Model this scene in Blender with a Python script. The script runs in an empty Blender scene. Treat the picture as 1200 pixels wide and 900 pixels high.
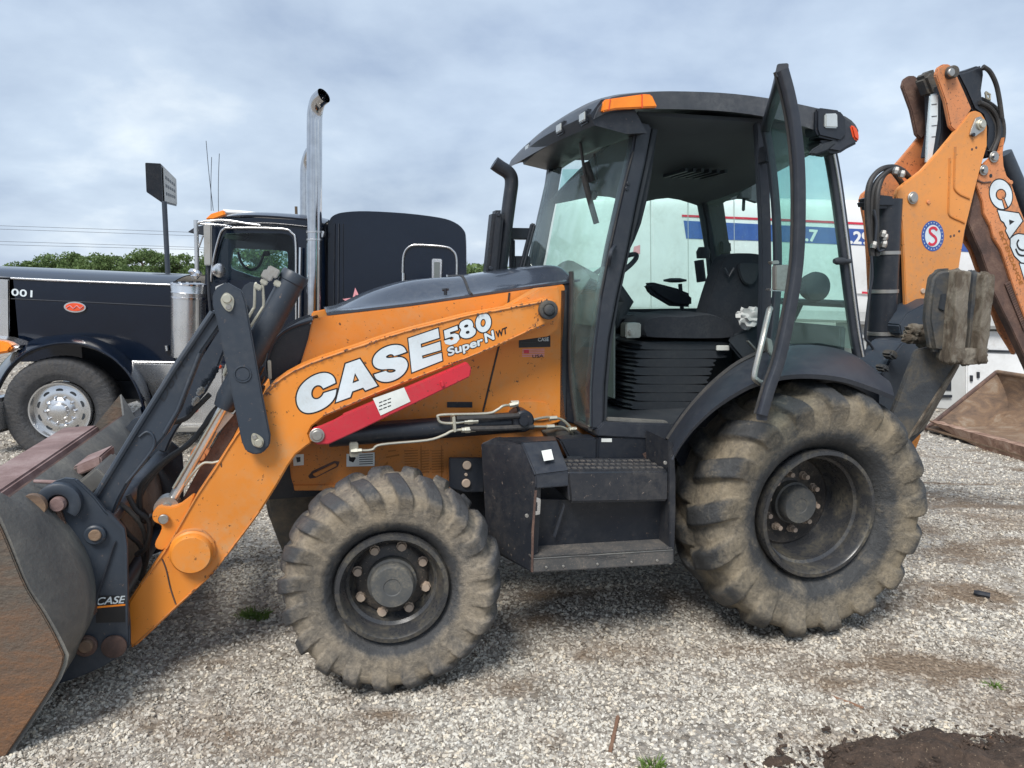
import bpy, bmesh, math, random
import numpy as np
from mathutils import Vector, Matrix, noise as mnoise
random.seed(7); rng = np.random.default_rng(11)
scene = bpy.context.scene
COL = scene.collection
R = math.radians

# ------------------------------------------------------------------ camera
CAM_H, FPX, PITCH = 1.85, 870.0, R(8.0)          # focal length in pixels of a 1200 x 900 picture
cam = bpy.data.cameras.new('camera'); camo = bpy.data.objects.new('camera', cam); COL.objects.link(camo)
camo.location = (0, 0, CAM_H); camo.rotation_euler = (R(90) - PITCH, 0, 0)
cam.sensor_width = 36; cam.lens = FPX / 1200 * 36; cam.clip_end = 2000; cam.clip_start = 0.05
scene.camera = camo

# ------------------------------------------------------------------ sky and sun (overcast)
SUN_EL, SUN_AZ = R(51), R(203)
w = bpy.data.worlds.new('World'); scene.world = w; w.use_nodes = True
nt = w.node_tree; nt.nodes.clear()
def N(nt, t, **kw):
    n = nt.nodes.new(t)
    for k, v in kw.items():
        if k.startswith('i_'):
            key = k[2:]
            n.inputs[int(key) if key.isdigit() else key.replace('_', ' ')].default_value = v
        else: setattr(n, k, v)
    return n
out = N(nt, 'ShaderNodeOutputWorld'); bg = N(nt, 'ShaderNodeBackground'); bg.inputs[1].default_value = 0.1
sky = N(nt, 'ShaderNodeTexSky'); sky.sky_type = 'NISHITA'; sky.sun_disc = False
sky.sun_elevation = SUN_EL; sky.sun_rotation = SUN_AZ; sky.air_density = 1.2; sky.dust_density = 2.0
tc = N(nt, 'ShaderNodeTexCoord')
sep = N(nt, 'ShaderNodeSeparateXYZ'); nt.links.new(tc.outputs['Generated'], sep.inputs[0])
# cloud deck: project the direction on a flat layer so clouds flatten towards the horizon
zc = N(nt, 'ShaderNodeMath', operation='ADD'); zc.inputs[1].default_value = 0.34; nt.links.new(sep.outputs[2], zc.inputs[0])
zm = N(nt, 'ShaderNodeMath', operation='MAXIMUM'); zm.inputs[1].default_value = 0.05; nt.links.new(zc.outputs[0], zm.inputs[0])
dx = N(nt, 'ShaderNodeMath', operation='DIVIDE'); dy = N(nt, 'ShaderNodeMath', operation='DIVIDE')
nt.links.new(sep.outputs[0], dx.inputs[0]); nt.links.new(zm.outputs[0], dx.inputs[1])
nt.links.new(sep.outputs[1], dy.inputs[0]); nt.links.new(zm.outputs[0], dy.inputs[1])
cmb = N(nt, 'ShaderNodeCombineXYZ'); nt.links.new(dx.outputs[0], cmb.inputs[0]); nt.links.new(dy.outputs[0], cmb.inputs[1])
n1 = N(nt, 'ShaderNodeTexNoise'); n1.inputs['Scale'].default_value = 1.45; n1.inputs['Detail'].default_value = 8; n1.inputs['Roughness'].default_value = 0.54; n1.inputs['Distortion'].default_value = 0.1
nt.links.new(cmb.outputs[0], n1.inputs['Vector'])
cr = N(nt, 'ShaderNodeValToRGB'); e = cr.color_ramp.elements
e[0].position = 0.36; e[0].color = (2.5, 3.15, 4.3, 1)
e[1].position = 0.66; e[1].color = (5.5, 6.1, 6.7, 1)
m_ = e.new(0.46); m_.color = (3.3, 4.0, 5.05, 1)
m_ = e.new(0.56); m_.color = (4.0, 4.75, 5.75, 1)
nt.links.new(n1.outputs['Fac'], cr.inputs[0])
n2 = N(nt, 'ShaderNodeTexNoise'); n2.inputs['Scale'].default_value = 0.5; n2.inputs['Detail'].default_value = 3
nt.links.new(cmb.outputs[0], n2.inputs['Vector'])
r2 = N(nt, 'ShaderNodeMapRange'); r2.inputs['From Min'].default_value = 0.3; r2.inputs['From Max'].default_value = 0.7; r2.inputs['To Min'].default_value = 0.86; r2.inputs['To Max'].default_value = 1.1
nt.links.new(n2.outputs['Fac'], r2.inputs[0])
ml = N(nt, 'ShaderNodeMix', data_type='RGBA', blend_type='MULTIPLY'); ml.inputs[0].default_value = 1
nt.links.new(cr.outputs[0], ml.inputs[6]); nt.links.new(r2.outputs[0], ml.inputs[7])
mx = N(nt, 'ShaderNodeMix', data_type='RGBA'); mx.inputs[0].default_value = 0.9
nt.links.new(sky.outputs[0], mx.inputs[6]); nt.links.new(ml.outputs[2], mx.inputs[7])
nt.links.new(mx.outputs[2], bg.inputs[0]); nt.links.new(bg.outputs[0], out.inputs[0])
sun = bpy.data.lights.new('sun', 'SUN'); sun.energy = 2.3; sun.angle = R(22); sun.color = (1, 0.96, 0.9)
suno = bpy.data.objects.new('sun', sun); COL.objects.link(suno)
suno.rotation_euler = (R(90) - SUN_EL, 0, R(180) - SUN_AZ)
scene.view_settings.view_transform = 'Standard'; scene.view_settings.look = 'None'
scene.view_settings.exposure = 0.74; scene.view_settings.gamma = 1

# ------------------------------------------------------------------ picture rays -> places
_p = PITCH
RX = np.array([1, 0, 0.]); UX = np.array([0, math.sin(_p), math.cos(_p)]); DX = np.array([0, math.cos(_p), -math.sin(_p)])
CO = np.array([0, 0, CAM_H])
def ray(px, py): return (px - 600) / FPX * RX - (py - 450) / FPX * UX + DX
def sm(t): t = min(1, max(0, t)); return t * t * (3 - 2 * t)
def gh_s(x, y):                                   # broad shape of the yard
    return 0.05 - 0.036 * (x + 3.4) * sm((y - 5.2) / 3.0) * (1 - 0.0 * y) * (1 if y < 30 else math.exp(-(y - 30) / 40))
def G0(px, py):
    d = ray(px, py); return Vector(CO + d * ((0 - CAM_H) / d[2]))
def G(px, py, dz=0):                              # point on the ground seen at a pixel
    d = ray(px, py); P = CO + d * ((0 - CAM_H) / d[2])
    for _ in range(12):
        z = gh_s(P[0], P[1]) + dz; P = CO + d * ((z - CAM_H) / d[2])
    return Vector(P)
def Y(px, py, y):                                 # point at world depth y
    d = ray(px, py); return Vector(CO + d * (y / d[1]))
_A = G0(462, 803); _B = G0(930, 738)
YAW = math.atan2(_B.y - _A.y, _B.x - _A.x)
UL = np.array([math.cos(YAW), math.sin(YAW), 0]); WL = np.array([-math.sin(YAW), math.cos(YAW), 0])
ORG = np.array([_A.x, _A.y, 0]) + 0.85 * WL       # loader: under its centreline at the front axle
def L(px, py, w):                                 # loader coordinates (u, w, z) of a pixel on the plane w
    d = ray(px, py); t = (w - (CO - ORG) @ WL) / (d @ WL); P = CO + t * d - ORG
    return Vector((P @ UL, w, P[2]))
def LW(u, w, z): return Vector(ORG + u * UL + w * WL + np.array([0, 0, z]))

# ------------------------------------------------------------------ things, parts, meshes
def tag(o, label=None, cat=None, group=None, kind=None):
    if label: o['label'] = label
    if cat: o['category'] = cat
    if group: o['group'] = group
    if kind: o['kind'] = kind
    return o
def thing(name, label, cat, loc=(0, 0, 0), rz=0, group=None):
    o = bpy.data.objects.new(name, None); COL.objects.link(o); o.location = loc; o.rotation_euler = (0, 0, rz)
    o.empty_display_size = 0.2
    return tag(o, label, cat, group)
class MB:
    def __init__(s): s.v = []; s.f = []
    def add(s, vs, fs):
        o = len(s.v); s.v += [tuple(x) for x in vs]; s.f += [tuple(i + o for i in f) for f in fs]; return s
    def box(s, a, b, rot=None, c=None):
        x0, y0, z0 = a; x1, y1, z1 = b
        vs = [Vector(p) for p in ((x0,y0,z0),(x1,y0,z0),(x1,y1,z0),(x0,y1,z0),(x0,y0,z1),(x1,y0,z1),(x1,y1,z1),(x0,y1,z1))]
        if rot is not None:
            c = Vector(c) if c is not None else (Vector(a) + Vector(b)) / 2
            vs = [rot @ (v - c) + c for v in vs]
        return s.add(vs, [(0,3,2,1),(4,5,6,7),(0,1,5,4),(1,2,6,5),(2,3,7,6),(3,0,4,7)])
    def hexa(s, p):                                # 8 points: bottom ring 4, top ring 4
        return s.add(p, [(0,3,2,1),(4,5,6,7),(0,1,5,4),(1,2,6,5),(2,3,7,6),(3,0,4,7)])
    def prism(s, pts, d):                          # polygon (3-D points) swept by vector d
        n = len(pts); d = Vector(d)
        a = [Vector(p) for p in pts]; b = [p + d for p in a]
        return s.add(a + b, [tuple(range(n)), tuple(reversed(range(n, 2 * n)))] + [(i, i + n, (i + 1) % n + n, (i + 1) % n) for i in range(n)])
    def tube(s, path, r, n=10, cap=True, sq=None):
        P = [Vector(p) for p in path]; m = len(P); rr = r if isinstance(r, (list, tuple)) else [r] * m
        t0 = (P[1] - P[0]).normalized(); up = Vector((0, 0, 1)) if abs(t0.z) < 0.9 else Vector((0, 1, 0))
        x = t0.cross(up).normalized(); vs = []
        for i in range(m):
            t = ((P[min(i + 1, m - 1)] - P[i]).normalized() + (P[i] - P[max(i - 1, 0)]).normalized())
            t = t.normalized() if t.length > 1e-6 else t0
            x = (x - t * x.dot(t)).normalized(); yv = t.cross(x)
            for k in range(n):
                a = 2 * math.pi * k / n
                if sq:                              # rectangular-ish section (half sizes sq)
                    ca, sa = math.cos(a), math.sin(a)
                    q = 0.35
                    vs.append(P[i] + x * (sq[0] * math.copysign(abs(ca) ** q, ca)) + yv * (sq[1] * math.copysign(abs(sa) ** q, sa)))
                else: vs.append(P[i] + (x * math.cos(a) + yv * math.sin(a)) * rr[i])
        fs = [(i * n + k, i * n + (k + 1) % n, (i + 1) * n + (k + 1) % n, (i + 1) * n + k) for i in range(m - 1) for k in range(n)]
        if cap: fs += [tuple(reversed(range(n))), tuple(range((m - 1) * n, m * n))]
        return s.add(vs, fs)
    def cyl(s, a, b, r, n=20, r2=None): return s.tube([a, b], [r, r if r2 is None else r2], n)
    def lathe(s, c, ax, prof, n=32, closed=False): # prof: (distance along axis, radius)
        ax = Vector(ax).normalized(); up = Vector((0, 0, 1)) if abs(ax.z) < 0.9 else Vector((1, 0, 0))
        x = ax.cross(up).normalized(); y = ax.cross(x); c = Vector(c); vs = []
        for d, r in prof:
            for k in range(n):
                a = 2 * math.pi * k / n; vs.append(c + ax * d + (x * math.cos(a) + y * math.sin(a)) * r)
        m = len(prof); fs = [(i * n + k, (i + 1) * n + k, (i + 1) * n + (k + 1) % n, i * n + (k + 1) % n) for i in range(m - 1) for k in range(n)]
        if prof[0][1] > 1e-4 and not closed: fs.append(tuple(range(n)))
        if prof[-1][1] > 1e-4 and not closed: fs.append(tuple(reversed(range((m - 1) * n, m * n))))
        return s.add(vs, fs)
    def loft(s, rows, closed=False):               # rows of equal length
        n = len(rows[0]); vs = [p for r_ in rows for p in r_]; k = n if closed else n - 1
        fs = [(i * n + j, i * n + (j + 1) % n, (i + 1) * n + (j + 1) % n, (i + 1) * n + j) for i in range(len(rows) - 1) for j in range(k)]
        return s.add(vs, fs)
    def build(s, name, mat, parent=None, smooth=0.6, bev=0, label=None, solid=0, seg=2):
        me = bpy.data.meshes.new(name); me.from_pydata([tuple(v) for v in s.v], [], s.f)
        bm = bmesh.new(); bm.from_mesh(me)
        if solid:
            bmesh.ops.recalc_face_normals(bm, faces=bm.faces)
            bmesh.ops.solidify(bm, geom=bm.faces[:], thickness=solid)
        bmesh.ops.recalc_face_normals(bm, faces=bm.faces)
        if bev:
            ed = [e_ for e_ in bm.edges if len(e_.link_faces) == 2 and e_.calc_face_angle(0) > 0.5]
            try: bmesh.ops.bevel(bm, geom=ed, offset=bev, segments=seg, affect='EDGES', clamp_overlap=True)
            except Exception: pass
        ng = [f for f in bm.faces if len(f.verts) > 4]
        if ng: bmesh.ops.triangulate(bm, faces=ng)
        bm.to_mesh(me); bm.free()
        me.validate(); me.polygons.foreach_set('use_smooth', [True] * len(me.polygons)); me.set_sharp_from_angle(angle=smooth)
        me.materials.append(mat)
        o = bpy.data.objects.new(name, me); COL.objects.link(o)
        if parent: o.parent = parent
        if label: o['label'] = label
        return o
def smooth_path(pts, k=6, closed=False):
    P = [Vector(p) for p in pts]; n = len(P); out_ = []
    rng_ = range(n) if closed else range(n - 1)
    for i in rng_:
        p0 = P[(i - 1) % n] if (closed or i > 0) else P[0]; p1 = P[i]; p2 = P[(i + 1) % n]
        p3 = P[(i + 2) % n] if (closed or i + 2 < n) else P[n - 1]
        for j in range(k):
            t = j / k; t2 = t * t; t3 = t2 * t
            out_.append(0.5 * ((2 * p1) + (p2 - p0) * t + (2 * p0 - 5 * p1 + 4 * p2 - p3) * t2 + (3 * p1 - p0 - 3 * p2 + p3) * t3))
    if not closed: out_.append(P[-1])
    return out_
def circ(c, a, b, rad, n=16, ph=0):                # polygon circle with axes a, b
    c = Vector(c); return [c + Vector(a) * (rad * math.cos(2 * math.pi * k / n + ph)) + Vector(b) * (rad * math.sin(2 * math.pi * k / n + ph)) for k in range(n)]

# ------------------------------------------------------------------ materials
def mat_base(name):
    m = bpy.data.materials.new(name); m.use_nodes = True; t = m.node_tree; t.nodes.clear()
    o = N(t, 'ShaderNodeOutputMaterial'); b = N(t, 'ShaderNodeBsdfPrincipled'); t.links.new(b.outputs[0], o.inputs[0])
    return m, t, b, o
def noise_fac(t, scale, detail=5, rough=0.6, lo=0.4, hi=0.6, coord='Object', dist=0, vec_scale=None):
    c = N(t, 'ShaderNodeTexCoord'); n = N(t, 'ShaderNodeTexNoise')
    n.inputs['Scale'].default_value = scale; n.inputs['Detail'].default_value = detail; n.inputs['Roughness'].default_value = rough; n.inputs['Distortion'].default_value = dist
    src = c.outputs[coord]
    if vec_scale:
        mp = N(t, 'ShaderNodeMapping'); mp.inputs['Scale'].default_value = vec_scale; t.links.new(src, mp.inputs[0]); src = mp.outputs[0]
    t.links.new(src, n.inputs['Vector'])
    r_ = N(t, 'ShaderNodeMapRange'); r_.inputs['From Min'].default_value = lo; r_.inputs['From Max'].default_value = hi
    t.links.new(n.outputs['Fac'], r_.inputs[0]); return r_.outputs[0]
def mixc(t, fac, a, b, blend='MIX'):
    m = N(t, 'ShaderNodeMix', data_type='RGBA', blend_type=blend)
    for s_, v in ((0, fac), (6, a), (7, b)):
        if isinstance(v, (int, float)): m.inputs[s_].default_value = v if s_ == 0 else (v, v, v, 1)
        elif isinstance(v, (tuple, list)): m.inputs[s_].default_value = tuple(v) + ((1,) if len(v) == 3 else ())
        else: t.links.new(v, m.inputs[s_])
    return m.outputs[2]
def mth(t, op, a, b=None, clamp=False):
    m = N(t, 'ShaderNodeMath', operation=op); m.use_clamp = clamp
    for i, v in enumerate((a, b)):
        if v is None: continue
        if isinstance(v, (int, float)): m.inputs[i].default_value = v
        else: t.links.new(v, m.inputs[i])
    return m.outputs[0]
def bump(t, b, h, strength=0.3, dist=0.01):
    n = N(t, 'ShaderNodeBump'); n.inputs['Strength'].default_value = strength; n.inputs['Distance'].default_value = dist
    t.links.new(h, n.inputs['Height']); t.links.new(n.outputs[0], b.inputs['Normal'])
def paint(name, col, rough=0.4, dirt=(0.25, 0.2, 0.14), amt=0.25, scale=3.0, metal=0, chip=None, chip_amt=0.0, bmp=0.05, spec=0.5, coat=0, var=0.12):
    m, t, b, o = mat_base(name)
    f1 = noise_fac(t, scale, 6, 0.65, 0.42, 0.72, dist=0.3)
    f2 = noise_fac(t, scale * 9, 4, 0.7, 0.35, 0.75)
    f = mth(t, 'MULTIPLY', mth(t, 'MULTIPLY', f1, f2), amt * 2.2, True)
    f = mth(t, 'ADD', f, amt * 0.25, True)
    vv = noise_fac(t, scale * 0.6, 3, 0.5, 0.3, 0.7)
    c0 = mixc(t, vv, tuple(x * (1 - var) for x in col), tuple(min(1, x * (1 + var)) for x in col))
    c = mixc(t, f, c0, dirt)
    if chip:
        fc = noise_fac(t, scale * 14, 5, 0.75, 0.66 - 0.1 * chip_amt, 0.68 - 0.1 * chip_amt)
        c = mixc(t, fc, c, chip)
    t.links.new(c, b.inputs['Base Color'])
    rr = N(t, 'ShaderNodeMapRange'); rr.inputs['To Min'].default_value = rough; rr.inputs['To Max'].default_value = min(1, rough + 0.45)
    t.links.new(f, rr.inputs[0]); t.links.new(rr.outputs[0], b.inputs['Roughness'])
    b.inputs['Metallic'].default_value = metal; b.inputs['Specular IOR Level'].default_value = spec
    b.inputs['Coat Weight'].default_value = coat; b.inputs['Coat Roughness'].default_value = 0.08
    if bmp: bump(t, b, noise_fac(t, scale * 20, 4, 0.6, 0, 1), bmp, 0.004)
    return m
def plain(name, col, rough=0.5, metal=0, emit=None):
    m, t, b, o = mat_base(name); b.inputs['Roughness'].default_value = rough; b.inputs['Metallic'].default_value = metal
    f = noise_fac(t, 12, 4, 0.6, 0.3, 0.7)
    t.links.new(mixc(t, f, tuple(x * 0.88 for x in col), tuple(min(1, x * 1.1) for x in col)), b.inputs['Base Color'])
    return m
M = {}
M['orange'] = paint('orange_paint', (0.74, 0.232, 0.016), 0.4, (0.5, 0.33, 0.17), 0.36, 2.6, chip=(0.1, 0.045, 0.02), chip_amt=0.2, coat=0.05)
M['orange_worn'] = paint('worn_orange_paint', (0.68, 0.25, 0.09), 0.5, (0.3, 0.17, 0.11), 0.5, 4, chip=(0.12, 0.06, 0.04), chip_amt=0.7)
M['orange_dull'] = paint('dusty_orange_paint', (0.62, 0.21, 0.03), 0.6, (0.3, 0.2, 0.12), 0.5, 5, chip=(0.06, 0.03, 0.02), chip_amt=0.5)
M['boom_orange'] = paint('faded_orange_paint', (0.72, 0.275, 0.06), 0.45, (0.4, 0.24, 0.14), 0.35, 2.5, chip=(0.12, 0.06, 0.03), chip_amt=0.25)
M['roofgrey'] = paint('roof_shell', (0.045, 0.05, 0.06), 0.35, (0.2, 0.2, 0.2), 0.25, 3)
M['grey'] = paint('charcoal_paint', (0.026, 0.037, 0.054), 0.42, (0.12, 0.12, 0.12), 0.2, 3.5, chip=(0.16, 0.12, 0.1), chip_amt=0.1)
M['black'] = paint('black_paint', (0.011, 0.015, 0.023), 0.36, (0.1, 0.095, 0.09), 0.16, 4, chip=(0.12, 0.09, 0.07), chip_amt=0.1)
M['plastic'] = paint('grey_plastic', (0.02, 0.025, 0.036), 0.42, (0.12, 0.12, 0.12), 0.17, 3, bmp=0.1)
M['hoodgrey'] = paint('gloss_grey_hood_paint', (0.034, 0.045, 0.066), 0.16, (0.2, 0.2, 0.2), 0.15, 3, coat=0.5)
M['interior'] = paint('dark_interior', (0.02, 0.026, 0.034), 0.75, (0.08, 0.08, 0.08), 0.2, 5)
M['liner'] = paint('roof_liner', (0.07, 0.08, 0.095), 0.8, (0.08, 0.08, 0.08), 0.1, 5)
M['panelgrey'] = paint('grey_panel', (0.13, 0.15, 0.15), 0.7, (0.1, 0.1, 0.09), 0.2, 5)
M['fabric'] = paint('seat_fabric', (0.014, 0.018, 0.026), 0.95, (0.08, 0.08, 0.08), 0.2, 9, bmp=0.3)
M['rubber'] = paint('hose_rubber', (0.02, 0.021, 0.023), 0.55, (0.14, 0.12, 0.1), 0.25, 9)
M['red'] = paint('red_paint', (0.56, 0.02, 0.04), 0.4, (0.3, 0.12, 0.1), 0.2, 5, chip=(0.12, 0.04, 0.03), chip_amt=0.3)
M['steel'] = paint('bare_steel', (0.5, 0.49, 0.46), 0.35, (0.2, 0.15, 0.1), 0.3, 8, metal=0.9)
M['zinc'] = paint('zinc_fitting', (0.62, 0.6, 0.5), 0.35, (0.2, 0.17, 0.12), 0.3, 12, metal=0.7)
M['chrome'] = plain('chrome', (0.78, 0.78, 0.8), 0.12, 1)
M['stack'] = plain('stack_chrome', (0.55, 0.55, 0.56), 0.1, 1)
M['chrome_soft'] = paint('dull_chrome', (0.72, 0.72, 0.72), 0.22, (0.3, 0.28, 0.26), 0.2, 5, metal=0.95)
M['tank_rod'] = plain('chrome_rod', (0.85, 0.84, 0.82), 0.3, .85)
M['step_paint'] = paint('scuffed_step_paint', (0.013, 0.017, 0.025), 0.36, (0.14, 0.125, 0.11), 0.2, 3, chip=(0.22, 0.18, 0.15), chip_amt=0.15, bmp=.15)
M['step_worn'] = paint('worn_step_edge', (0.05, 0.055, 0.06), 0.5, (0.2, 0.17, 0.14), 0.5, 8, chip=(0.25, 0.2, 0.17), chip_amt=0.6)
M['white'] = paint('white_paint', (0.76, 0.77, 0.77), 0.35, (0.38, 0.35, 0.3), 0.26, 1.2)
M['whitegrey'] = paint('grey_white_paint', (0.5, 0.51, 0.5), 0.6, (0.3, 0.28, 0.25), 0.25, 1.5)
M['decal'] = paint('white_decal', (0.66, 0.74, 0.78), 0.4, (0.4, 0.36, 0.3), 0.2, 8)
M['decal_black'] = plain('black_decal', (0.012, 0.012, 0.014), 0.4)
M['decal_blue'] = plain('blue_decal', (0.045, 0.1, 0.33), 0.4)
M['decal_red'] = plain('red_decal', (0.6, 0.03, 0.06), 0.4)
M['decal_pink'] = plain('pink_decal', (0.7, 0.3, 0.33), 0.4)
M['decal_paper'] = plain('paper_label', (0.72, 0.74, 0.7), 0.6)
M['decal_brown'] = plain('brown_print', (0.36, 0.13, 0.02), 0.5)
M['navy'] = paint('navy_truck_paint', (0.002, 0.0055, 0.015), 0.12, (0.02, 0.032, 0.055), 0.1, 2.0, coat=0.2, bmp=0.0, spec=0.4)
M['amber'] = plain('amber_lens', (0.95, 0.26, 0.02), 0.25)
M['redlens'] = plain('red_lens', (0.75, 0.09, 0.03), 0.25)
M['lens'] = plain('clear_lens', (0.6, 0.62, 0.6), 0.15, 0.5)
M['bark'] = paint('bark', (0.1, 0.075, 0.05), 0.9, (0.05, 0.04, 0.03), 0.4, 5, bmp=0.5)
M['wood'] = paint('stick_wood', (0.2, 0.1, 0.06), 0.85, (0.3, 0.22, 0.15), 0.4, 30, bmp=0.5)
def rusty(name, cols, scale=3, vs=(1, 1, 1), rough=0.75, pos=(0.3, 0.45, 0.55, 0.7), bs=0.4, zrust=False):
    m, t, b, o = mat_base(name)
    f = noise_fac(t, scale, 8, 0.68, 0, 1, dist=0.6, vec_scale=vs)
    r_ = N(t, 'ShaderNodeValToRGB'); e_ = r_.color_ramp.elements
    e_[0].position = pos[0]; e_[0].color = cols[0] + (1,); e_[1].position = pos[3]; e_[1].color = cols[3] + (1,)
    a = e_.new(pos[1]); a.color = cols[1] + (1,); a = e_.new(pos[2]); a.color = cols[2] + (1,)
    t.links.new(f, r_.inputs[0])
    g = noise_fac(t, scale * 12, 5, 0.7, 0.35, 0.7, vec_scale=vs)
    t.links.new(mixc(t, mth(t, 'MULTIPLY', g, 0.45), r_.outputs[0], cols[1]), b.inputs['Base Color'])
    b.inputs['Roughness'].default_value = rough
    bump(t, b, mth(t, 'ADD', f, noise_fac(t, scale * 15, 5, 0.7, 0, 1)), bs, 0.012)
    if zrust:                                        # rust sits low on the plate, grey worn steel above
        tcz = N(t, 'ShaderNodeTexCoord'); sz = N(t, 'ShaderNodeSeparateXYZ'); t.links.new(tcz.outputs['Object'], sz.inputs[0])
        mr = N(t, 'ShaderNodeMapRange'); mr.inputs['From Min'].default_value = 0.86; mr.inputs['From Max'].default_value = 0.42; t.links.new(mth(t, 'ADD', sz.outputs[2], mth(t, 'MULTIPLY', noise_fac(t, 5, 5, .6, 0, 1), .35)), mr.inputs[0])
        lnk = b.inputs['Base Color'].links[0].from_socket; hi = mixc(t, 0.55, lnk, mixc(t, g, (0.07, 0.062, 0.055), (0.17, 0.15, 0.12))); t.links.new(mixc(t, mr.outputs[0], hi, mixc(t, 0.45, lnk, mixc(t, g, (0.32, 0.13, 0.04), (0.14, 0.07, 0.035)))), b.inputs['Base Color'])
    return m
M['rust_bucket'] = rusty('rusty_worn_steel', [(0.045, 0.042, 0.04), (0.1, 0.08, 0.062), (0.19, 0.09, 0.04), (0.27, 0.2, 0.14)], 3.2, (1.2, 1, 3.4), pos=(0.3, 0.45, 0.58, 0.74), bs=.6, zrust=True)
M['rust_rim'] = rusty('pinkish_worn_steel', [(0.14, 0.09, 0.085), (0.2, 0.13, 0.12), (0.27, 0.19, 0.18), (0.34, 0.27, 0.25)], 3)
M['shell'] = rusty('dull_grey_steel', [(0.06, 0.064, 0.066), (0.11, 0.11, 0.105), (0.16, 0.155, 0.14), (0.22, 0.21, 0.18)], 3.0)
M['mud'] = rusty('dry_mud', [(0.055, 0.045, 0.035), (0.14, 0.11, 0.08), (0.25, 0.22, 0.175), (0.36, 0.325, 0.265)], 13, (1, 1, 0.6), 0.95, bs=1.0)
M['mudsteel'] = rusty('muddy_charcoal_steel', [(0.03, 0.034, 0.04), (0.045, 0.05, 0.056), (0.09, 0.08, 0.065), (0.16, 0.13, 0.09)], 4)
M['rust_brown'] = rusty('brown_rusty_steel', [(0.045, 0.03, 0.025), (0.09, 0.055, 0.045), (0.14, 0.08, 0.06), (0.22, 0.14, 0.1)], 5)
M['rust_far'] = rusty('rusty_bucket_lining', [(0.07, 0.05, 0.035), (0.15, 0.1, 0.07), (0.22, 0.14, 0.085), (0.3, 0.24, 0.18)], 3, (1, 1, 2.2))
M['rust_lip'] = rusty('reddish_worn_edge', [(0.1, 0.045, 0.035), (0.2, 0.115, 0.08), (0.34, 0.21, 0.15), (0.48, 0.36, 0.28)], 5)

def glassm(name, tint, milky, mcol=(0.3, 0.38, 0.36), rough=0.02, gl=1.0, refl=0.4):
    m, t, b, o = mat_base(name); t.nodes.remove(b)
    tr = N(t, 'ShaderNodeBsdfTransparent'); tr.inputs[0].default_value = tint + (1,)
    g = N(t, 'ShaderNodeBsdfGlossy'); g.inputs['Roughness'].default_value = rough; g.inputs[0].default_value = (gl, gl, gl, 1)
    ge = N(t, 'ShaderNodeNewGeometry'); dt = N(t, 'ShaderNodeVectorMath', operation='DOT_PRODUCT'); t.links.new(ge.outputs['Incoming'], dt.inputs[0]); t.links.new(ge.outputs['Normal'], dt.inputs[1])
    om = mth(t, 'SUBTRACT', 1.0, mth(t, 'ABSOLUTE', dt.outputs['Value']), True)
    fr = mth(t, 'ADD', mth(t, 'MULTIPLY', mth(t, 'POWER', om, 5.0), refl), 0.02, True)   # thin pane: the same reflection from both sides
    df = N(t, 'ShaderNodeBsdfDiffuse'); df.inputs[0].default_value = mcol + (1,)
    f = noise_fac(t, 3, 6, 0.6, 0.25, 0.8, dist=0.8)
    f = mth(t, 'MULTIPLY', f, milky, True)
    a = N(t, 'ShaderNodeMixShader'); t.links.new(f, a.inputs[0]); t.links.new(tr.outputs[0], a.inputs[1]); t.links.new(df.outputs[0], a.inputs[2])
    c = N(t, 'ShaderNodeMixShader'); t.links.new(fr, c.inputs[0]); t.links.new(a.outputs[0], c.inputs[1]); t.links.new(g.outputs[0], c.inputs[2])
    t.links.new(c.outputs[0], o.inputs[0]); return m
M['glass'] = glassm('cab_glass', (0.84, 0.975, 0.94), 0.1, (.5, .62, .6), refl=0.3)
M['glass_front'] = glassm('dusty_windscreen_glass', (0.93, 0.995, 0.975), 0.1, (0.62, 0.74, 0.73), refl=0.25)
M['glass_door'] = glassm('door_glass', (0.86, 0.96, 0.94), 0.1, (.45, .55, .55), refl=0.1)
M['glass_rear'] = glassm('rear_glass', (0.9, 0.99, 0.97), 0.05, (.5, .6, .6), refl=0.15)
M['glass_dark'] = glassm('tinted_truck_glass', (0.62, 0.74, 0.76), 0.1, (0.05, 0.07, 0.1), refl=0.5)
M['glass_green'] = glassm('green_truck_glass', (0.75, 1.0, 0.93), 0.3, (0.45, 0.75, 0.68), refl=0.2)

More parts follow.
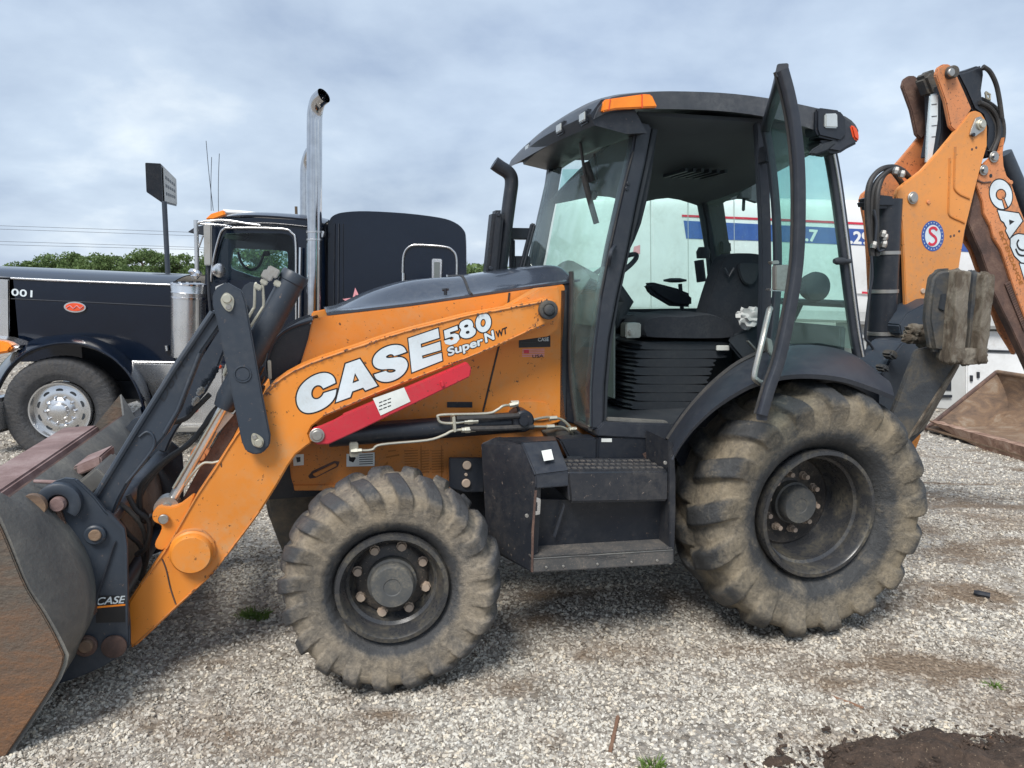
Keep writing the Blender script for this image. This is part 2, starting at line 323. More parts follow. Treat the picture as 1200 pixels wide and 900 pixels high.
def tyre_mat(name, rub, dust, amt):
    m, t, b, o = mat_base(name)
    at = N(t, 'ShaderNodeAttribute'); at.attribute_name = 'lug'
    ad = N(t, 'ShaderNodeAttribute'); ad.attribute_name = 'mud'
    f1 = noise_fac(t, 7, 8, 0.72, 0.3, 0.7, dist=1.2)
    f2 = noise_fac(t, 42, 7, 0.75, 0.3, 0.7, dist=0.3)
    f3 = noise_fac(t, 2.2, 4, 0.6, 0.25, 0.7)
    d = mth(t, 'ADD', mth(t, 'MULTIPLY', f1, 0.5), mth(t, 'MULTIPLY', f2, 0.35))
    d = mth(t, 'ADD', d, mth(t, 'MULTIPLY', f3, 0.3))
    d = mth(t, 'ADD', d, mth(t, 'SUBTRACT', ad.outputs['Fac'], 0.78))
    d = mth(t, 'SUBTRACT', d, mth(t, 'MULTIPLY', at.outputs['Fac'], 0.42))
    d = mth(t, 'SUBTRACT', mth(t, 'MULTIPLY', d, 1.8), mth(t, 'MULTIPLY', noise_fac(t, 3.3, 5, .6, .45, .62, dist=.8), 0.35))
    d = mth(t, 'MULTIPLY', mth(t, 'MAXIMUM', d, 0.0), amt, True)
    dc = mixc(t, f2, tuple(x * 0.5 for x in dust), dust)
    dc = mixc(t, f3, mixc(t, 0.5, dc, (dust[0] * 1.05, dust[1] * 0.95, dust[2] * 0.75)), dc)
    rc = mixc(t, f1, rub, tuple(x * 1.9 for x in rub))
    t.links.new(mixc(t, d, rc, dc), b.inputs['Base Color'])
    r_ = N(t, 'ShaderNodeMapRange'); r_.inputs['To Min'].default_value = 0.55; r_.inputs['To Max'].default_value = 0.95
    t.links.new(d, r_.inputs[0]); t.links.new(r_.outputs[0], b.inputs['Roughness'])
    bump(t, b, mth(t, 'ADD', mth(t, 'MULTIPLY', f1, 0.3), f2), 0.7, 0.007); return m
M['tyre_front'] = tyre_mat('dusty_front_tyre', (0.038, 0.039, 0.041), (0.33, 0.285, 0.225), 0.72)
M['tyre_rear'] = tyre_mat('muddy_rear_tyre', (0.032, 0.033, 0.034), (0.285, 0.245, 0.185), 0.78)
M['tyre_road'] = tyre_mat('road_tyre', (0.03, 0.031, 0.034), (0.12, 0.11, 0.1), 0.45)
# ================================================================== THE YARD
def gn_(x, y, s, seed): return mnoise.noise(Vector((x * s + seed, y * s - seed, seed * 0.37)))
PATCH = [(560, 800, 60, 14, 0, .6), (880, 760, 80, 10, 0, .6), (1000, 800, 70, 10, 0, .7), (1180, 700, 60, 8, 0, .7), (1100, 690, 70, 7, 0, .6), (430, 840, 80, 10, 0, .4), (660, 700, 90, 10, 0, .6), (250, 860, 70, 12, 0, .5), (1085, 782, 105, 20, 0.0, 1.0), (1130, 588, 90, 12, 0, .7), (930, 790, 50, 14, 0, .5), (320, 860, 130, 28, 0, .45), (700, 760, 120, 14, 0, .4), (620, 730, 70, 12, 0, .5), (1150, 830, 90, 24, 0, .5), (280, 770, 90, 16, 0, .35), (1050, 735, 60, 10, 0, .45), (1120, 650, 90, 10, 0, .55), (1180, 610, 60, 10, 0, .6), (1060, 620, 60, 8, 0, .6), (760, 700, 120, 14, 0, .5)]
PW = []
for px, py, rx, ry, a, k in PATCH:
    c = G(px, py); ex = (G(px + rx, py) - c).length; ey = (G(px, py - ry) - G(px, py + ry)).length / 2
    PW.append((c.x, c.y, ex, ey, k))
MULCH_C = G(1150, 906)
def dirt_at(x, y):
    d = 0
    for cx, cy, ex, ey, k in PW:
        q = ((x - cx) / ex) ** 2 + ((y - cy) / ey) ** 2
        if q < 4: d = max(d, k * math.exp(-q * 1.1) * (0.7 + 0.9 * gn_(x, y, 2.5, 3)))
    d += max(0, gn_(x, y, 0.9, 8) * 0.8 - 0.05) * 0.5 + max(0, gn_(x, y * 1.6, 3.1, 5)) * 0.2
    d += max(0, gn_(x * .6, y * 2.2, 2.2, 21) - 0.12) * 1.3 * sm((x - 0.6) / 1.5) + max(0, gn_(x, y * 2, 5, 31) - .2) * .8
    return min(1, max(0, d))
def gh(x, y):
    z = gh_s(x, y)
    if y < 30: z += 0.012 * gn_(x, y, 1.3, 2) + 0.008 * gn_(x, y, 4, 9)
    # ruts pressed by the tyres, running along the machine
    r_ = np.array([x, y, 0]) - ORG; u = r_ @ UL; ww = r_ @ WL
    if -1 < u < 6 and abs(abs(ww) - 0.85) < 0.5:
        k = math.exp(-((abs(ww) - 0.85) / 0.2) ** 2)
        z -= 0.012 * k - 0.012 * k * math.sin(u * 2 * math.pi / 0.17 + ww * 9)
    return z
def axis(a, b, s, far_a, far_b, g=1.18):
    c = list(np.arange(a, b, s)); st = s; v = b
    while v < far_b: c.append(v); st *= g; v += st
    c.append(far_b); st = s; v = a - s; lo = []
    while v > far_a: lo.append(v); st *= g; v -= st
    lo.append(far_a); return list(reversed(lo)) + c
xs = axis(-4.2, 6.8, 0.04, -700, 700); ys = axis(1.9, 9.5, 0.04, -60, 1100)
V = []; dat = []
for y in ys:
    for x in xs:
        near = -6 < x < 9 and 0 < y < 14
        V.append((x, y, gh(x, y) if near else gh_s(x, y))); dat.append(dirt_at(x, y) if near else 0.25)
nx, ny = len(xs), len(ys)
I = np.arange(nx * ny).reshape(ny, nx)
Fq = np.stack([I[:-1, :-1], I[:-1, 1:], I[1:, 1:], I[1:, :-1]], -1).reshape(-1, 4)
me = bpy.data.meshes.new('ground'); me.from_pydata(V, [], Fq.tolist())
at = me.attributes.new('dirt', 'FLOAT', 'POINT'); at.data.foreach_set('value', dat)
me.polygons.foreach_set('use_smooth', [True] * len(me.polygons))
m, t, b, o_ = mat_base('gravel_ground')
ad = N(t, 'ShaderNodeAttribute'); ad.attribute_name = 'dirt'
tcn = N(t, 'ShaderNodeTexCoord')
def vor(s):
    v = N(t, 'ShaderNodeTexVoronoi'); v.inputs['Scale'].default_value = s; t.links.new(tcn.outputs['Object'], v.inputs['Vector']); return v
v1 = vor(38); v2 = vor(70)
sp = N(t, 'ShaderNodeSeparateColor'); t.links.new(v1.outputs['Color'], sp.inputs[0])
r_ = N(t, 'ShaderNodeValToRGB'); e_ = r_.color_ramp.elements
e_[0].color = (0.2, 0.18, 0.155, 1); e_[1].color = (0.7, 0.68, 0.63, 1); q = e_.new(0.4); q.color = (0.48, 0.455, 0.41, 1)
t.links.new(sp.outputs[0], r_.inputs[0])
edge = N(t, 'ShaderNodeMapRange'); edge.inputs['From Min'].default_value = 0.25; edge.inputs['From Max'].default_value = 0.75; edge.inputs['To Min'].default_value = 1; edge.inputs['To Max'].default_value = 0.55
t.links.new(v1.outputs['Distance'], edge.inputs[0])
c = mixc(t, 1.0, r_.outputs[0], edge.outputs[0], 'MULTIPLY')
big = noise_fac(t, 1.1, 6, 0.65, 0.35, 0.7); fine = noise_fac(t, 14, 6, 0.7, 0.35, 0.7)
c = mixc(t, mth(t, 'MULTIPLY', big, 0.35), c, (0.3, 0.24, 0.17))
dm = mth(t, 'MULTIPLY', mth(t, 'ADD', mth(t, 'MULTIPLY', ad.outputs['Fac'], 1.5), 0.12), mth(t, 'ADD', mth(t, 'MULTIPLY', fine, 0.6), 0.5), True)
c = mixc(t, dm, c, mixc(t, noise_fac(t, 60, 4, .7, .4, .65), (0.15, 0.105, 0.07), (0.3, 0.235, 0.17)))
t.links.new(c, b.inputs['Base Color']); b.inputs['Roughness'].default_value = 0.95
bump(t, b, mth(t, 'ADD', mth(t, 'SUBTRACT', 1.0, v1.outputs['Distance']), fine), 0.7, 0.02)
me.materials.append(m)
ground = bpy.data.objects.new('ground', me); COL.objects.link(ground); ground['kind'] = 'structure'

# ---- loose crushed stone: one object of uncountable pieces, scattered with geometry nodes
pts = []; scl = []; rot = []; dr = []; tone = []
def scatter(n, y0, y1, smin, smax, dens_dirt):
    k = 0
    while k < n:
        y = y0 + (y1 - y0) * rng.random(); hw = 0.76 * y + 0.9
        x = (rng.random() * 2 - 1) * hw + 0.1; k += 1
        d = dirt_at(x, y)
        if rng.random() < d * dens_dirt: continue
        if gn_(x, y, 1.7, 12) > 0.35 and rng.random() < 0.5: continue
        mu = ((x - MULCH_C.x) / 0.6) ** 2 + ((y - MULCH_C.y) / 0.15) ** 2
        if mu < 1 and rng.random() < 0.9: continue
        s = smin + (smax - smin) * rng.random() ** 2.6
        pts.append((x, y, gh(x, y) + s * 0.12)); scl.append(s); rot.append(np.array([rng.normal() * .45, rng.normal() * .45, rng.random() * 6.283])); dr.append(d); tone.append(rng.random())
scatter(105000, 2.05, 3.6, 0.006, 0.0195, .85)
scatter(85000, 3.6, 5.6, 0.007, 0.022, .85)
scatter(52000, 5.6, 9.5, 0.011, 0.028, .9)
scatter(13000, 9.5, 15, 0.02, 0.05, 0.8)
gm = bpy.data.meshes.new('gravel'); gm.from_pydata(pts, [], [])
for nm, ty, vals in (('scl', 'FLOAT', scl), ('dirt', 'FLOAT', dr), ('tone', 'FLOAT', tone)):
    a = gm.attributes.new(nm, ty, 'POINT'); a.data.foreach_set('value', vals)
a = gm.attributes.new('rot', 'FLOAT_VECTOR', 'POINT'); a.data.foreach_set('vector', np.array(rot).ravel())
gravel = bpy.data.objects.new('gravel', gm); COL.objects.link(gravel); gravel['kind'] = 'stuff'
m, t, b, o_ = mat_base('crushed_limestone')
def iat(n):
    a = N(t, 'ShaderNodeAttribute'); a.attribute_name = n; a.attribute_type = 'INSTANCER'; return a.outputs['Fac']
r_ = N(t, 'ShaderNodeValToRGB'); e_ = r_.color_ramp.elements
e_[0].color = (0.16, 0.15, 0.135, 1); e_[1].color = (0.72, 0.7, 0.64, 1)
for p_, c_ in ((0.15, (0.28, 0.25, 0.215)), (0.4, (0.5, 0.475, 0.42)), (0.75, (0.66, 0.635, 0.57)), (0.93, (0.7, 0.62, 0.49))):
    q = e_.new(p_); q.color = c_ + (1,)
t.links.new(iat('tone'), r_.inputs[0])
c = mixc(t, mth(t, 'MULTIPLY', noise_fac(t, 1.5, 4, 0.6, 0.3, 0.7), 0.25), r_.outputs[0], (0.4, 0.33, 0.25))
c = mixc(t, mth(t, 'MULTIPLY', iat('dirt'), 0.85, True), c, (0.23, 0.17, 0.12))
t.links.new(c, b.inputs['Base Color']); b.inputs['Roughness'].default_value = 0.9
stone_mat = m
ng = bpy.data.node_groups.new('gravel_scatter', 'GeometryNodeTree')
ng.interface.new_socket('Geometry', in_out='INPUT', socket_type='NodeSocketGeometry')
ng.interface.new_socket('Geometry', in_out='OUTPUT', socket_type='NodeSocketGeometry')
gi = N(ng, 'NodeGroupInput'); go = N(ng, 'NodeGroupOutput')
join = N(ng, 'GeometryNodeGeometryToInstance')
for k in range(5):
    ico = N(ng, 'GeometryNodeMeshIcoSphere'); ico.inputs['Radius'].default_value = 0.5; ico.inputs['Subdivisions'].default_value = 2
    sp_ = N(ng, 'GeometryNodeSetPosition'); nz = N(ng, 'ShaderNodeTexNoise'); nz.noise_dimensions = '4D'; nz.inputs['W'].default_value = 3.7 * k; nz.inputs['Scale'].default_value = 1.5; nz.inputs['Detail'].default_value = 1
    sub = N(ng, 'ShaderNodeVectorMath', operation='SUBTRACT'); sub.inputs[1].default_value = (0.5, 0.5, 0.5)
    mul = N(ng, 'ShaderNodeVectorMath', operation='MULTIPLY'); mul.inputs[1].default_value = (1.3, 1.3, 1.3)
    ng.links.new(nz.outputs['Color'], sub.inputs[0]); ng.links.new(sub.outputs[0], mul.inputs[0])
    ng.links.new(ico.outputs['Mesh'], sp_.inputs['Geometry']); ng.links.new(mul.outputs[0], sp_.inputs['Offset'])
    tr = N(ng, 'GeometryNodeTransform'); tr.inputs['Scale'].default_value = [(1.2, 0.85, 0.5), (1, 0.9, 0.65), (1.4, 0.75, 0.45), (1, 1, 0.4), (1.1, 0.8, 0.7)][k]
    ng.links.new(sp_.outputs[0], tr.inputs['Geometry'])
    smt = N(ng, 'GeometryNodeSetMaterial'); smt.inputs['Material'].default_value = stone_mat
    ng.links.new(tr.outputs[0], smt.inputs['Geometry']); ng.links.new(smt.outputs[0], join.inputs[0])
iop = N(ng, 'GeometryNodeInstanceOnPoints'); iop.inputs['Pick Instance'].default_value = True
def na(n, ty):
    a = N(ng, 'GeometryNodeInputNamedAttribute'); a.data_type = ty; a.inputs['Name'].default_value = n; return a.outputs['Attribute']
ri = N(ng, 'FunctionNodeRandomValue'); ri.data_type = 'INT'
for s_ in ri.inputs:
    if s_.type == 'INT' and s_.name == 'Min': s_.default_value = 0
    if s_.type == 'INT' and s_.name == 'Max': s_.default_value = 4
ro = [s_ for s_ in ri.outputs if s_.type == 'INT'][0]
ng.links.new(gi.outputs[0], iop.inputs['Points']); ng.links.new(join.outputs[0], iop.inputs['Instance']); ng.links.new(ro, iop.inputs['Instance Index'])
e2r = N(ng, 'FunctionNodeEulerToRotation'); ng.links.new(na('rot', 'FLOAT_VECTOR'), e2r.inputs[0]); ng.links.new(e2r.outputs[0], iop.inputs['Rotation'])
ng.links.new(na('scl', 'FLOAT'), iop.inputs['Scale']); ng.links.new(iop.outputs[0], go.inputs[0])
md = gravel.modifiers.new('scatter', 'NODES'); md.node_group = ng
# ================================================================== THE BACKHOE LOADER (one thing; all its parts in loader coordinates u, w, z)
BL = thing('backhoe_loader', 'orange and charcoal backhoe loader with open cab door on the gravel', 'backhoe loader', tuple(ORG), YAW)
def sub(name, parent):                             # a part that is only a joint for its sub-parts
    o = bpy.data.objects.new(name, None); COL.objects.link(o); o.parent = parent; return o
def LP(pts, w): return [L(x, y, w) for x, y in pts]
def plate(name, pts, w, t_, mat, parent=BL, bev=0.004, label=None, k=0, seg=2):
    P = LP(pts, w)
    if k: P = smooth_path(P, k, True)
    return MB().prism(P, (0, t_, 0)).build(name, mat, parent, bev=bev, label=label, seg=seg)
def mir(o, name=None, parent=None):                # the same part on the far side of the machine
    me = o.data.copy()
    n = len(me.vertices); co = np.empty(n * 3); me.vertices.foreach_get('co', co); co = co.reshape(-1, 3); co[:, 1] *= -1
    me.vertices.foreach_set('co', co.ravel()); me.flip_normals()
    c = bpy.data.objects.new(name or o.name.split('.')[0], me); COL.objects.link(c); c.parent = parent or o.parent
    return c
def mtube(name, pts, r, mat, parent=BL, k=5, n=10, mb=None, label=None):   # pts: (px, py, w)
    P = smooth_path([L(*p) for p in pts], k) if len(pts) > 2 and k > 1 else [L(*p) for p in pts]
    b_ = MB() if mb is None else mb
    b_.tube(P, r, n)
    return b_ if mb is not None else b_.build(name, mat, parent, label=label)
def grow(P, d):                                    # polygon in the u-z plane widened by d
    n = len(P); ar = sum(P[i].x * P[(i + 1) % n].z - P[(i + 1) % n].x * P[i].z for i in range(n)); sg = 1 if ar > 0 else -1; out_ = []
    for i in range(n):
        a = (P[i] - P[i - 1]); b_ = (P[(i + 1) % n] - P[i]); a.y = b_.y = 0; a.normalize(); b_.normalize()
        na_ = Vector((a.z, 0, -a.x)) * sg; nb_ = Vector((b_.z, 0, -b_.x)) * sg; m_ = na_ + nb_
        if m_.length < 0.1: m_ = na_
        m_.normalize(); out_.append(P[i] + m_ * (d / max(0.62, m_.dot(na_))))
    return out_
def flat(name, polys, w, mat, parent, holes=(), off=0.0, th=0.0012, axis3=None, label=None):
    """flat print: filled outlines (pixels on plane w) as a curve turned to mesh; off widens it"""
    cu = bpy.data.curves.new(name, 'CURVE'); cu.dimensions = '2D'; cu.fill_mode = 'FRONT'
    for poly in list(polys) + list(holes):
        P = grow([L(x, y, w) for x, y in poly], off) if off else [L(x, y, w) for x, y in poly]
        s_ = cu.splines.new('POLY'); s_.points.add(len(P) - 1); s_.use_cyclic_u = True
        for q_, p_ in zip(s_.points, P): q_.co = (p_.x, p_.z, 0, 1)
    return curve_flat(name, cu, Matrix(((1, 0, 0, 0), (0, 0, -1, w), (0, 1, 0, 0), (0, 0, 0, 1))), mat, parent, label)
def curve_flat(name, cu, mtx, mat, parent, label=None):
    o = bpy.data.objects.new(name, cu); COL.objects.link(o); dg = bpy.context.evaluated_depsgraph_get(); dg.update()
    me = bpy.data.meshes.new_from_object(o.evaluated_get(dg)); bpy.data.objects.remove(o); bpy.data.curves.remove(cu)
    me.transform(mtx); me.materials.clear(); me.materials.append(mat)
    c = bpy.data.objects.new(name, me); COL.objects.link(c); c.parent = parent
    if label: c['label'] = label
    return c
def text(name, s_, A, B, C, mat, parent, bold=0.0, shear=0.0, spacing=1.0):
    """lettering laid from A to B (baseline), capital height up to C"""
    cu = bpy.data.curves.new(name, 'FONT'); cu.body = s_; cu.size = 1; cu.shear = shear; cu.space_character = spacing
    o = bpy.data.objects.new(name, cu); COL.objects.link(o); dg = bpy.context.evaluated_depsgraph_get(); dg.update()
    me = bpy.data.meshes.new_from_object(o.evaluated_get(dg)); bpy.data.objects.remove(o); bpy.data.curves.remove(cu)
    n = len(me.vertices); co = np.empty(n * 3); me.vertices.foreach_get('co', co); co = co.reshape(-1, 3)
    x0, x1, y1 = co[:, 0].min(), co[:, 0].max(), co[:, 1].max()
    A, B, C = (np.array(p) for p in (A, B, C)); X = B - A; Z = C - A
    new = A + np.outer((co[:, 0] - x0) / (x1 - x0), X) + np.outer(co[:, 1] / y1, Z)
    if bold:                                        # heavier face: shifted copies, each a hair behind the last
        nn = np.cross(X, Z); nn /= np.linalg.norm(nn); xh = X / np.linalg.norm(X); zh = Z / np.linalg.norm(Z); h_ = np.linalg.norm(Z)
        fs_ = [tuple(p.vertices) for p in me.polygons]; allv = [new]; allf = list(fs_)
        for k in range(12):
            a_ = 2 * math.pi * k / 12
            allv.append(new + (xh * math.cos(a_) + zh * math.sin(a_)) * bold * h_ - nn * 0.00004 * (k + 1)); allf += [tuple(i + n * (k + 1) for i in f_) for f_ in fs_]
        new = np.concatenate(allv); me = bpy.data.meshes.new(name); me.from_pydata(new.tolist(), [], allf)
    else: me.vertices.foreach_set('co', new.ravel())
    me.materials.clear(); me.materials.append(mat)
    c = bpy.data.objects.new(name, me); COL.objects.link(c); c.parent = parent; me.update(); return c
Wd = Vector((0, 1, 0)); Ud = Vector((1, 0, 0)); Zd = Vector((0, 0, 1))
def pin(name, px, py, w, r, d, mat, parent=BL, ring=None, hexn=0, n=24):
    """round boss or pin head standing proud of plane w towards the camera"""
    c = L(px, py, w); b_ = MB()
    b_.lathe(c, (0, -1, 0), [(0, r), (d * 0.75, r), (d, r * 0.86)], hexn or n)
    if ring: b_.lathe(c, (0, -1, 0), [(0, ring), (d * 0.4, ring), (d * 0.5, ring * 0.93), (d * 0.5, r * 0.9)], n)
    return b_.build(name, mat, parent, smooth=0.5)

# ------------------------------------------------------------ wheels
def tyre(name, R_, W, rim, nl, lh, mat, parent, c, seg=540, prof=64, mudbias=0.0, seed=1, slope=0.55):
    rm = rim + (R_ - rim) * 0.5; vs = []; lug = []; mud = []
    for j in range(prof):
        f = -1 + 2 * j / (prof - 1); ph = f * R(155)
        sx = math.sin(ph); cx_ = math.cos(ph)
        yy = W / 2 * math.copysign(abs(sx) ** 0.72, sx)
        if cx_ >= 0: rr = rm + (R_ - lh - rm) * cx_ ** 0.42
        else: rr = rm - (rm - rim) * min(1, abs(cx_ / math.cos(R(155)))) ** 0.9
        if abs(ph) > R(120): yy *= 1 - 0.16 * ((abs(ph) - R(120)) / R(35))
        ny = math.copysign(abs(sx), sx); nr = cx_
        s_ = abs(f) * 155 / 90                       # 0 centre, 1 widest point
        side = 1 if f >= 0 else -1
        for i in range(seg):
            th = 2 * math.pi * i / seg
            D = 2 * math.pi / nl
            q = (th / D + (0.5 if side > 0 else 0) - slope * s_ ** 0.8) % 1.0; q = abs(q - 0.5) * 2   # 1 at lug centre... inverted below
            q = 1 - q                                # 0 centre of lug
            hw = 0.36 + 0.12 * min(1, s_)
            e1 = 1 - sm((q - hw) / 0.13)
            e2 = 1 - sm((s_ - 0.86) / 0.2); e0 = 1
            n_ = mnoise.noise(Vector((math.cos(th) * R_ * 7, math.sin(th) * R_ * 7, yy * 7 + seed)))
            n2_ = mnoise.noise(Vector((math.cos(th) * R_ * 22, math.sin(th) * R_ * 22, yy * 22 + seed)))
            lv = e1 * e2 * (0.9 + 0.25 * n_)
            if s_ < 0.06: lv *= 0.75
            h = lh * lv + 0.004 * n_ + 0.0022 * n2_
            if 1.18 < s_ < 1.26: h += 0.003
            if s_ > 1.62: h += 0.004
            y2 = yy + ny * h * 0.75; r2 = rr + max(nr, 0 if s_ < 1 else -0.3) * h
            vs.append((c[0] + r2 * math.sin(th), c[1] + y2, c[2] + r2 * math.cos(th)))
            lug.append(lv * (1 - 0.7 * sm((s_ - 0.62) / 0.4)))
            bead = sm((s_ - (1.16 if R_ < .6 else 1.04) + .12 * n_) / 0.25)
            mud.append(0.5 + mudbias + 0.34 * n_ + 0.2 * (1 - e1) * (s_ < 1) + 0.25 * sm((s_ - 0.6) / 0.3) - 0.62 * bead)
    I = np.arange(prof * seg).reshape(prof, seg); J = np.roll(I, -1, 1)
    Fq = np.stack([I[:-1], J[:-1], J[1:], I[1:]], -1).reshape(-1, 4)
    me = bpy.data.meshes.new(name); me.from_pydata(vs, [], Fq.tolist())
    for nm, d_ in (('lug', lug), ('mud', mud)):
        a = me.attributes.new(nm, 'FLOAT', 'POINT'); a.data.foreach_set('value', d_)
    me.polygons.foreach_set('use_smooth', [True] * len(me.polygons)); me.materials.append(mat)
    bm = bmesh.new(); bm.from_mesh(me); bmesh.ops.recalc_face_normals(bm, faces=bm.faces); bm.to_mesh(me); bm.free()
    o = bpy.data.objects.new(name, me); COL.objects.link(o); o.parent = parent; return o
M['rim'] = paint('dusty_black_rim', (0.012, 0.014, 0.019), 0.42, (0.26, 0.21, 0.15), 0.32, 6, chip=(0.2, 0.16, 0.12), chip_amt=0.5)
M['rimlip'] = paint('worn_rim_lip', (0.014, 0.019, 0.03), 0.24, (0.34, 0.29, 0.19), 0.27, 6)
M['hub'] = paint('dusty_hub', (0.045, 0.052, 0.06), 0.6, (0.2, 0.18, 0.14), 0.6, 9)
M['nut'] = paint('rusty_nut', (0.42, 0.32, 0.25), 0.6, (0.4, 0.34, 0.26), 0.6, 20)
def wheel(u, w0, R_, W, rim, nl, lh, deep, hubr, hubd, nb, br, side, seg, steer, tm, mb, studs, seed):
    wh = sub('wheel', BL); c = (0, 0, 0)
    wh.location = (u, w0, R_ - 0.018 + 0.056); wh.rotation_euler = (0, seed * 0.7, 0) if not steer else (0, 0, steer)
    tyre('tyre', R_, W, rim, nl, lh, tm, wh, c, seg=seg, mudbias=mb, seed=seed)
    f = W * 0.40; s_ = side                          # outward is s_ * -w
    ax = (0, -1, 0) if s_ > 0 else (0, 1, 0)
    MB().lathe(c, ax, [(f - 0.06, rim + .006), (f - 0.004, rim + 0.012), (f + 0.012, rim + 0.006), (f + 0.014, rim - 0.012), (f + 0.004, rim - 0.02), (f - 0.018, rim - 0.024), (f - 0.03, rim - 0.032), (f - 0.07, rim - 0.036), (f - 0.08, rim - 0.05), (f - deep + 0.02, rim - 0.056), (f - deep, rim - 0.07)], 96, True).build('rim', M['rimlip'], wh)
    MB().lathe(c, ax, [(f - deep - 0.01, rim - 0.05), (f - deep, rim - 0.07), (f - deep + 0.012, rim - 0.085), (f - deep + 0.012, hubr + 0.06), (f - deep + 0.022, hubr + 0.045), (f - deep + 0.022, 0.02)], 96).build('wheel_disc', M['rim'], wh)
    MB().lathe(c, ax, [(-W * 0.4, rim + .005), (-W * 0.3, rim - 0.05), (f - deep - 0.02, rim - 0.06)], 48, True).build('rim_back', M['rim'], wh)
    h0 = f - deep + 0.02
    MB().lathe(c, ax, [(h0, hubr * 1.12), (h0 + hubd * 0.4, hubr * 1.1), (h0 + hubd * 0.45, hubr), (h0 + hubd * 0.9, hubr * 0.97), (h0 + hubd, hubr * 0.9), (h0 + hubd, hubr * 0.4), (h0 + hubd * 0.97, hubr * 0.36), (h0 + hubd * 0.97, 0.0)], 40).build('hub', M['hub'], wh)
    for k in range(nb):
        a = 2 * math.pi * k / nb + 0.3; p = Vector((br * math.sin(a), 0, br * math.cos(a)))
        q = MB(); A_ = Vector(ax)
        q.lathe(p + A_ * (h0 - 0.004), ax, [(0, 0.024), (0.006, 0.024), (0.006, 0.019), (0.024, 0.018)], 8)
        if studs: q.lathe(p + A_ * (h0), ax, [(0, 0.014), (0.045, 0.013)], 8)
        q.build('wheel_nut', M['nut'], wh)
    q = MB(); q.cyl((0, (-1 if s_ < 0 else 1) * W * 0.42, 0), (0, (1 if s_ > 0 else -1) * (deep - f + .02), 0), rim * 0.6); q.build('brake_hub', M['black'], wh)
    return wh
wheel(0.0, -0.86, 0.492, 0.345, 0.235, 20, 0.034, 0.13, 0.098, 0.10, 8, 0.155, 1, 616, R(-5), M['tyre_front'], 0.02, False, 1.0)
wheel(0.0, 0.86, 0.492, 0.345, 0.235, 20, 0.034, 0.13, 0.098, 0.10, 8, 0.155, -1, 308, R(-5), M['tyre_front'], -0.2, False, 2.0)
_bu = (Vector(_B) - Vector(ORG)).dot(Vector(UL))
wheel(_bu - .03, -0.85, 0.66, 0.46, 0.315, 17, 0.046, 0.26, 0.10, 0.10, 10, 0.15, 1, 680, 0, M['tyre_rear'], 0.06, True, 3.0)
wheel(_bu - .03, 0.85, 0.66, 0.46, 0.315, 19, 0.04, 0.26, 0.10, 0.10, 10, 0.15, -1, 304, 0, M['tyre_rear'], 0.1, True, 4.0)
# axles
q = MB(); q.cyl((0, -0.72, 0.47), (0, 0.72, 0.47), 0.075); q.lathe((0, -0.14, 0.47), (0, 1, 0), [(0, .1), (.05, .16), (.23, .16), (.28, .1)], 24)
q.build('front_axle', M['black'], BL, bev=0)
q = MB(); q.cyl((_bu, -0.62, 0.65), (_bu, 0.62, 0.65), 0.12); q.lathe((_bu, -0.2, 0.65), (0, 1, 0), [(0, .13), (.05, .24), (.35, .24), (.4, .13)], 24)
q.build('rear_axle', M['black'], BL)
# under frame, belly and transmission
q = MB(); q.box((-0.62, -0.36, 0.78), (0.45, -0.30, 1.0)); q.box((-0.62, 0.30, 0.78), (0.45, 0.36, 1.0)); q.box((0.3, -0.36, 0.5), (2.9, -0.28, 0.78)); q.box((0.3, 0.28, 0.5), (2.9, 0.36, 0.78)); q.build('main_frame', M['black'], BL, bev=0.006)
q = MB(); q.box((0.1, -0.24, 0.5), (1.9, 0.24, 0.95)); q.box((-0.3, -0.22, 0.7), (0.2, 0.22, 1.1)); q.build('transmission', M['black'], BL, bev=0.04)

# ------------------------------------------------------------ hood
WH = 0.43
side_top = [(366, 374), (385, 370), (420, 366), (480, 359), (540, 350.5), (597, 342), (640, 336), (661, 333)]
side = plate('hood_side_panel', side_top + [(664, 345), (660, 400), (660, 450), (664, 492), (640, 500), (560, 505), (470, 512), (420, 516), (380, 512), (352, 470), (348, 440), (354, 421), (361, 398)], -WH, 0.02, M['orange'], bev=0.006)
mir(side)
# split lines of the side panel: narrow black gasket strips standing 2 mm proud
q = MB()
for a, b_ in (((597, 343), (595.5, 356)), ((585, 404), (566, 482))):
    A_, B_ = L(*a, -WH - 0.002), L(*b_, -WH - 0.002); MB().tube([A_, B_], 0.005, 6).build('panel_gasket', M['rubber'], BL)
# raised service cover lower right of the side panel
plate('side_cover', [(597, 492), (598, 474), (606, 470), (633, 470), (643, 475), (645, 492)], -WH - 0.012, 0.012, M['orange'], bev=0.005, k=4)
plate('side_vent', [(524, 471), (553.5, 471), (553.5, 477.5), (524, 477.5)], -WH - 0.004, 0.004, M['black'], bev=0)
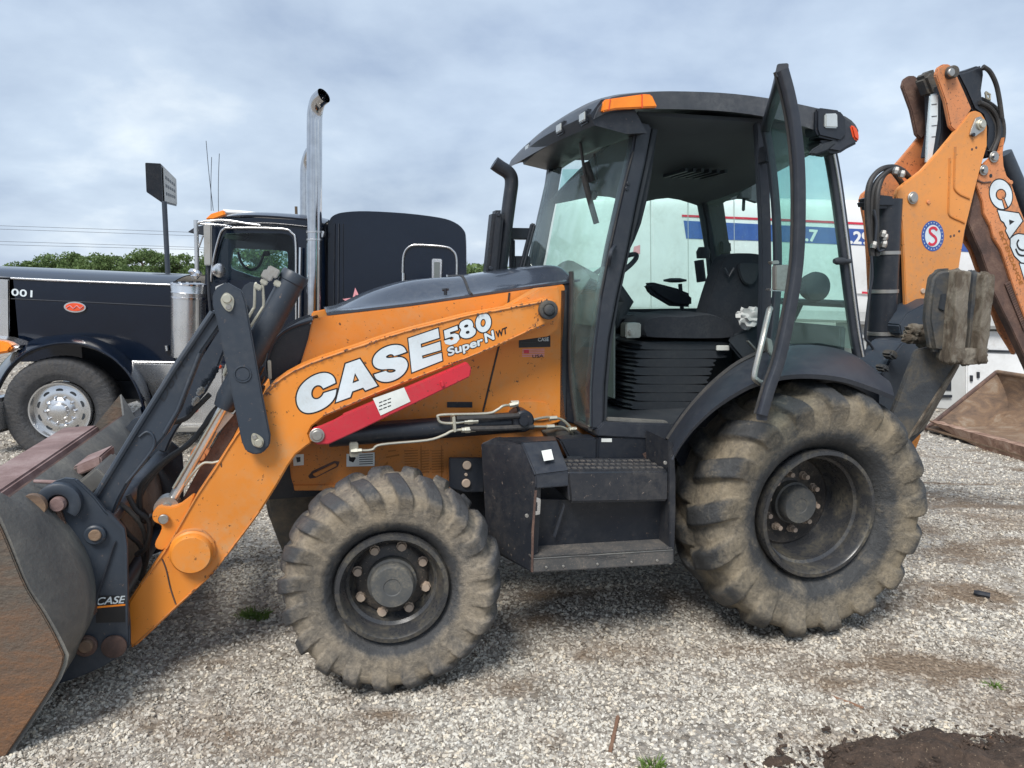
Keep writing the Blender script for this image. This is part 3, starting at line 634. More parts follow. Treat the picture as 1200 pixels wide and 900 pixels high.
# top: crowned dark hood, lofted across the machine
st = []
crown = [(382, 367), (400, 362), (433, 347), (473, 334.5), (509, 329.5), (533, 328), (568, 323.5), (597, 319), (623, 315.5), (645, 314), (655, 316.5), (662, 326)]
for i, (x, y) in enumerate(crown):
    c_ = L(x, y, -0.18)
    # side height at the same u
    best = None
    for k in range(len(side_top) - 1):
        a, b_ = L(*side_top[k], -WH), L(*side_top[k + 1], -WH)
        if a.x <= c_.x <= b_.x or (k == 0 and c_.x < a.x) or (k == len(side_top) - 2 and c_.x > b_.x):
            best = a.z + (b_.z - a.z) * (c_.x - a.x) / (b_.x - a.x); break
    zc_ = c_.z; row = []
    for j in range(-12, 13):
        f = j / 12; ww = f * (WH - 0.004); g_ = abs(f)
        row.append(Vector((c_.x, ww, best + 0.002 + max(0.004, (zc_ - best)) * (1 - sm((g_ - 0.42) / 0.58)) * (1.02 - 0.04 * g_ ** 2))))
    st.append(row)
rows = [smooth_path([st[i][j] for i in range(len(st))], 4) for j in range(25)]
MB().loft(rows).build('hood_top', M['hoodgrey'], BL, solid=-0.012, smooth=1.0)
# strap seam, knob
P_ = [rows[j][int(5.25 * 4)] + Vector((0, -0.004, 0.014)) for j in range(0, 25)]
MB().tube(P_, 0.007, 6).build('hood_seam', M['rubber'], BL)
q = MB(); c_ = L(522, 341, -0.40); q.cyl(c_ - Zd * 0.02, c_ + Zd * 0.012, 0.009, 10); q.tube([c_ + Vector((-0.016, 0, 0.006)), c_ + Vector((0.016, 0, 0.009))], 0.007, 8); q.build('hood_latch', M['black'], BL)
# nose grille
nose = [(315, 446), (313, 425), (319, 405), (331, 391), (346, 383), (366, 377), (361, 398), (354, 421), (348, 436), (330, 446)]
g_ = plate('grille_side', nose, -WH, 0.03, M['black'], bev=0.01); mir(g_)
q = MB(); ff = LP([(315, 446), (313, 425), (319, 405), (331, 391), (346, 383), (366, 376)], -WH)
bot = Vector((ff[0].x + 0.02, -WH, 0.95)); ff = [bot] + ff
rows_ = []
for j in range(-10, 11):
    f = j / 10; dxx = -0.05 * (1 - f * f)
    rows_.append([Vector((p.x + dxx * (0.6 if i > 3 else 1) + 0.03, f * WH * 0.985, p.z - 0.008)) for i, p in enumerate(ff)])
q.loft(rows_); q.build('nose', M['black'], BL, smooth=1.0, solid=0.01)
for k in range(9):
    z0 = 1.02 + k * 0.055; MB().box((-0.62, -0.3, z0), (-0.575, 0.3, z0 + 0.02)).build('grille_bar', M['grey'], BL, bev=0.003)
# edge trim of the nose (pale line)
MB().tube(smooth_path(LP([(314, 440), (313, 424), (319, 404), (331, 390), (346, 382), (366, 375.5)], -WH - 0.004), 5), 0.007, 8).build('nose_trim', M['plastic'], BL)
q = MB(); c_ = L(316, 432, -WH - 0.02); q.box(c_ - Vector((.008, .01, .05)), c_ + Vector((.008, .01, .04))); q.build('nose_latch', M['zinc'], BL, bev=.003)
# chassis side below (orange) with its openings
rail = plate('chassis_side', [(335, 512), (420, 516), (520, 512), (560, 506), (600, 500), (668, 494), (700, 505), (700, 540), (640, 545), (575, 560), (500, 570), (400, 571), (345, 572), (341, 560), (338, 530)], -0.40, 0.05, M['orange_dull'], bev=0.006)
mir(rail)
plate('chassis_lip', [(344, 569), (520, 567), (570, 560), (570, 565), (520, 574), (345, 575)], -0.415, 0.07, M['orange_dull'], bev=0.002)
q = MB()
for z_ in (0, 1): pass
plate('slot', [(361, 558), (366, 552), (392, 540), (398, 541), (396, 547), (370, 560), (363, 561)], -0.402, 0.01, M['rust_brown'], bev=0.001)
plate('tie_down_rod', [(366, 556), (393, 543), (395, 546), (370, 559)], -0.412, 0.02, M['orange_dull'], bev=0.003)
# front wheel bay (dark) behind the rail, and axle cradle
q = MB(); q.box((-0.2, -0.3, 0.6), (0.3, 0.3, 0.86)); q.build('axle_cradle', M['black'], BL, bev=0.02)
# mounting plate with two bolts, left of the battery box
plate('mount_bracket', [(527, 537), (567, 537), (567, 577), (545, 577), (527, 572)], -0.50, 0.03, M['black'])
pin('bolt', 547, 545, -0.502, 0.022, 0.012, M['nut']); pin('bolt', 546, 566, -0.502, 0.022, 0.012, M['nut']); pin('bolt', 546, 556, -0.502, 0.008, 0.006, M['nut'])
# white warning labels and printed load chart on the chassis
flat('warning_label', [[(343, 533), (356, 532), (356, 545), (344, 546)]], -0.4035, M['decal_paper'], rail)
flat('warning_label', [[(406, 532), (439, 530), (439, 546), (406, 547)]], -0.4035, M['decal_paper'], rail)
flat('label_symbol', [[(409, 534), (414, 533), (417, 537), (414, 542), (409, 540)]], -0.4045, M['decal_black'], rail)
flat('label_symbol', [[(347, 536), (352, 535.5), (352, 541), (348, 542)]], -0.4045, M['decal_black'], rail)
flat('label_text', [[(421 + 0, 533 + k * 2.6), (437, 532.3 + k * 2.6), (437, 533.2 + k * 2.6), (421, 533.9 + k * 2.6)] for k in range(5)], -0.4045, M['decal_black'], rail)
flat('load_chart', [[(x0, y0 + k * 3.1), (x1, y0 - 0.8 + k * 3.1), (x1, y0 + 0.3 + k * 3.1), (x0, y0 + 1.1 + k * 3.1)] for x0, x1 in ((474, 490), (494, 503), (506, 520)) for y0 in (528,) for k in range(9)], -0.4035, M['decal_brown'], rail)
flat('load_chart_drawing', [[(452, 535), (468, 532), (468, 534), (452, 537)], [(444, 551), (454, 541), (455, 543), (446, 553)], [(455, 528), (464, 527), (464, 528.5), (455, 529.5)]], -0.4035, M['decal_brown'], rail)
for x0 in (493, 517): flat('load_chart_frame', [[(x0, 522), (x0 + 1, 522), (x0 + 1, 562), (x0, 562)]], -0.4035, M['decal_brown'], rail)

# ------------------------------------------------------------ stickers on the hood side
flat('model_sticker', [[(608, 393.5), (645, 393), (645, 406.5), (608, 407.5)]], -WH - 0.002, M['decal_black'], side)
flat('sticker_line', [[(610, 395 + k * 3), (628, 394.8 + k * 3), (628, 395.8 + k * 3), (610, 396 + k * 3)] for k in range(3)], -WH - 0.003, M['plastic'], side)
text('sticker_text', 'CASE', L(630.5, 400, -WH - .003), L(643, 399.5, -WH - .003), L(630.5, 396, -WH - .003), M['decal'], side, 0.03)
flat('flag_sticker', [[(612, 409 + k * 2), (638, 408.6 + k * 2), (638, 409.6 + k * 2), (612, 410 + k * 2)] for k in range(5)], -WH - 0.002, M['decal_pink'], side)
flat('flag_sticker_star', [[(614, 410), (620, 410), (620, 414), (614, 414)]], -WH - 0.003, M['decal_red'], side)
text('sticker_text', 'USA', L(624, 419.5, -WH - .003), L(637, 419, -WH - .003), L(624, 415.8, -WH - .003), M['decal_black'], side, 0.02)

# ------------------------------------------------------------ loader arm
WA = -0.62
arm_top = [(640, 348.5), (632, 352), (610, 356), (585, 361), (550, 367), (517, 375.5), (487, 383), (462, 390), (440, 397), (420, 404), (400, 410.5), (375, 419), (355, 427), (336, 437), (322, 447), (311, 459), (302, 474), (293, 489), (277, 508), (254.6, 543), (230, 580), (197, 637), (187, 652), (165, 683), (150, 706)]
arm = arm_top + [(149, 730), (151, 752), (155, 760), (163, 754), (207, 713), (247, 676), (279.5, 635), (304, 602), (326, 567), (338, 546), (347, 533), (360, 523), (366, 519), (362, 508), (366, 500), (380, 489), (400, 480.5), (447, 460.5), (512, 435.5), (540, 424.5), (585, 406), (625, 387.5), (648, 376), (657, 366), (653, 352)]
near_arm = plate('loader_arm', arm, WA, 0.10, M['orange'], bev=0.008, seg=3)
far_arm = mir(near_arm)
# welded rim strip along the upper edge (rough edge line)
q = MB(); e_ = [L(x + 0.5, y + 2.5, WA - 0.002) for x, y in arm_top[:-1]]
e_ = smooth_path(e_, 6); e2_ = []
for i, p in enumerate(e_): e2_.append(p + Vector((0, 0, 0.0022 * mnoise.noise(Vector((p.x * 40, 0, p.z * 40))))))
q.tube(e2_, 0.0045, 6); q.build('weld_seam', M['orange_dull'], near_arm)
q = MB(); low = [L(x - 0.5, y - 2.5, WA - 0.002) for x, y in arm[len(arm_top) + 2:-3] if not (340 < x < 372)]
lo1 = [p for p in low if p.x < -0.5]; lo2 = [p for p in low if p.x > -0.4]
for l_ in (lo1, lo2):
    if len(l_) > 2: MB().tube(smooth_path(l_, 6), 0.004, 6).build('weld_seam', M['orange_dull'], near_arm)
# front ear with pin, boss, weld lines
plate('arm_ear', [(198, 640), (181, 640), (190, 618), (180, 611), (179, 601), (186, 594), (198, 595), (211, 592), (228, 582)], WA + 0.015, 0.05, M['orange'], near_arm, k=3)
pin('pin', 192, 608, WA + 0.005, 0.022, 0.014, M['steel'], near_arm)
bs = MB(); bs.lathe(L(226, 646, WA), (0, -1, 0), [(0, 0.098), (0.012, 0.098), (0.02, 0.09), (0.045, 0.088), (0.055, 0.08), (0.057, 0.0)], 40); bs.build('arm_boss', M['orange'], near_arm)
MB().tube(smooth_path([L(190, 655, WA - .001), L(195, 668, WA - .001), L(200, 690, WA - .001), L(206, 708, WA - .001)], 4), 0.0035, 6).build('weld_crack', M['rust_brown'], near_arm)
q = MB(); q.tube(smooth_path([L(200, 655, WA - .001), L(203, 634, WA - .001), L(216, 623, WA - .001), L(236, 622, WA - .001), L(250, 635, WA - .001)], 5), 0.009, 8); q.build('weld_seam', M['orange_dull'], near_arm)
# rear pivot
plate('pivot_plate', [(633, 338), (655, 335.5), (658, 360), (654, 386), (644, 394), (600, 400), (560, 380)], -0.56, 0.12, M['orange'], bev=0.006)
pv = MB(); pv.lathe(L(641, 363, WA), (0, -1, 0), [(0, 0.046), (0.03, 0.046), (0.034, 0.04), (0.034, 0.03), (0.03, 0.028), (0.045, 0.024), (0.05, 0.016), (0.05, 0)], 28); pv.build('pivot_pin', M['mudsteel'], BL)

# lettering on the arm
def RA(pts): return [(340 + x / 7.5, 360 + y / 7.5) for x, y in pts]
def RB(pts): return [(480 + x / 9, 350 + y / 9) for x, y in pts]
def ell(cx, cy, rx, ry, a=0, n=20):
    return [(cx + rx * math.cos(t_) * math.cos(a) - ry * math.sin(t_) * math.sin(a), cy + rx * math.cos(t_) * math.sin(a) + ry * math.sin(t_) * math.cos(a)) for t_ in (2 * math.pi * k / n for k in range(n))]
LET = {
 'C': ([(398, 665), (392, 630), (368, 596), (320, 576), (262, 580), (190, 608), (120, 660), (75, 720), (55, 790), (60, 850), (88, 905), (140, 932), (210, 925), (290, 892), (355, 845), (398, 785), (406, 722), (350, 738), (296, 755), (280, 785), (245, 810), (205, 808), (183, 775), (188, 728), (215, 692), (250, 682), (276, 693), (292, 714), (345, 690)], []),
 'A': ([(488, 498), (612, 455), (768, 690), (662, 732), (642, 706), (545, 740), (528, 790), (402, 836)], [[(570, 578), (607, 644), (548, 668)]]),
 'S': ([(1022, 392), (1000, 348), (950, 330), (880, 335), (800, 368), (742, 420), (723, 480), (742, 526), (795, 548), (870, 541), (925, 545), (930, 562), (900, 576), (862, 576), (842, 560), (790, 575), (738, 592), (755, 632), (808, 656), (872, 656), (950, 626), (1010, 575), (1037, 512), (1020, 460), (972, 436), (900, 445), (850, 449), (838, 434), (868, 413), (900, 412), (914, 428), (970, 412)], []),
}
def curvy(P, corners):                             # corner cutting, sharp corners kept
    for _ in range(2):
        Q = []; n = len(P)
        for k, p in enumerate(P):
            if p in corners: Q.append(p); continue
            a, b_ = P[k - 1], P[(k + 1) % n]
            Q += [(p[0] * .75 + a[0] * .25, p[1] * .75 + a[1] * .25), (p[0] * .75 + b_[0] * .25, p[1] * .75 + b_[1] * .25)]
        P = Q
    return P
for nm, (o1, hs) in LET.items():
    if nm != 'A': o1 = curvy(o1, [(398, 665), (406, 722), (296, 755), (292, 714), (1022, 392), (914, 428), (738, 592), (842, 560)])
    flat('letter_outline', [RA(o1)], WA - 0.0012, M['decal_black'], near_arm, off=0.0065)
    flat('letter', [RA(o1)], WA - 0.0022, M['decal'], near_arm, holes=[RA(h) for h in hs])
    for h in hs: flat('letter_outline', [RA(h)], WA - 0.0028, M['decal_black'], near_arm); flat('letter_counter', [[(x_, y_) for x_, y_ in RA([(sum(p[0] for p in h) / 3 + (p[0] - sum(q_[0] for q_ in h) / 3) * 0.5, sum(p[1] for p in h) / 3 + (p[1] - sum(q_[1] for q_ in h) / 3) * 0.5) for p in h])]], WA - 0.0034, M['orange'], near_arm)
E1 = [(-14, 420), (300, 313), (314, 412), (116, 476), (122, 518), (322, 452), (330, 542), (130, 600), (137, 634), (336, 572), (345, 652), (25, 778)]
FIVE = [(362, 338), (503, 285), (510, 328), (425, 354), (430, 378), (478, 366), (515, 380), (527, 425), (494, 468), (432, 490), (378, 477), (364, 443), (425, 424), (438, 440), (462, 430), (463, 408), (442, 400), (374, 424)]
EIGHT = smooth_path([Vector((x, y, 0)) for x, y in [(560, 238), (610, 220), (652, 235), (670, 275), (668, 300), (696, 328), (692, 368), (655, 402), (600, 418), (550, 406), (528, 372), (545, 328), (525, 300), (532, 263)]], 3, True)
EIGHT = [(p.x, p.y) for p in EIGHT]
for o1, hs in ((E1, []), (FIVE, []), (EIGHT, [ell(597, 288, 24, 14, -0.4), ell(612, 354, 21, 15, -0.4)]), (ell(778, 253, 80, 102, 0.15, 32), [ell(775, 255, 27, 42, 0.15)])):
    flat('letter_outline', [RB(o1)], WA - 0.0012, M['decal_black'], near_arm, off=0.0052)
    flat('letter', [RB(o1)], WA - 0.0022, M['decal'], near_arm)
    for h in hs: flat('letter_counter', [RB(h)], WA - 0.003, M['decal_black'], near_arm)
    if o1 is not EIGHT and hs: flat('letter_counter', [RB(ell(775, 255, 17, 31, 0.15))], WA - 0.0036, M['orange'], near_arm)
for s_, a, b_, c_ in (('Super', (525.8, 416.8), (566, 403.5), (524.5, 407.8)), ('N', (569.5, 401), (579.2, 397.3), (567.8, 391.2))):
    for dd, mt, off in ((0.0014, 'decal_black', 0.17), (0.0030, 'decal', 0.06)):
        text('lettering', s_, L(*a, WA - dd), L(*b_, WA - dd), L(*c_, WA - dd), M[mt], near_arm, off)
text('lettering', 'WT', L(581.7, 395.8, WA - .0014), L(594.5, 390.5, WA - .0014), L(581, 388.5, WA - .0014), M['decal_black'], near_arm, 0.05)

# ------------------------------------------------------------ red lock strut
s1 = plate('lock_strut', [(362.5, 510), (366, 502), (376, 499), (392, 492), (402, 486.5), (548, 424.5), (552.5, 432), (551, 441.5), (420, 505), (385, 521), (370, 521)], -0.675, 0.018, M['red'], bev=0.005)
plate('lock_strut_flange', [(402, 487), (548, 425), (549, 428), (404, 490.5)], -0.674, 0.055, M['red'], s1, bev=0.002)
plate('lock_strut_flange', [(420, 504), (551, 440), (550.5, 437.5), (418, 501)], -0.672, 0.05, M['red'], s1, bev=0.002)
pin('pin', 371.5, 510, -0.676, 0.024, 0.014, M['steel'], s1, ring=0.033)
flat('strut_label', [[(437, 467), (473.5, 454), (481, 470.5), (446, 487)]], -0.6775, M['decal_paper'], s1)
flat('label_text', [[(444 + i * 5, 471.5 - i * 1.9 + k * 4.2), (448 + i * 5, 470 - i * 1.9 + k * 4.2), (448.3 + i * 5, 471 - i * 1.9 + k * 4.2), (444.3 + i * 5, 472.5 - i * 1.9 + k * 4.2)] for i in range(3) for k in range(3)], -0.6787, M['decal_black'], s1)
plate('strut_catch', [(516, 448), (519, 446), (521, 452), (518, 454)], -0.69, 0.015, M['red'], s1, bev=.002)

# ------------------------------------------------------------ lift cylinder and hydraulic lines
cyl = MB(); cyl.tube([L(385, 511, -0.55), L(615, 494, -0.55)], 0.052, 28); cyl.build('lift_cylinder', M['black'], BL)
q = MB(); q.lathe(L(614, 494, -0.62), (0, 1, 0), [(0, 0.045), (0.01, 0.055), (0.12, 0.055), (0.13, 0.045)], 28); q.lathe(L(614, 494, -0.64), (0, 1, 0), [(0, 0.022), (0.03, 0.024)], 16); q.build('cylinder_eye', M['black'], BL)
fc = mir(bpy.data.objects['lift_cylinder'])
mtube('hydraulic_hose', [(535, 490.5, -0.625), (575, 489, -0.625), (608, 487, -0.62)], 0.014, M['rubber'])
mtube('hydraulic_hose', [(550, 502.5, -0.625), (585, 502, -0.625), (625, 500, -0.61)], 0.014, M['rubber'])
mtube('steel_line', [(420, 528, -0.62), (436, 527, -0.62), (447, 521, -0.62), (500, 516, -0.62), (520, 510, -0.62), (530, 505, -0.62), (545, 503, -0.62)], 0.0065, M['zinc'], k=5)
mtube('steel_line', [(545, 494, -0.625), (530, 496, -0.625), (517, 495, -0.625), (513.5, 490, -0.625), (518, 486, -0.625), (570, 484.5, -0.625), (583, 480, -0.625), (590, 475.5, -0.625), (600, 474.5, -0.6)], 0.0065, M['zinc'])
for px, py, qx, qy, r_ in ((544, 494, 560, 493, .013), (541, 504, 557, 503, .013), (411, 529, 424, 528, .012), (597, 475, 607, 473, .012)):
    q = MB(); A_, B_ = L(px, py, -0.625), L(qx, qy, -0.625); q.cyl(A_, B_, r_, 6); q.cyl(A_ + (B_ - A_) * 0.25, A_ + (B_ - A_) * 0.6, r_ * 1.25, 6); q.build('line_fitting', M['zinc'], BL, smooth=0.3)
q = MB(); q.box(L(415, 531, -0.62) - Vector((.02, .0, .02)), L(415, 531, -0.62) + Vector((.02, .05, .05))); q.build('line_fitting', M['zinc'], BL, bev=.004)
plate('line_clamp', [(530, 489), (533.5, 488), (535, 506), (532, 507)], -0.64, 0.06, M['zinc'], bev=.002)
for pts in ([(606, 476, -.6), (608, 482, -.6), (606, 488, -.6)], [(625, 492, -.55), (640, 489, -.52), (655, 490.5, -.5), (663, 495, -.5), (672, 505, -.5)], [(622, 500, -.55), (645, 500, -.52), (660, 501, -.5), (672, 509, -.5)]):
    mtube('steel_line', pts, 0.007, M['zinc'] if pts[0][0] > 606 else M['black'])
for px, py in ((648, 490), (645, 500), (671, 503), (603, 472)):
    q = MB(); c_ = L(px, py, -0.53); q.cyl(c_ - Ud * 0.02, c_ + Ud * 0.02, 0.013, 6); q.build('line_fitting', M['zinc'], BL, smooth=.3)
plate('valve_bracket', [(640, 508), (655, 505), (676, 504), (690, 514), (690, 520), (645, 518)], -0.5, 0.1, M['mudsteel'], bev=.004)

# chipped paint along the arm edges: irregular bare flecks, joined
q = MB(); rgc = np.random.default_rng(4)
for line, n_c in (([L(x + .8, y + 3.2, WA - .0016) for x, y in arm_top[:16]], 85), (lo2, 70), (lo1, 16), ([L(x, y, WA - .0016) for x, y in ((625, 361), (634, 354), (626, 383), (648, 378))], 26)):
    lp_ = smooth_path(line, 8)
    for k in range(n_c):
        p = lp_[rgc.integers(len(lp_) - 1)]; d_ = (lp_[min(len(lp_) - 1, lp_.index(p) + 1)] - p).normalized(); nz_ = Vector((d_.z, 0, -d_.x))
        p = p + nz_ * rgc.normal() * .004 + Vector((0, -.0062 - .00002 * k, 0)); a = .003 + .011 * rgc.random() ** 2; b_ = .0012 + .0022 * rgc.random()
        q.add([p - d_ * a, p - d_ * a * .3 + nz_ * b_, p + d_ * a * .6 + nz_ * b_ * .7, p + d_ * a, p + d_ * a * .2 - nz_ * b_, p - d_ * a * .7 - nz_ * b_ * .6], [(0, 1, 2, 3, 4, 5)])
o = q.build('paint_wear', M['rust_brown'], near_arm); o['kind'] = 'stuff'

plate('axle_guard', [(309, 580), (316, 571), (345, 566), (392, 574), (385, 605), (352, 640), (348, 676), (340, 668), (326, 636), (314, 604)], -.15, .12, M['mudsteel'], bev=.03, seg=3)
# ------------------------------------------------------------ bucket linkage
bell = plate('bellcrank', [(249, 345), (254, 337), (265, 330.5), (284, 341), (288.5, 356), (307, 460), (317, 511), (316, 522), (308, 531), (298, 533), (288, 529), (283, 517), (254, 376), (249, 357)], -0.69, 0.035, M['grey'], bev=0.006)
mir(bell)
def keeper(px, py, qx, qy, w, par, r1=0.026, r2=0.019):
    a, b_ = L(px, py, w), L(qx, qy, w); d = (b_ - a).normalized(); nrm = d.cross(Wd)
    pts = [a + nrm * r1, a - d * r1, a - nrm * r1, b_ - nrm * r2, b_ + d * r2, b_ + nrm * r2]
    q = MB(); q.prism([p for p in smooth_path(pts, 5, True)], (0, 0.01, 0)); q.build('pin_keeper', M['zinc'], par, bev=0.002)
    pin('pin', px, py, w - 0.001, r1 * 0.72, 0.012, M['zinc'], par); pin('bolt', qx, qy, w - 0.001, r2 * 0.6, 0.008, M['steel'], par)
keeper(266, 350, 268, 360, -0.70, bell); keeper(303, 519, 298.5, 512, -0.70, bell, 0.024, 0.017)
q = MB(); q.tube(circ(L(284.5, 438.5, -0.6915), Ud, Zd, 0.034, 24) + [circ(L(284.5, 438.5, -0.6915), Ud, Zd, 0.034, 24)[0]], 0.0035, 6); q.build('weld_ring', M['grey'], bell)
q = MB(); q.lathe(L(284.5, 438.5, -0.69), (0, -1, 0), [(0, .028), (.003, .027), (.003, 0)], 24); q.build('pivot_cap', M['grey'], bell)
# tilt cylinder with its chrome rod, near and far
def tilt(w, far=False):
    top, bot_, end = L(347, 320, -0.53), L(262, 478, -0.53), L(197, 594, -0.53)
    for p in (top, bot_, end): p.y = w
    d = (top - bot_).normalized()
    q = MB(); q.lathe(bot_, d, [(0, 0.03), (0.0, 0.045), (0.05, 0.056), ((top - bot_).length - 0.05, 0.056), ((top - bot_).length - 0.045, 0.06), ((top - bot_).length - 0.01, 0.06), ((top - bot_).length, 0.055), ((top - bot_).length, 0.045), ((top - bot_).length - 0.02, 0.04), ((top - bot_).length - 0.02, 0)], 28)
    o = q.build('tilt_cylinder', M['grey'], BL)
    MB().cyl(bot_ + d * 0.1, end, 0.022, 20).build('cylinder_rod', M['tank_rod'], BL)
    e_ = MB(); e_.lathe(end + Vector((0, -0.035, 0)), Wd, [(0, 0.03), (0, 0.055), (0.07, 0.055), (0.07, 0.03)], 24); e_.lathe(end + Vector((0, -0.05, 0)), Wd, [(0, 0.028), (0.1, 0.028)], 16)
    e_.build('rod_eye', M['orange_worn'] if far else M['steel'], BL)
tilt(-0.53); tilt(0.53, True)
for off in (0, 1):
    mtube('steel_line', [(310 - off * 9, 328 + off * 4, -0.56), (308 - off * 9, 333 + off * 2, -0.56), (309 - off * 11, 356 + off * 3, -0.56), (305 - off * 10, 365, -0.56), (280 - off * 6, 405, -0.56), (262, 440, -0.56)], 0.0065, M['zinc'])
mtube('steel_line', [(327, 330, -0.56), (322, 340, -0.56), (296, 388, -0.56), (270, 436, -0.56)], 0.0065, M['grey'])
for c0, s_ in (((313, 322), .028), ((319, 318), .03), ((302, 336), .018), ((309, 330), .018), ((325, 332), .02)):
    q = MB(); p = L(*c0, -0.56); q.box(p - Vector((s_, s_, s_)) * .8, p + Vector((s_, s_, s_ * .6)), Matrix.Rotation(0.5, 3, 'Y')); q.build('line_fitting', M['zinc'] if s_ < .025 else M['steel'], BL, bev=.005)
# long dark tilt link (cast, ribbed)
link = [(250, 362), (243, 372), (205, 428), (160, 500), (140, 533), (112, 580), (108, 590), (118, 602), (131, 606), (140, 585), (150, 567), (178, 530), (195, 510), (210, 483), (237, 412), (262, 376), (258, 364)]
lk = plate('tilt_link', link, -0.655, 0.09, M['grey'], bev=0.01); mir(lk)
q = MB(); q.tube([L(249, 366, -0.66), L(205, 431, -0.66), L(160, 503, -0.66), L(113, 580, -0.66)], 0.013, 8); q.tube([L(192, 508, -0.658), L(208, 481, -0.658), L(234, 414, -0.658)], 0.008, 8)
q.tube(smooth_path([L(x, y, -0.658) for x, y in ((163, 512), (172, 506), (179, 511), (180, 524), (165, 545), (148, 566))], 4), 0.006, 8)
q.build('link_rib', M['grey'], lk)
text('cast_lettering', 'D8749C', L(192, 471, -0.6565), L(231, 403, -0.6565), L(185, 465, -0.6565), M['black'], lk, 0.0)
q = MB(); q.lathe(L(205, 566, 0.0) + Vector((0, .35, 0)), Wd, [(0, .03), (0, .055), (.08, .055), (.08, .03)], 20)
# hoses down to the coupler
for i, pts in enumerate([[(262, 470, -.5), (248, 485, -.5), (235, 505, -.5), (215, 525, -.5), (190, 545, -.5), (170, 570, -.48), (163, 590, -.48), (172, 605, -.45)],
             [(255, 480, -.52), (240, 498, -.52), (222, 520, -.52), (198, 536, -.52), (176, 556, -.52), (164, 575, -.5), (168, 610, -.45), (178, 604, -.4)],
             [(246, 462, -.5), (230, 478, -.5), (218, 490, -.5), (203, 495, -.5)],
             [(150, 580, -.5), (160, 598, -.5), (175, 612, -.5), (172, 640, -.48), (160, 650, -.45)],
             [(140, 590, -.4), (155, 602, -.4), (168, 620, -.4), (172, 650, -.4), (165, 680, -.4)], [(132, 600, -.3), (150, 625, -.3), (165, 640, -.3), (170, 660, -.3)]]):
    mtube('hydraulic_hose', pts, 0.012, M['rubber'])
for pts in ([(265, 470, -.56), (250, 492, -.56), (222, 540, -.56), (203, 572, -.56)], [(280, 507, -.58), (262, 536, -.58), (251, 542, -.58), (238, 543, -.58), (226, 555, -.58), (217, 568, -.56)]):
    mtube('steel_line', pts, 0.006, M['zinc'])
for px, py in ((248, 441), (240, 448), (235, 458), (229, 470), (252, 434), (222, 480)):
    q = MB(); p = L(px, py, -0.5); dd_ = Vector((.45 + .3 * random.random(), 0, .8)).normalized(); q.cyl(p - dd_ * .022, p + dd_ * .022, .013, 6); q.cyl(p - dd_ * .008, p + dd_ * .01, .018, 6); q.build('line_fitting', M['steel'] if px % 2 else M['grey'], BL, bev=.004)
# rusty inner face of the far arm seen past the near one
plate('arm_inner_rib', [(276, 482), (262, 500), (230, 555), (210, 592), (232, 582), (272, 515), (284, 492)], -0.49, 0.02, M['rust_brown'], bev=.003)
plate('tape_strip', [(267, 482), (274, 486), (255, 508), (250, 503)], -0.51, 0.01, M['decal_paper'], bev=.002)
# cross tube between the arms
q = MB(); p = L(226, 646, -0.5); q.cyl(p, Vector((p.x, 0.52, p.z)), 0.085, 28); q.build('cross_tube', M['orange_dull'], BL)
# ------------------------------------------------------------ quick coupler
cp_out = [(36, 588), (50, 578), (60, 566), (75, 561), (88, 562), (97, 570), (110, 582), (124, 600), (138, 611), (146, 621), (148.5, 650), (149, 700), (152, 735), (152, 758), (140, 770), (118, 783), (90, 795), (62, 804), (70, 786), (80, 772), (93, 757), (97, 735), (95, 690), (82, 660), (60, 628), (44, 608)]
cp = plate('coupler_plate', cp_out, -0.74, 0.03, M['grey'], bev=0.006); mir(cp)
plate('coupler_rib', [(64, 592), (68, 592), (80, 625), (98, 655), (108, 680), (113, 720), (108, 722), (103, 690), (92, 662), (75, 640), (66, 618)], -0.765, 0.025, M['rust_brown'], cp, bev=.006)
q = MB(); p = L(71, 588, -0.74); hk = []
for k in range(15):
    a = R(205) - k / 14 * R(250); hk.append(p + Vector((math.cos(a) * 0.062, -0.012, math.sin(a) * 0.062)))
q.tube(hk, 0.02, 10, sq=(0.024, 0.026)); q.build('coupler_hook', M['grey'], cp, smooth=.8)
for px, py, r_, d, mt in ((71, 588, .03, .05, 'rust_rim'), (112, 626, .042, .02, 'grey'), (101, 756, .045, .018, 'rust_brown'), (134, 757, .05, .012, 'rust_brown')):
    pin('pin', px, py, -0.745, r_, d, M[mt], cp)
pin('pin', 111.5, 627, -0.765, 0.024, 0.01, M['rust_far'], cp); pin('pin', 101, 756, -0.762, 0.028, 0.02, M['rust_far'], cp)
plate('coupler_stiffener', [(133, 637), (136, 634), (115, 700), (112, 722), (109, 720), (112, 698)], -0.752, 0.012, M['plastic'], cp, bev=.003)
plate('coupler_edge', [(124, 598), (131, 603), (146, 619), (149, 640), (150, 735), (147, 735), (145.5, 640), (143, 622), (128, 607)], -0.755, 0.02, M['grey'], cp, bev=.002)
flat('sticker', [[(112.5, 698), (147.5, 698), (147.5, 729), (112.5, 730)]], -0.7425, M['decal_black'], cp)
text('sticker_text', 'CASE', L(113, 709, -.7435), L(146.5, 706.5, -.7435), L(114, 700.5, -.7435), M['decal'], cp, 0.03, 0.2)
flat('sticker_stripe', [[(112.5, 710.6), (147.5, 707.6), (147.5, 709.6), (112.5, 713)]], -0.7435, M['amber'], cp)
q = MB()
for z_, r_ in ((626, .04), (756, .045)):
    p = L(112 if z_ < 700 else 103, z_, -0.72); q.cyl(p, Vector((p.x, 0.72, p.z)), r_, 20)
a = L(112, 640, 0); q.box((a.x - .02, -0.35, .35), (a.x + .03, 0.35, .75)); q.build('coupler_beam', M['grey'], BL, bev=0.006)
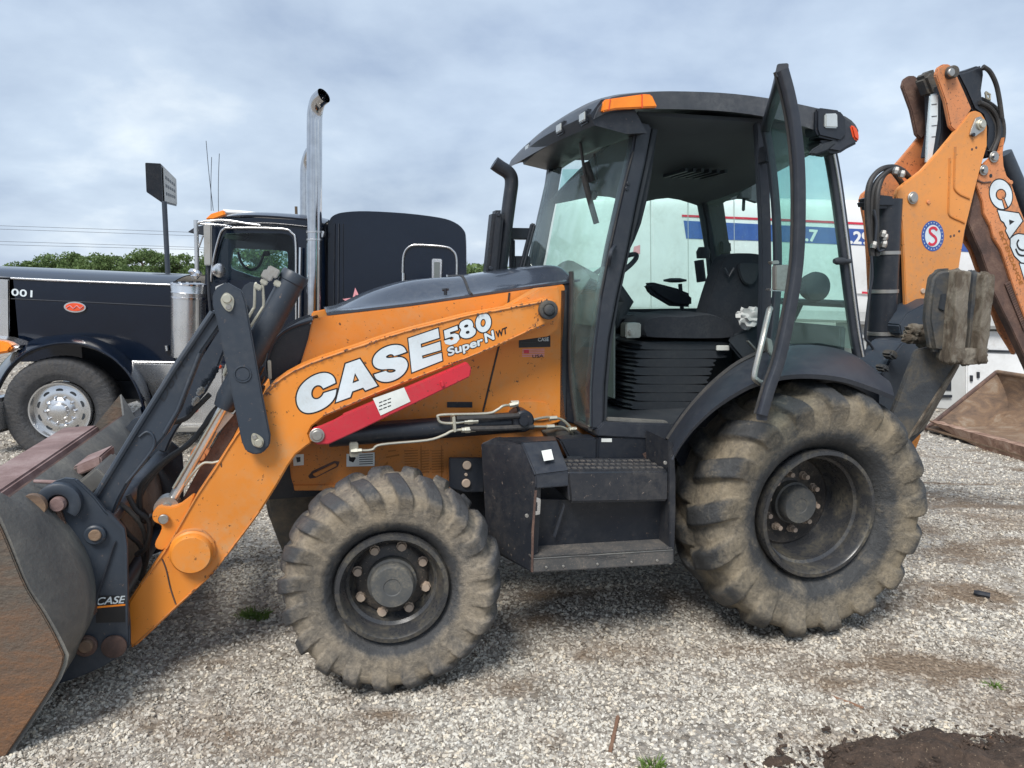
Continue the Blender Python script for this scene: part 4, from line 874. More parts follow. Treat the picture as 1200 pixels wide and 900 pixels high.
q = MB(); b1 = L(100, 575, -.5); q.box(b1 - Vector((.1, 0, .03)), b1 + Vector((.1, 0.3, .05)), Matrix.Rotation(-0.7, 3, 'Y')); q.build('coupler_bracket', M['steel'], BL, bev=.01)
mtube('steel_line', [(40, 564, -.7), (75, 566, -.72), (92, 571, -.72), (98, 580, -.72), (112, 600, -.7)], 0.008, M['rust_rim'])
# ------------------------------------------------------------ bucket
BW = 1.06
def resample(P, n):
    P = smooth_path(P, 6); ds = [0]
    for a, b_ in zip(P, P[1:]): ds.append(ds[-1] + (b_ - a).length)
    out_ = []
    for k in range(n):
        t_ = ds[-1] * k / (n - 1); i_ = max(0, min(len(P) - 2, sum(1 for d in ds if d <= t_) - 1)); out_.append(P[i_].lerp(P[i_ + 1], (t_ - ds[i_]) / max(1e-9, ds[i_ + 1] - ds[i_])))
    return out_
BI = -BW + .15
profA = resample([L(-30, 566, -BW), L(0, 613, -BW), L(30, 684, -BW), L(50, 716, -BW), L(66, 745, -BW), L(76, 767, -BW)], 16) + resample([L(74, 778, -BW), L(64, 800, -BW), L(8, 884, -BW)], 8)
profB = resample([L(8, 586, BI), L(28, 599, BI), L(58, 630, BI), L(82, 664, BI), L(93, 700, BI), L(94, 735, BI), L(80, 766, BI)], 16) + resample([L(76, 776, BI), L(66, 796, BI), L(12, 872, BI)], 8)
prof = profB; heel = profA[-1]
tip = Vector((heel.x - 0.62, -BW, 0.06)); topr = Vector((-1.66, -BW, 0.90))
prof_all = profA + [tip]
def atw(P, w_): return [Vector((p.x, w_, p.z)) for p in P]
rows_ = [atw(profA + [tip], -BW)] + [atw(profB + [tip], w_) for w_ in np.linspace(BI, -BI, 7)] + [atw(profA + [tip], BW)]
bk = MB().loft(rows_).build('bucket_shell', M['shell'], BL, solid=0.014, smooth=0.9)
q = MB(); q.prism([Vector((p.x, -BW - 0.012, p.z)) for p in prof_all] + [Vector((-1.95, -BW - 0.012, 0.5)), Vector((-1.72, -BW - 0.012, 0.86))], (0, 0.02, 0)); sp_ = q.build('bucket_side', M['rust_bucket'], BL, bev=0.004); mir(sp_)
q = MB(); q.box((tip.x - 0.05, -BW, 0.05), (tip.x + 0.2, BW, 0.08)); q.build('cutting_edge', M['rust_rim'], BL, bev=.005)
# wide rim along the top, running across the machine (its far end is near pixel 112,500)
fe = L(98, 506, 1.04); dz = 0.0
q = MB(); q.prism([Vector((fe.x - 0.14, -BW, fe.z - 0.13)), Vector((fe.x - 0.12, -BW, fe.z + 0.03)), Vector((fe.x + 0.075, -BW, fe.z + 0.035)), Vector((fe.x + 0.10, -BW, fe.z - 0.04)), Vector((fe.x + 0.06, -BW, fe.z - 0.13))], (0, 2 * BW, 0)); q.build('bucket_rim', M['rust_rim'], BL, bev=.01)
q = MB(); q.loft([[Vector((fe.x + 0.0, f * BW, fe.z - 0.04)), Vector((topr.x + 0.06, f * BW, topr.z - 0.12)), Vector((prof[0].x, f * BW, prof[0].z))] for f in (-1, 0, 1)]); q.build('bucket_back', M['rust_brown'], BL, solid=0.012)  # rusty sheet; its dark brown also stands in for shade under the rim
MB().lathe(L(40, 592, -0.8), (0, -1, 0), [(0, .05), (.03, .05), (.03, 0)], 20).build('bucket_lug', M['rust_far'], BL)

# ------------------------------------------------------------ cab
CW = 0.70
def bar(name, pts, t_, wd, mat=None, parent=BL, k=6):   # frame bar along pts (pixels + w); t_ = half size across the picture, wd = half depth
    P = smooth_path([L(*p) for p in pts], k) if len(pts) > 2 else [L(*p) for p in pts]
    return MB().tube(P, 0.01, 16, sq=(wd, t_)).build(name, mat or M['plastic'], parent, smooth=0.7)
apil = plate('front_pillar', [(746, 142), (765, 146), (757, 190), (746, 240), (736, 292), (724, 345), (714, 398), (709, 450), (707.5, 505), (692, 503), (692, 455), (696, 407), (704, 345), (715, 287), (729, 225), (741, 175)], -CW, 0.08, M['plastic'], bev=0.012); mir(apil)
plate('pillar_seal', [(765, 150), (771, 152), (760, 200), (748, 255), (737, 300), (725, 355), (717, 405), (712.5, 455), (711, 500), (707, 500), (709, 450), (714, 398), (724, 345), (736, 292), (746, 240), (757, 190)], -CW + 0.03, 0.035, M['interior'], bev=.003)
q = MB(); q.tube([L(742, 178, -CW - .004), L(730, 222, -CW - .004), L(715.5, 287, -CW - .004), L(704, 345, -CW - .004)], 0.004, 6); q.build('pillar_groove', M['rubber'], apil)
for px, py in ((736, 215), (734.5, 221)): pin('bolt', px, py, -CW - .002, .009, .004, M['black'], apil)
mtube('mirror_bracket', [(721, 288, -CW - .01), (717, 293, -CW - .03), (715, 300, -CW - .04), (714, 310, -CW - .01)], 0.009, M['plastic'], apil)
bpil = plate('rear_door_pillar', [(886, 140), (897, 145), (902, 200), (904, 260), (905, 320), (904, 380), (902, 425), (891, 425), (891, 380), (893, 320), (892, 260), (889, 200)], -CW, 0.035, M['plastic'], bev=0.006)
plate('far_rear_post', [(818, 215), (846, 218), (852, 262), (858, 305), (854, 345), (836, 345), (832, 300), (828, 262)], .62, .07, M['interior'], bev=.01)
plate('post_fitting', [(846, 283), (857, 283), (858, 296), (846, 297)], .58, .05, M['interior'], bev=.01)
plate('pillar_curtain', [(764, 150), (771, 152), (764, 205), (759, 234), (752, 262), (745, 280), (735, 300), (727, 314), (722, 345), (716, 400), (712, 440), (710, 400), (722, 345), (735, 292), (745, 240), (756, 190)], -CW + .06, 0.12, M['interior'], bev=.008)
plate('grey_side_panel', [(707, 396), (748, 396), (744, 468), (705, 468)], -.05, .03, M['panelgrey'], bev=.01)
rp_ = [(968, 150), (976, 180), (983, 220), (991, 280), (999, 345), (1005, 390), (1010, 418)]
rpil = MB().tube(smooth_path([L(x - 3, y, -CW + .015) for x, y in rp_], 5), .01, 14, sq=(0.03, 0.022)).build('rear_pillar', M['plastic'], BL, smooth=.7); mir(rpil)
MB().tube(smooth_path([L(x + 1.2, y, -CW - .01) for x, y in rp_], 5), .007, 8).build('rear_glass_trim', M['chrome_soft'], BL)
# door sill and lower cab side
plate('door_sill', [(700, 503), (700, 511), (783, 516), (789, 506), (786, 497), (708, 495)], -CW - .02, 0.12, M['plastic'], bev=.006)
plate('door_seal', [(712, 490), (712, 494), (783, 498), (783, 494)], -CW + .01, 0.05, M['shell'], bev=.004)
# cab floor, far lower wall, front wall, rear wall
fl = L(700, 500, -CW); sill = L(740, 362, CW)
u0, u1 = fl.x + 0.0, L(1005, 400, -CW).x - 0.03
q = MB(); q.box((u0, -CW + .01, fl.z - 0.06), (u1 - .4, CW - .01, fl.z - 0.01)); q.box((2.0, -CW + 0.02, fl.z), (u1 - .02, -0.38, 1.40)); q.box((1.75, 0.38, fl.z), (u1 - .02, CW - .02, 1.42)); q.build('cab_floor', M['interior'], BL, bev=.01)
q = MB(); q.box((u0 - 0.02, CW - .03, fl.z - .05), (u1, CW, sill.z)); q.build('far_wall', M['interior'], BL, bev=.008)
q = MB(); q.box((u1 - .06, -CW + .03, 1.2), (u1 - .02, CW - .03, 1.6)); q.build('rear_wall', M['interior'], BL, bev=.008)
q = MB(); q.box((0.93, -WH, 0.9), (0.97, WH, 1.80)); q.build('firewall', M['interior'], BL, bev=.005)
# rear window crossbars and inner posts
q = MB(); z1 = L(940, 352, 0).z; q.tube([(u1 - .04, -CW + .03, z1), (u1 - .04, CW - .03, z1)], .02, 8); q.build('rear_crossbar', M['plastic'], BL)
for w_ in (-0.2, 0.25):
    q = MB(); q.tube([(u1 - .05, w_, 1.55), (u1 - .0, w_ - .05, z1)], .016, 8); q.build('rear_window_strut', M['interior'], BL)
# roof
z_e = L(790, 128, -0.76).z
rt = smooth_path(LP([(697, 139), (703, 124), (712, 117), (724, 112), (765, 107.5), (800, 107), (850, 109), (900, 115), (950, 125), (985, 134), (1000, 143), (1006, 153)], -0.78), 3)
rb = smooth_path(LP([(697, 139), (715, 131), (740, 128), (790, 127.5), (850, 130), (900, 137), (950, 150), (975, 162), (990, 170), (1004, 166)], -0.78), 3)
def zat(c, u):
    for a, b_ in zip(c, c[1:]):
        if a.x <= u <= b_.x: return a.z + (b_.z - a.z) * (u - a.x) / (b_.x - a.x + 1e-9)
    return c[0].z if u < c[0].x else c[-1].z
ua, ub = rt[0].x, rt[-1].x
us = [ua + (ub - ua) * (0.5 - 0.5 * math.cos(math.pi * i / 26)) for i in range(27)]
rows_ = []
for u in us:
    zt, zb = zat(rt, u), zat(rb, u); row = []
    edge = min((u - ua) / 0.16, (ub - u) / 0.2, 1); edge = max(0, edge) ** 0.5
    for j in range(-12, 13):
        f = j / 12; row.append(Vector((u, f * 0.78, zt + 0.075 * edge * (1 - abs(f) ** 2.6))))
    for j in range(12, -13, -1):
        f = j / 12; row.append(Vector((u, f * 0.775, zb + 0.035 * (1 - abs(f) ** 6) * edge)))
    rows_.append(row)
q = MB(); q.loft(rows_, closed=True); n_ = len(rows_[0]); q.f.append(tuple(range(n_))); q.f.append(tuple(range((len(rows_) - 1) * n_, len(rows_) * n_)))
roof = q.build('roof', M['roofgrey'], BL, smooth=0.7)
# headliner and air duct seen from below
zl = L(820, 215, 0.0).z
zf = L(820, 236, .66).z; zn = L(800, 138, -.70).z
rows_ = []
for i in range(15):
    u_ = 1.22 + 1.2 * i / 14; ed = max(0, 1 - min(i, 14 - i) / 2.5) ** 2 * .05
    rows_.append([Vector((u_, -.7 + 1.38 * f, zn + (zf - zn) * (f ** .7) + .03 * math.sin(math.pi * f) - ed * f - (.018 * math.sin(i * 1.1) if f > .95 else 0))) for f in np.linspace(0, 1, 16)])
MB().loft(rows_).build('headliner', M['liner'], BL, solid=-.02, smooth=1)
plate('far_header', [(757, 205), (888, 205), (888, 238), (870, 232), (850, 236), (838, 243), (820, 236), (800, 234), (775, 226), (757, 228)], .64, .04, M['liner'], bev=.005)
for k in range(6):
    a = L(790 + k * 9, 190, -0.0); zz = zn + (zf - zn) * (.5 ** .7) - .012
    MB().box((a.x, -0.14, zz - .006), (a.x + .018, 0.14, zz + .014)).build('vent_slat', M['black'], roof, bev=0)
# front visor with work lamps; spans to the far corner
fc_ = L(614, 187, .75); nc = L(697, 139, -.76)
vis = []
for f in np.linspace(0, 1, 11):
    ww = -.76 + 1.52 * f; uu = nc.x + (fc_.x - nc.x) * f - 0.05 * math.sin(math.pi * f); zz = nc.z + (fc_.z - nc.z) * f
    vis.append([Vector((uu + .16, ww, zz + .11)), Vector((uu + .03, ww, zz + .085)), Vector((uu - .02, ww, zz + .02)), Vector((uu, ww, zz - .03)), Vector((uu + .16, ww, zz - .06 - .02 * math.sin(math.pi * f * 3) ** 2)), Vector((uu + .26, ww, zz - .05))])
vz = MB().loft(vis, closed=True); vz.f.append(tuple(range(6))); vz.f.append(tuple(range(60, 66))); vz = vz.build('front_visor', M['black'], BL, smooth=.9)
def lamp(name, px, py, w_, sx, sy, mat, par, ny=None):
    c_ = L(px, py, w_); return MB().box(c_ - Vector((.03, sx, sy)), c_ + Vector((.03, sx, sy))).build(name, mat, par, bev=.012)
for f in (0.06, 0.27, 0.76, 0.9):
    ww = -.76 + 1.52 * f; uu = nc.x + (fc_.x - nc.x) * f - 0.05 * math.sin(math.pi * f); zz = nc.z + (fc_.z - nc.z) * f
    MB().box((uu - .022, ww - .05, zz - .012), (uu + .03, ww + .05, zz + .05)).build('work_lamp', M['black'], vz, bev=.008)
    MB().box((uu - .028, ww - .036, zz + .0), (uu - .018, ww + .036, zz + .04)).build('lamp_lens', M['lens'], vz, bev=.004)
# amber marker near, set in the roof edge
mk = plate('amber_marker', [(706, 131), (708.5, 116.5), (755, 110), (764, 110.5), (771, 125.5), (752, 126.5), (722, 128)], -0.80, 0.03, M['amber'], roof, bev=.006)
plate('marker_seam', [(752, 110.5), (753.2, 110.5), (753.2, 126.5), (752, 126.5)], -0.803, 0.01, M['redlens'], mk, bev=0)
plate('marker_seam', [(715, 116), (716, 116), (714, 129), (713, 129)], -0.803, 0.01, M['redlens'], mk, bev=0)
# rear lamp pod
plate('rear_lamp_pod', [(957, 128), (963, 126), (985, 129), (991, 136), (993, 158), (985, 166), (960, 160), (957, 152)], -0.80, .1, M['black'], roof, bev=.01)
plate('rear_work_lamp', [(967.5, 133), (982, 132.5), (982.5, 150), (967.5, 149.5)], -0.812, .02, M['lens'], roof, bev=.006)
plate('rear_marker', [(997, 146), (1004, 148), (1008, 158), (1007, 166), (1001, 162)], -0.80, .12, M['redlens'], roof, bev=.008)
plate('rear_corner', [(985, 131), (999, 141), (1007, 156), (1008, 167), (994, 174), (985, 180), (972, 178), (960, 165), (985, 160)], -0.79, .14, M['plastic'], roof, bev=.015)
plate('rear_mirror', [(950, 181), (953, 175), (965, 168), (980, 164), (981, 168), (970, 177), (957, 182)], -0.84, .03, M['interior'], roof, bev=.008)
# far windows stay open glass panes; near ones
def pane(name, P, mat): return MB().add(P, [tuple(range(len(P)))]).build(name, mat, BL, solid=0.005)
AT, AB = L(744, 150, -CW), L(696, 407, -CW)
ap = smooth_path(LP([(744, 160), (730, 222), (715, 287), (704, 345), (697, 400), (694, 450), (693, 500)], -CW + .01), 3)
wr = []
for p in ap[:12]:
    row = []
    for f in np.linspace(-1, 1, 13): row.append(Vector((p.x - .05 * (1 - f * f), f * (CW - .02), p.z)))
    wr.append(row)
MB().loft(wr).build('windscreen', M['glass_front'], BL, solid=.006, smooth=1)
# near corner quarter glass between hood and pillar, and its far twin
cg = []
hb = LP([(669, 318), (670, 345), (668, 400), (670, 450), (676, 497)], -WH - .02)
pb = LP([(710, 312), (704, 345), (696, 407), (693, 455), (692, 500)], -CW + .01)
cgm = MB().loft([smooth_path(hb, 4), smooth_path(pb, 4)]).build('corner_glass', M['glass_front'], BL, solid=.005); mir(cgm)
MB().tube(smooth_path([p + Vector((0, -.005, 0)) for p in hb], 4), .014, 8).build('corner_glass_seal', M['rubber'], BL)
MB().tube([L(675, 495, -WH - .02), L(692, 502, -CW + .02)], .014, 8).build('corner_glass_seal', M['rubber'], BL)
plate('hood_gap', [(661, 334), (669, 322), (672, 400), (677, 498), (664, 494), (661, 400)], -WH + .01, .04, M['black'], bev=.004)
# rear quarter glass near and far, rear glass
qg = LP([(905, 150), (970, 165), (980, 220), (990, 290), (999, 360), (1006, 410), (960, 402), (905, 404)], -CW + .012)
far_q = [Vector((p.x, CW - .012, p.z)) for p in qg]
pane('rear_quarter_glass', qg, M['glass']); pane('rear_quarter_glass', far_q, M['glass'])
dg_ = [Vector((p.x, CW - .012, p.z)) for p in LP([(770, 150), (906, 150), (906, 260), (906, 380)], -CW)]
pane('far_door_glass', [dg_[0], dg_[1], dg_[2], Vector((dg_[3].x, dg_[3].y, sill.z)), Vector((1.15, CW - .012, sill.z))], M['glass'])
rp2 = [L(x, y, -CW) for x, y in rp_]; MB().loft([[Vector((p.x - .02 + .13 * (1 - f * f), f * (CW - .03), p.z)) for p in smooth_path(rp2, 3)] for f in np.linspace(-1, 1, 13)]).build('rear_glass', M['glass_rear'], BL, solid=.004, smooth=1)
for px, py in ((979, 307), (1000, 305)): pass
q = MB(); p = L(985, 306, -CW - .015); q.lathe(p - Ud * .04, (1, 0, 0), [(0, .012), (.02, .02), (.05, .02), (.07, .012), (.1, .012)], 10); q.build('window_latch', M['interior'], BL)
# ------------------------------------------------------------ open cab door
door = sub('door', BL)
DW = -1.48
fe_ = [(917, 82, DW), (925, 112, DW), (932, 150, DW), (936.5, 200, DW), (937, 260, DW), (934.5, 310, DW), (927, 360, DW), (914, 420, DW), (902, 455, DW), (893, 486, DW)]
E_ = smooth_path([L(*p) for p in fe_], 5)
MB().tube(E_, .01, 16, sq=(.02, .016)).build('door_frame', M['plastic'], door, smooth=.7)
MB().tube([p + Vector((-.01, .03, 0)) for p in E_], .009, 8).build('door_seal', M['rubber'], door)
hg = smooth_path([L(*p) for p in ((897, 150, -CW - .06), (905, 200, -CW - .06), (910, 260, -CW - .06), (911, 320, -CW - .06), (908, 370, -CW - .06), (903, 415, -CW - .06))], 5)
MB().tube(hg, .01, 14, sq=(.02, .014)).build('door_frame', M['plastic'], door, smooth=.7)
MB().tube(smooth_path([E_[0], L(908, 115, -1.1), hg[0]], 4), .01, 14, sq=(.022, .024)).build('door_frame', M['plastic'], door, smooth=.7)
MB().tube(smooth_path([E_[-1], L(898, 450, -1.1), hg[-1]], 4), .01, 14, sq=(.022, .024)).build('door_frame', M['plastic'], door, smooth=.7)
n_ = 12
MB().loft([[E_[int(i * (len(E_) - 1) / n_)].lerp(hg[int(i * (len(hg) - 1) / n_)], f) for f in np.linspace(0, 1, 8)] for i in range(n_ + 1)]).build('door_glass', M['glass_door'], door, solid=.005, smooth=1)
mtube('grab_handle', [(903, 362, -1.05), (901, 366, -1.06), (893, 400, -1.12), (884, 438, -1.14), (886, 445, -1.14), (893, 449, -1.12), (899, 448, -1.1)], .014, M['steel'], door)
plate('latch_box', [(909, 311), (925, 310), (924, 341), (909, 340)], -1.3, .03, M['steel'], door, bev=.004)
plate('latch_plate', [(903, 338), (922, 339), (922, 341.5), (903, 341)], -1.22, .04, M['chrome_soft'], door, bev=.002)
plate('latch_detail', [(911, 324), (917, 323), (918, 328), (912, 329)], -1.212, .02, M['black'], door, bev=.003)
plate('latch_rod', [(904, 306), (913, 305), (914, 309), (905, 310)], -1.2, .03, M['steel'], door, bev=.003)
q = MB(); q.lathe(L(948, 336, -.4), (0, -1, 0), [(0, .03), (0, .07), (.05, .085), (.08, .08), (.1, .05), (.1, 0)], 24); q.build('door_speaker', M['fabric'], BL)
plate('door_stay', [(898, 395), (905, 398), (908, 420), (900, 412)], -1.0, .03, M['steel'], door, bev=.004)
for p in ((902, 180), (909, 375)):
    MB().box(L(*p, -CW - .07) - Vector((.015, .0, .04)), L(*p, -CW - .07) + Vector((.015, .09, .04))).build('hinge', M['black'], door, bev=.006)
# ------------------------------------------------------------ seat, wheel, console
sb = smooth_path(LP([(806, 398), (800, 378), (808, 350), (818, 322), (826, 305), (836, 300), (862, 298), (872, 302), (873, 315), (868, 335), (872, 360), (880, 385), (884, 400)], -.02), 3)
seat = MB().prism(sb, (0, 0.0, 0)); seat = None
def cushion(name, prof, w0, w1, mat, r_=.03):
    rows_ = []
    for f in np.linspace(0, 1, 9):
        g_ = math.sin(math.pi * f) ** 0.35 if 0 < f < 1 else 0.0
        c_ = sum(prof, Vector()) / len(prof)
        rows_.append([Vector((c_.x + (p.x - c_.x) * (0.86 + 0.14 * g_), w0 + (w1 - w0) * f, c_.z + (p.z - c_.z) * (0.86 + .14 * g_))) for p in prof])
    q = MB().loft(rows_, closed=True); n_ = len(prof); q.f.append(tuple(range(n_))); q.f.append(tuple(range(8 * n_, 9 * n_))); return q.build(name, mat, BL, smooth=1.0)
# seat is turned a little towards the rear; backrest seen as a broad trapezoid
bk_p = [L(808, 395, .0), L(806, 372, .0), L(818, 330, .0), L(830, 302, .0), L(850, 298, .0), L(870, 300, .0), L(874, 306, .0), L(868, 330, .0), L(874, 365, .0), L(884, 398, .0)]
MB().prism([p + Vector((0, -.2, 0)) for p in smooth_path(bk_p, 3, True)], (0, .12, 0)).build('backrest', M['fabric'], BL, bev=.035, seg=4, smooth=1)
MB().prism([p + Vector((0, -.222, 0)) for p in smooth_path([L(*p, .0) for p in ((842, 312), (849, 309), (864, 310), (866, 317), (860, 332), (851, 333), (845, 326))], 3, True)], (0, .02, 0)).build('headrest_pad', M['interior'], BL, bev=.01)
q = MB(); q.tube([L(x, y, -.225) for x, y in ((849, 314), (852, 319), (854, 324), (857, 319), (860, 314))], .006, 6); q.build('seat_emblem', M['plastic'], BL)
cpz = [L(746, 382, -.28), L(752, 373, -.28), L(775, 369, -.28), L(800, 370, -.28), L(835, 367, -.28), L(858, 377, -.28), L(866, 392, -.28), L(850, 398, -.28), L(760, 397, -.28), L(748, 392, -.28)]
cushion('seat_cushion', smooth_path(cpz, 3, True), -.30, .28, M['fabric'])
for k in range(9):
    y0 = 400 + k * 10; xa = 745 - (k % 2) * 3 + (2 if k == 0 else 0) - k * .6; xb = 846 - k * 4 if k > 1 else 852
    P = LP([(xa, y0), (xa - 3, y0 + 5), (xa + 2, y0 + 10), (xb - 2, y0 + 10), (xb + 3, y0 + 5), (xb, y0)], -.26)
    cushion('suspension_bellows', smooth_path(P, 4, True), -.27, .1, M['interior'])
plate('seat_switch', [(841, 405), (855, 405), (855, 411), (841, 411)], -.3, .02, M['decal_paper'], bev=.003)
# left armrest (far side) and right armrest
plate('armrest', [(759, 332), (768, 331), (795, 338), (812, 345), (812, 360), (790, 359), (768, 346), (761, 339)], .22, .09, M['fabric'], bev=.02, seg=3)
plate('armrest', [(872, 322), (890, 300), (893, 330), (884, 350), (874, 350)], -.1, .09, M['fabric'], bev=.02, seg=3)
q = MB(); q.lathe(L(791, 329, .4) - Zd * .012, (0, 0, 1), [(0, .03), (.008, .075), (.02, .075), (.03, .03)], 16); q.cyl(L(797, 333, .4), L(800, 372, .35), .014, 8); q.build('hoe_control', M['interior'], BL)
q = MB(); q.cyl(L(819, 305, .2), L(822, 330, .2), .03, 10); q.lathe(L(824, 299, .2) , (0, 0, 1), [(-.02, .04), (.02, .045), (.05, .03)], 10); q.build('control_lever', M['interior'], BL)
# steering wheel and column
sc_ = L(712, 320, -.05); ax_ = Vector((-0.55, 0, 0.8)).normalized(); x_ = ax_.cross(Wd).normalized()
q = MB(); ring = [sc_ + x_ * (.19 * math.cos(a)) + Wd * (.19 * math.sin(a)) for a in np.linspace(0, 2 * math.pi, 37)]; q.tube(ring, .014, 10, cap=False)
for a in (0, 2.1, 4.2): q.tube([sc_ - ax_ * .03, sc_ + x_ * (.19 * math.cos(a)) + Wd * (.19 * math.sin(a))], .01, 6)
q.build('steering_wheel', M['interior'], BL)
q = MB(); q.tube([sc_ - ax_ * .02, sc_ - ax_ * .2, Vector((1.12, -.05, 1.25))], [.03, .05, .08], 14); q.build('steering_column', M['interior'], BL)
q = MB(); q.loft([[Vector((1.02, f * .34, 1.72 + .1 * (1 - f * f))), Vector((1.12, f * .36, 1.86 + .1 * (1 - f * f))), Vector((1.28, f * .32, 1.8 + .08 * (1 - f * f))), Vector((1.3, f * .3, 1.2))] for f in np.linspace(-1, 1, 9)]); q.build('dash_cowl', M['panelgrey'], BL, smooth=1, solid=.01)
q = MB(); q.box(L(712, 398, .3) + Vector((0, 0, -.4)), L(735, 398, .3) + Vector((.06, .25, 0))); q.build('side_console', M['panelgrey'], BL, bev=.02)
q = MB(); p = L(740, 389, -.3); q.box(p - Vector((.05, .04, .03)), p + Vector((.04, .04, .05))); q.cyl(p - Vector((.02, .06, .0)), p - Vector((.02, .02, 0)), .02, 10); q.build('console_knob', M['steel'], BL, bev=.01)
q = MB(); q.box(L(708, 365, -.1) - Zd * .02, L(745, 385, -.1) + Vector((0, .2, .05))); q.cyl(L(722, 384, -.1), L(722, 362, -.1), .02, 8); q.build('control_box', M['interior'], BL, bev=.015)
# white cloth bag on the right console
bagm = MB(); c_ = L(878, 372, -.42)
bm_ = bmesh.new(); bmesh.ops.create_icosphere(bm_, subdivisions=3, radius=1)
for v in bm_.verts:
    n_ = mnoise.noise(v.co * 3.5) * .6; v.co = Vector((v.co.x * .07 * (1 + n_), v.co.y * .06 * (1 + n_), v.co.z * .055 * (1 + n_))) + c_
bagm.add([v.co for v in bm_.verts], [tuple(v.index for v in f.verts) for f in bm_.faces]); bm_.free()
bag = bagm.build('shop_towels', M['whitegrey'], None); bag.location = ORG; bag.rotation_euler = (0, 0, YAW)
tag(bag, 'crumpled white cloth lying on the console beside the seat', 'cloth')
q = MB(); p = L(868, 398, -.38); q.hexa([L(852, 402, -.4), L(885, 440, -.4), L(885, 440, -.1), L(852, 402, -.1), L(858, 392, -.4), L(892, 380, -.4), L(892, 380, -.1), L(858, 392, -.1)]); q.build('right_console', M['interior'], BL, bev=.015)
plate('console_lever', [(876, 400), (878, 399), (890, 412), (888, 414)], -.55, .02, M['steel'], bev=.003)
# far side interior mirror stalk and rear inner fittings
mtube('mirror_stalk', [(845, 233, .55), (860, 229, .5), (872, 223, .5)], .01, M['interior'], k=1)
q = MB(); p = L(872, 226, .5); q.box(p - Vector((.04, .03, .04)), p + Vector((.04, .03, .05))); q.cyl(p, p - Vector((.0, 0, .12)), .012, 8); q.build('sun_visor_joint', M['interior'], BL, bev=.01)
# wipers on the windscreen
for pts, r_ in (([(679, 160, -.35), (683, 188, -.35), (686, 207, -.35), (690, 225, -.35)], .008), ([(684, 205, -.36), (690, 230, -.36), (697, 255, -.36), (699, 262, -.36)], .016), ([(697, 180, -.3), (700, 213, -.3)], .008), ([(686, 190, -.34), (694, 213, -.34)], .02)):
    mtube('wiper', pts, r_, M['rubber'], k=2)
plate('inner_mirror', [(696, 222), (700, 222), (701, 233), (698, 234)], .0, .12, M['interior'], bev=.01)
# ------------------------------------------------------------ exhaust and pre-cleaner at the hood's far side
mtube('exhaust_pipe', [(579, 191, .24), (586, 196, .24), (596, 203, .24), (599.5, 213, .24), (597, 235, .24), (591, 280, .24), (586, 318, .24)], .04, M['black'], k=5, n=20)
q = plate('exhaust_shield', [(578, 246), (592, 246), (585, 320), (570, 322)], .14, .12, M['black'], bev=.02)
for k in range(12):
    x, y = 576.5 - k * .62, 258 + k * 5.2; pin('shield_hole', x + 1, y, .138, .006, .002, M['interior'], q, n=8)
pin('bolt', 584, 251, .139, .012, .006, M['plastic'], q); pin('bolt', 575, 314, .139, .012, .006, M['plastic'], q)
q = MB(); q.box(L(600, 270, .3) - Vector((.06, .0, .05)), L(620, 283, .3) + Vector((.02, .1, .08))); q.tube([L(600, 280, .3), L(600, 322, .3)], .02, 8); q.tube([L(625, 262, .3), L(610, 320, .3)], .02, 8); q.box(L(603, 305, .3) - Vector((0, 0, .1)), L(622, 300, .3) + Vector((0, .05, 0))); q.build('shield_bracket', M['black'], BL, bev=.012)

# ------------------------------------------------------------ fenders
fo = smooth_path(LP([(790, 534), (800, 517), (815, 498), (840, 475), (868, 457), (890, 447), (920, 440), (950, 438.5), (985, 442), (1015, 451), (1048, 464)], -1.07), 4)
fi = smooth_path(LP([(781, 517), (795, 496), (812, 474), (835, 450), (860, 430), (885, 417), (910, 408), (940, 404), (975, 407), (1005, 418), (1040, 446)], -.72), 4)
rows_ = []
for a, b_ in zip(fo, fi):
    row = []
    for f in (0, .04, .12, .3, .5, .75, .95, 1.0):
        p = a.lerp(b_, f); p.z += .022 * math.sin(math.pi * min(1, f * 1.0)) ** 0.8
        row.append(p)
    lip = a + Vector((0, .006, -.022)); rows_.append([lip] + row)
fn = MB().loft(rows_).build('fender', M['plastic'], BL, solid=.012, smooth=.9); mir(fn)
MB().tube(smooth_path([p + Vector((0, -.01, .012)) for p in fi[:24]], 2), .012, 8).build('fender_seal', M['rubber'], BL)
MB().prism([Vector((p.x, -.70, p.z)) for p in fi[::3]] + [Vector((2.7, -.70, 1.1)), Vector((2.4, -.70, .9)), Vector((1.5, -.70, .9))], (0, .02, 0)).build('inner_fender', M['black'], BL)
# ------------------------------------------------------------ battery box and steps
q = MB(); q.hexa([L(570, 640, -.62), L(623, 671, -.98), L(789, 661, -.98), L(770, 640, -.62), L(570, 514, -.62), L(606, 521, -.80), L(650, 519, -.80), L(650, 512, -.62)])
A0, A1, A2, A3, A4, A5 = L(563, 520, -.62), L(570, 640, -.62), L(623, 671, -.98), L(628, 562, -.98), L(611, 520, -.84), L(579, 513, -.64)
d_ = Vector((.035, .02, 0))
MB().prism([A0, A1, A2, A3, A4, A5], d_).build('battery_box_side', M['step_paint'], BL, bev=.005)
B1, B2, B3, B4, B5 = L(611, 518, -.84), L(653, 516, -.80), L(667, 552, -.97), L(627.5, 557, -.985), None
MB().hexa([B4 - Vector((0, -.03, .02)), B3 - Vector((0, -.03, .02)), B2 - Vector((0, -.03, .02)), B1 - Vector((0, -.03, .02)), B4, B3, B2, B1]).build('battery_cover', M['plastic'], BL, bev=.006)
C1, C2 = L(628, 573, -.985), L(667, 570, -.975)
MB().hexa([C1, C2, C2 + Vector((0, .3, 0)), C1 + Vector((0, .3, 0)), B4, B3, B3 + Vector((0, .3, 0)), B4 + Vector((0, .3, 0))]).build('battery_cover_front', M['plastic'], BL, bev=.006)
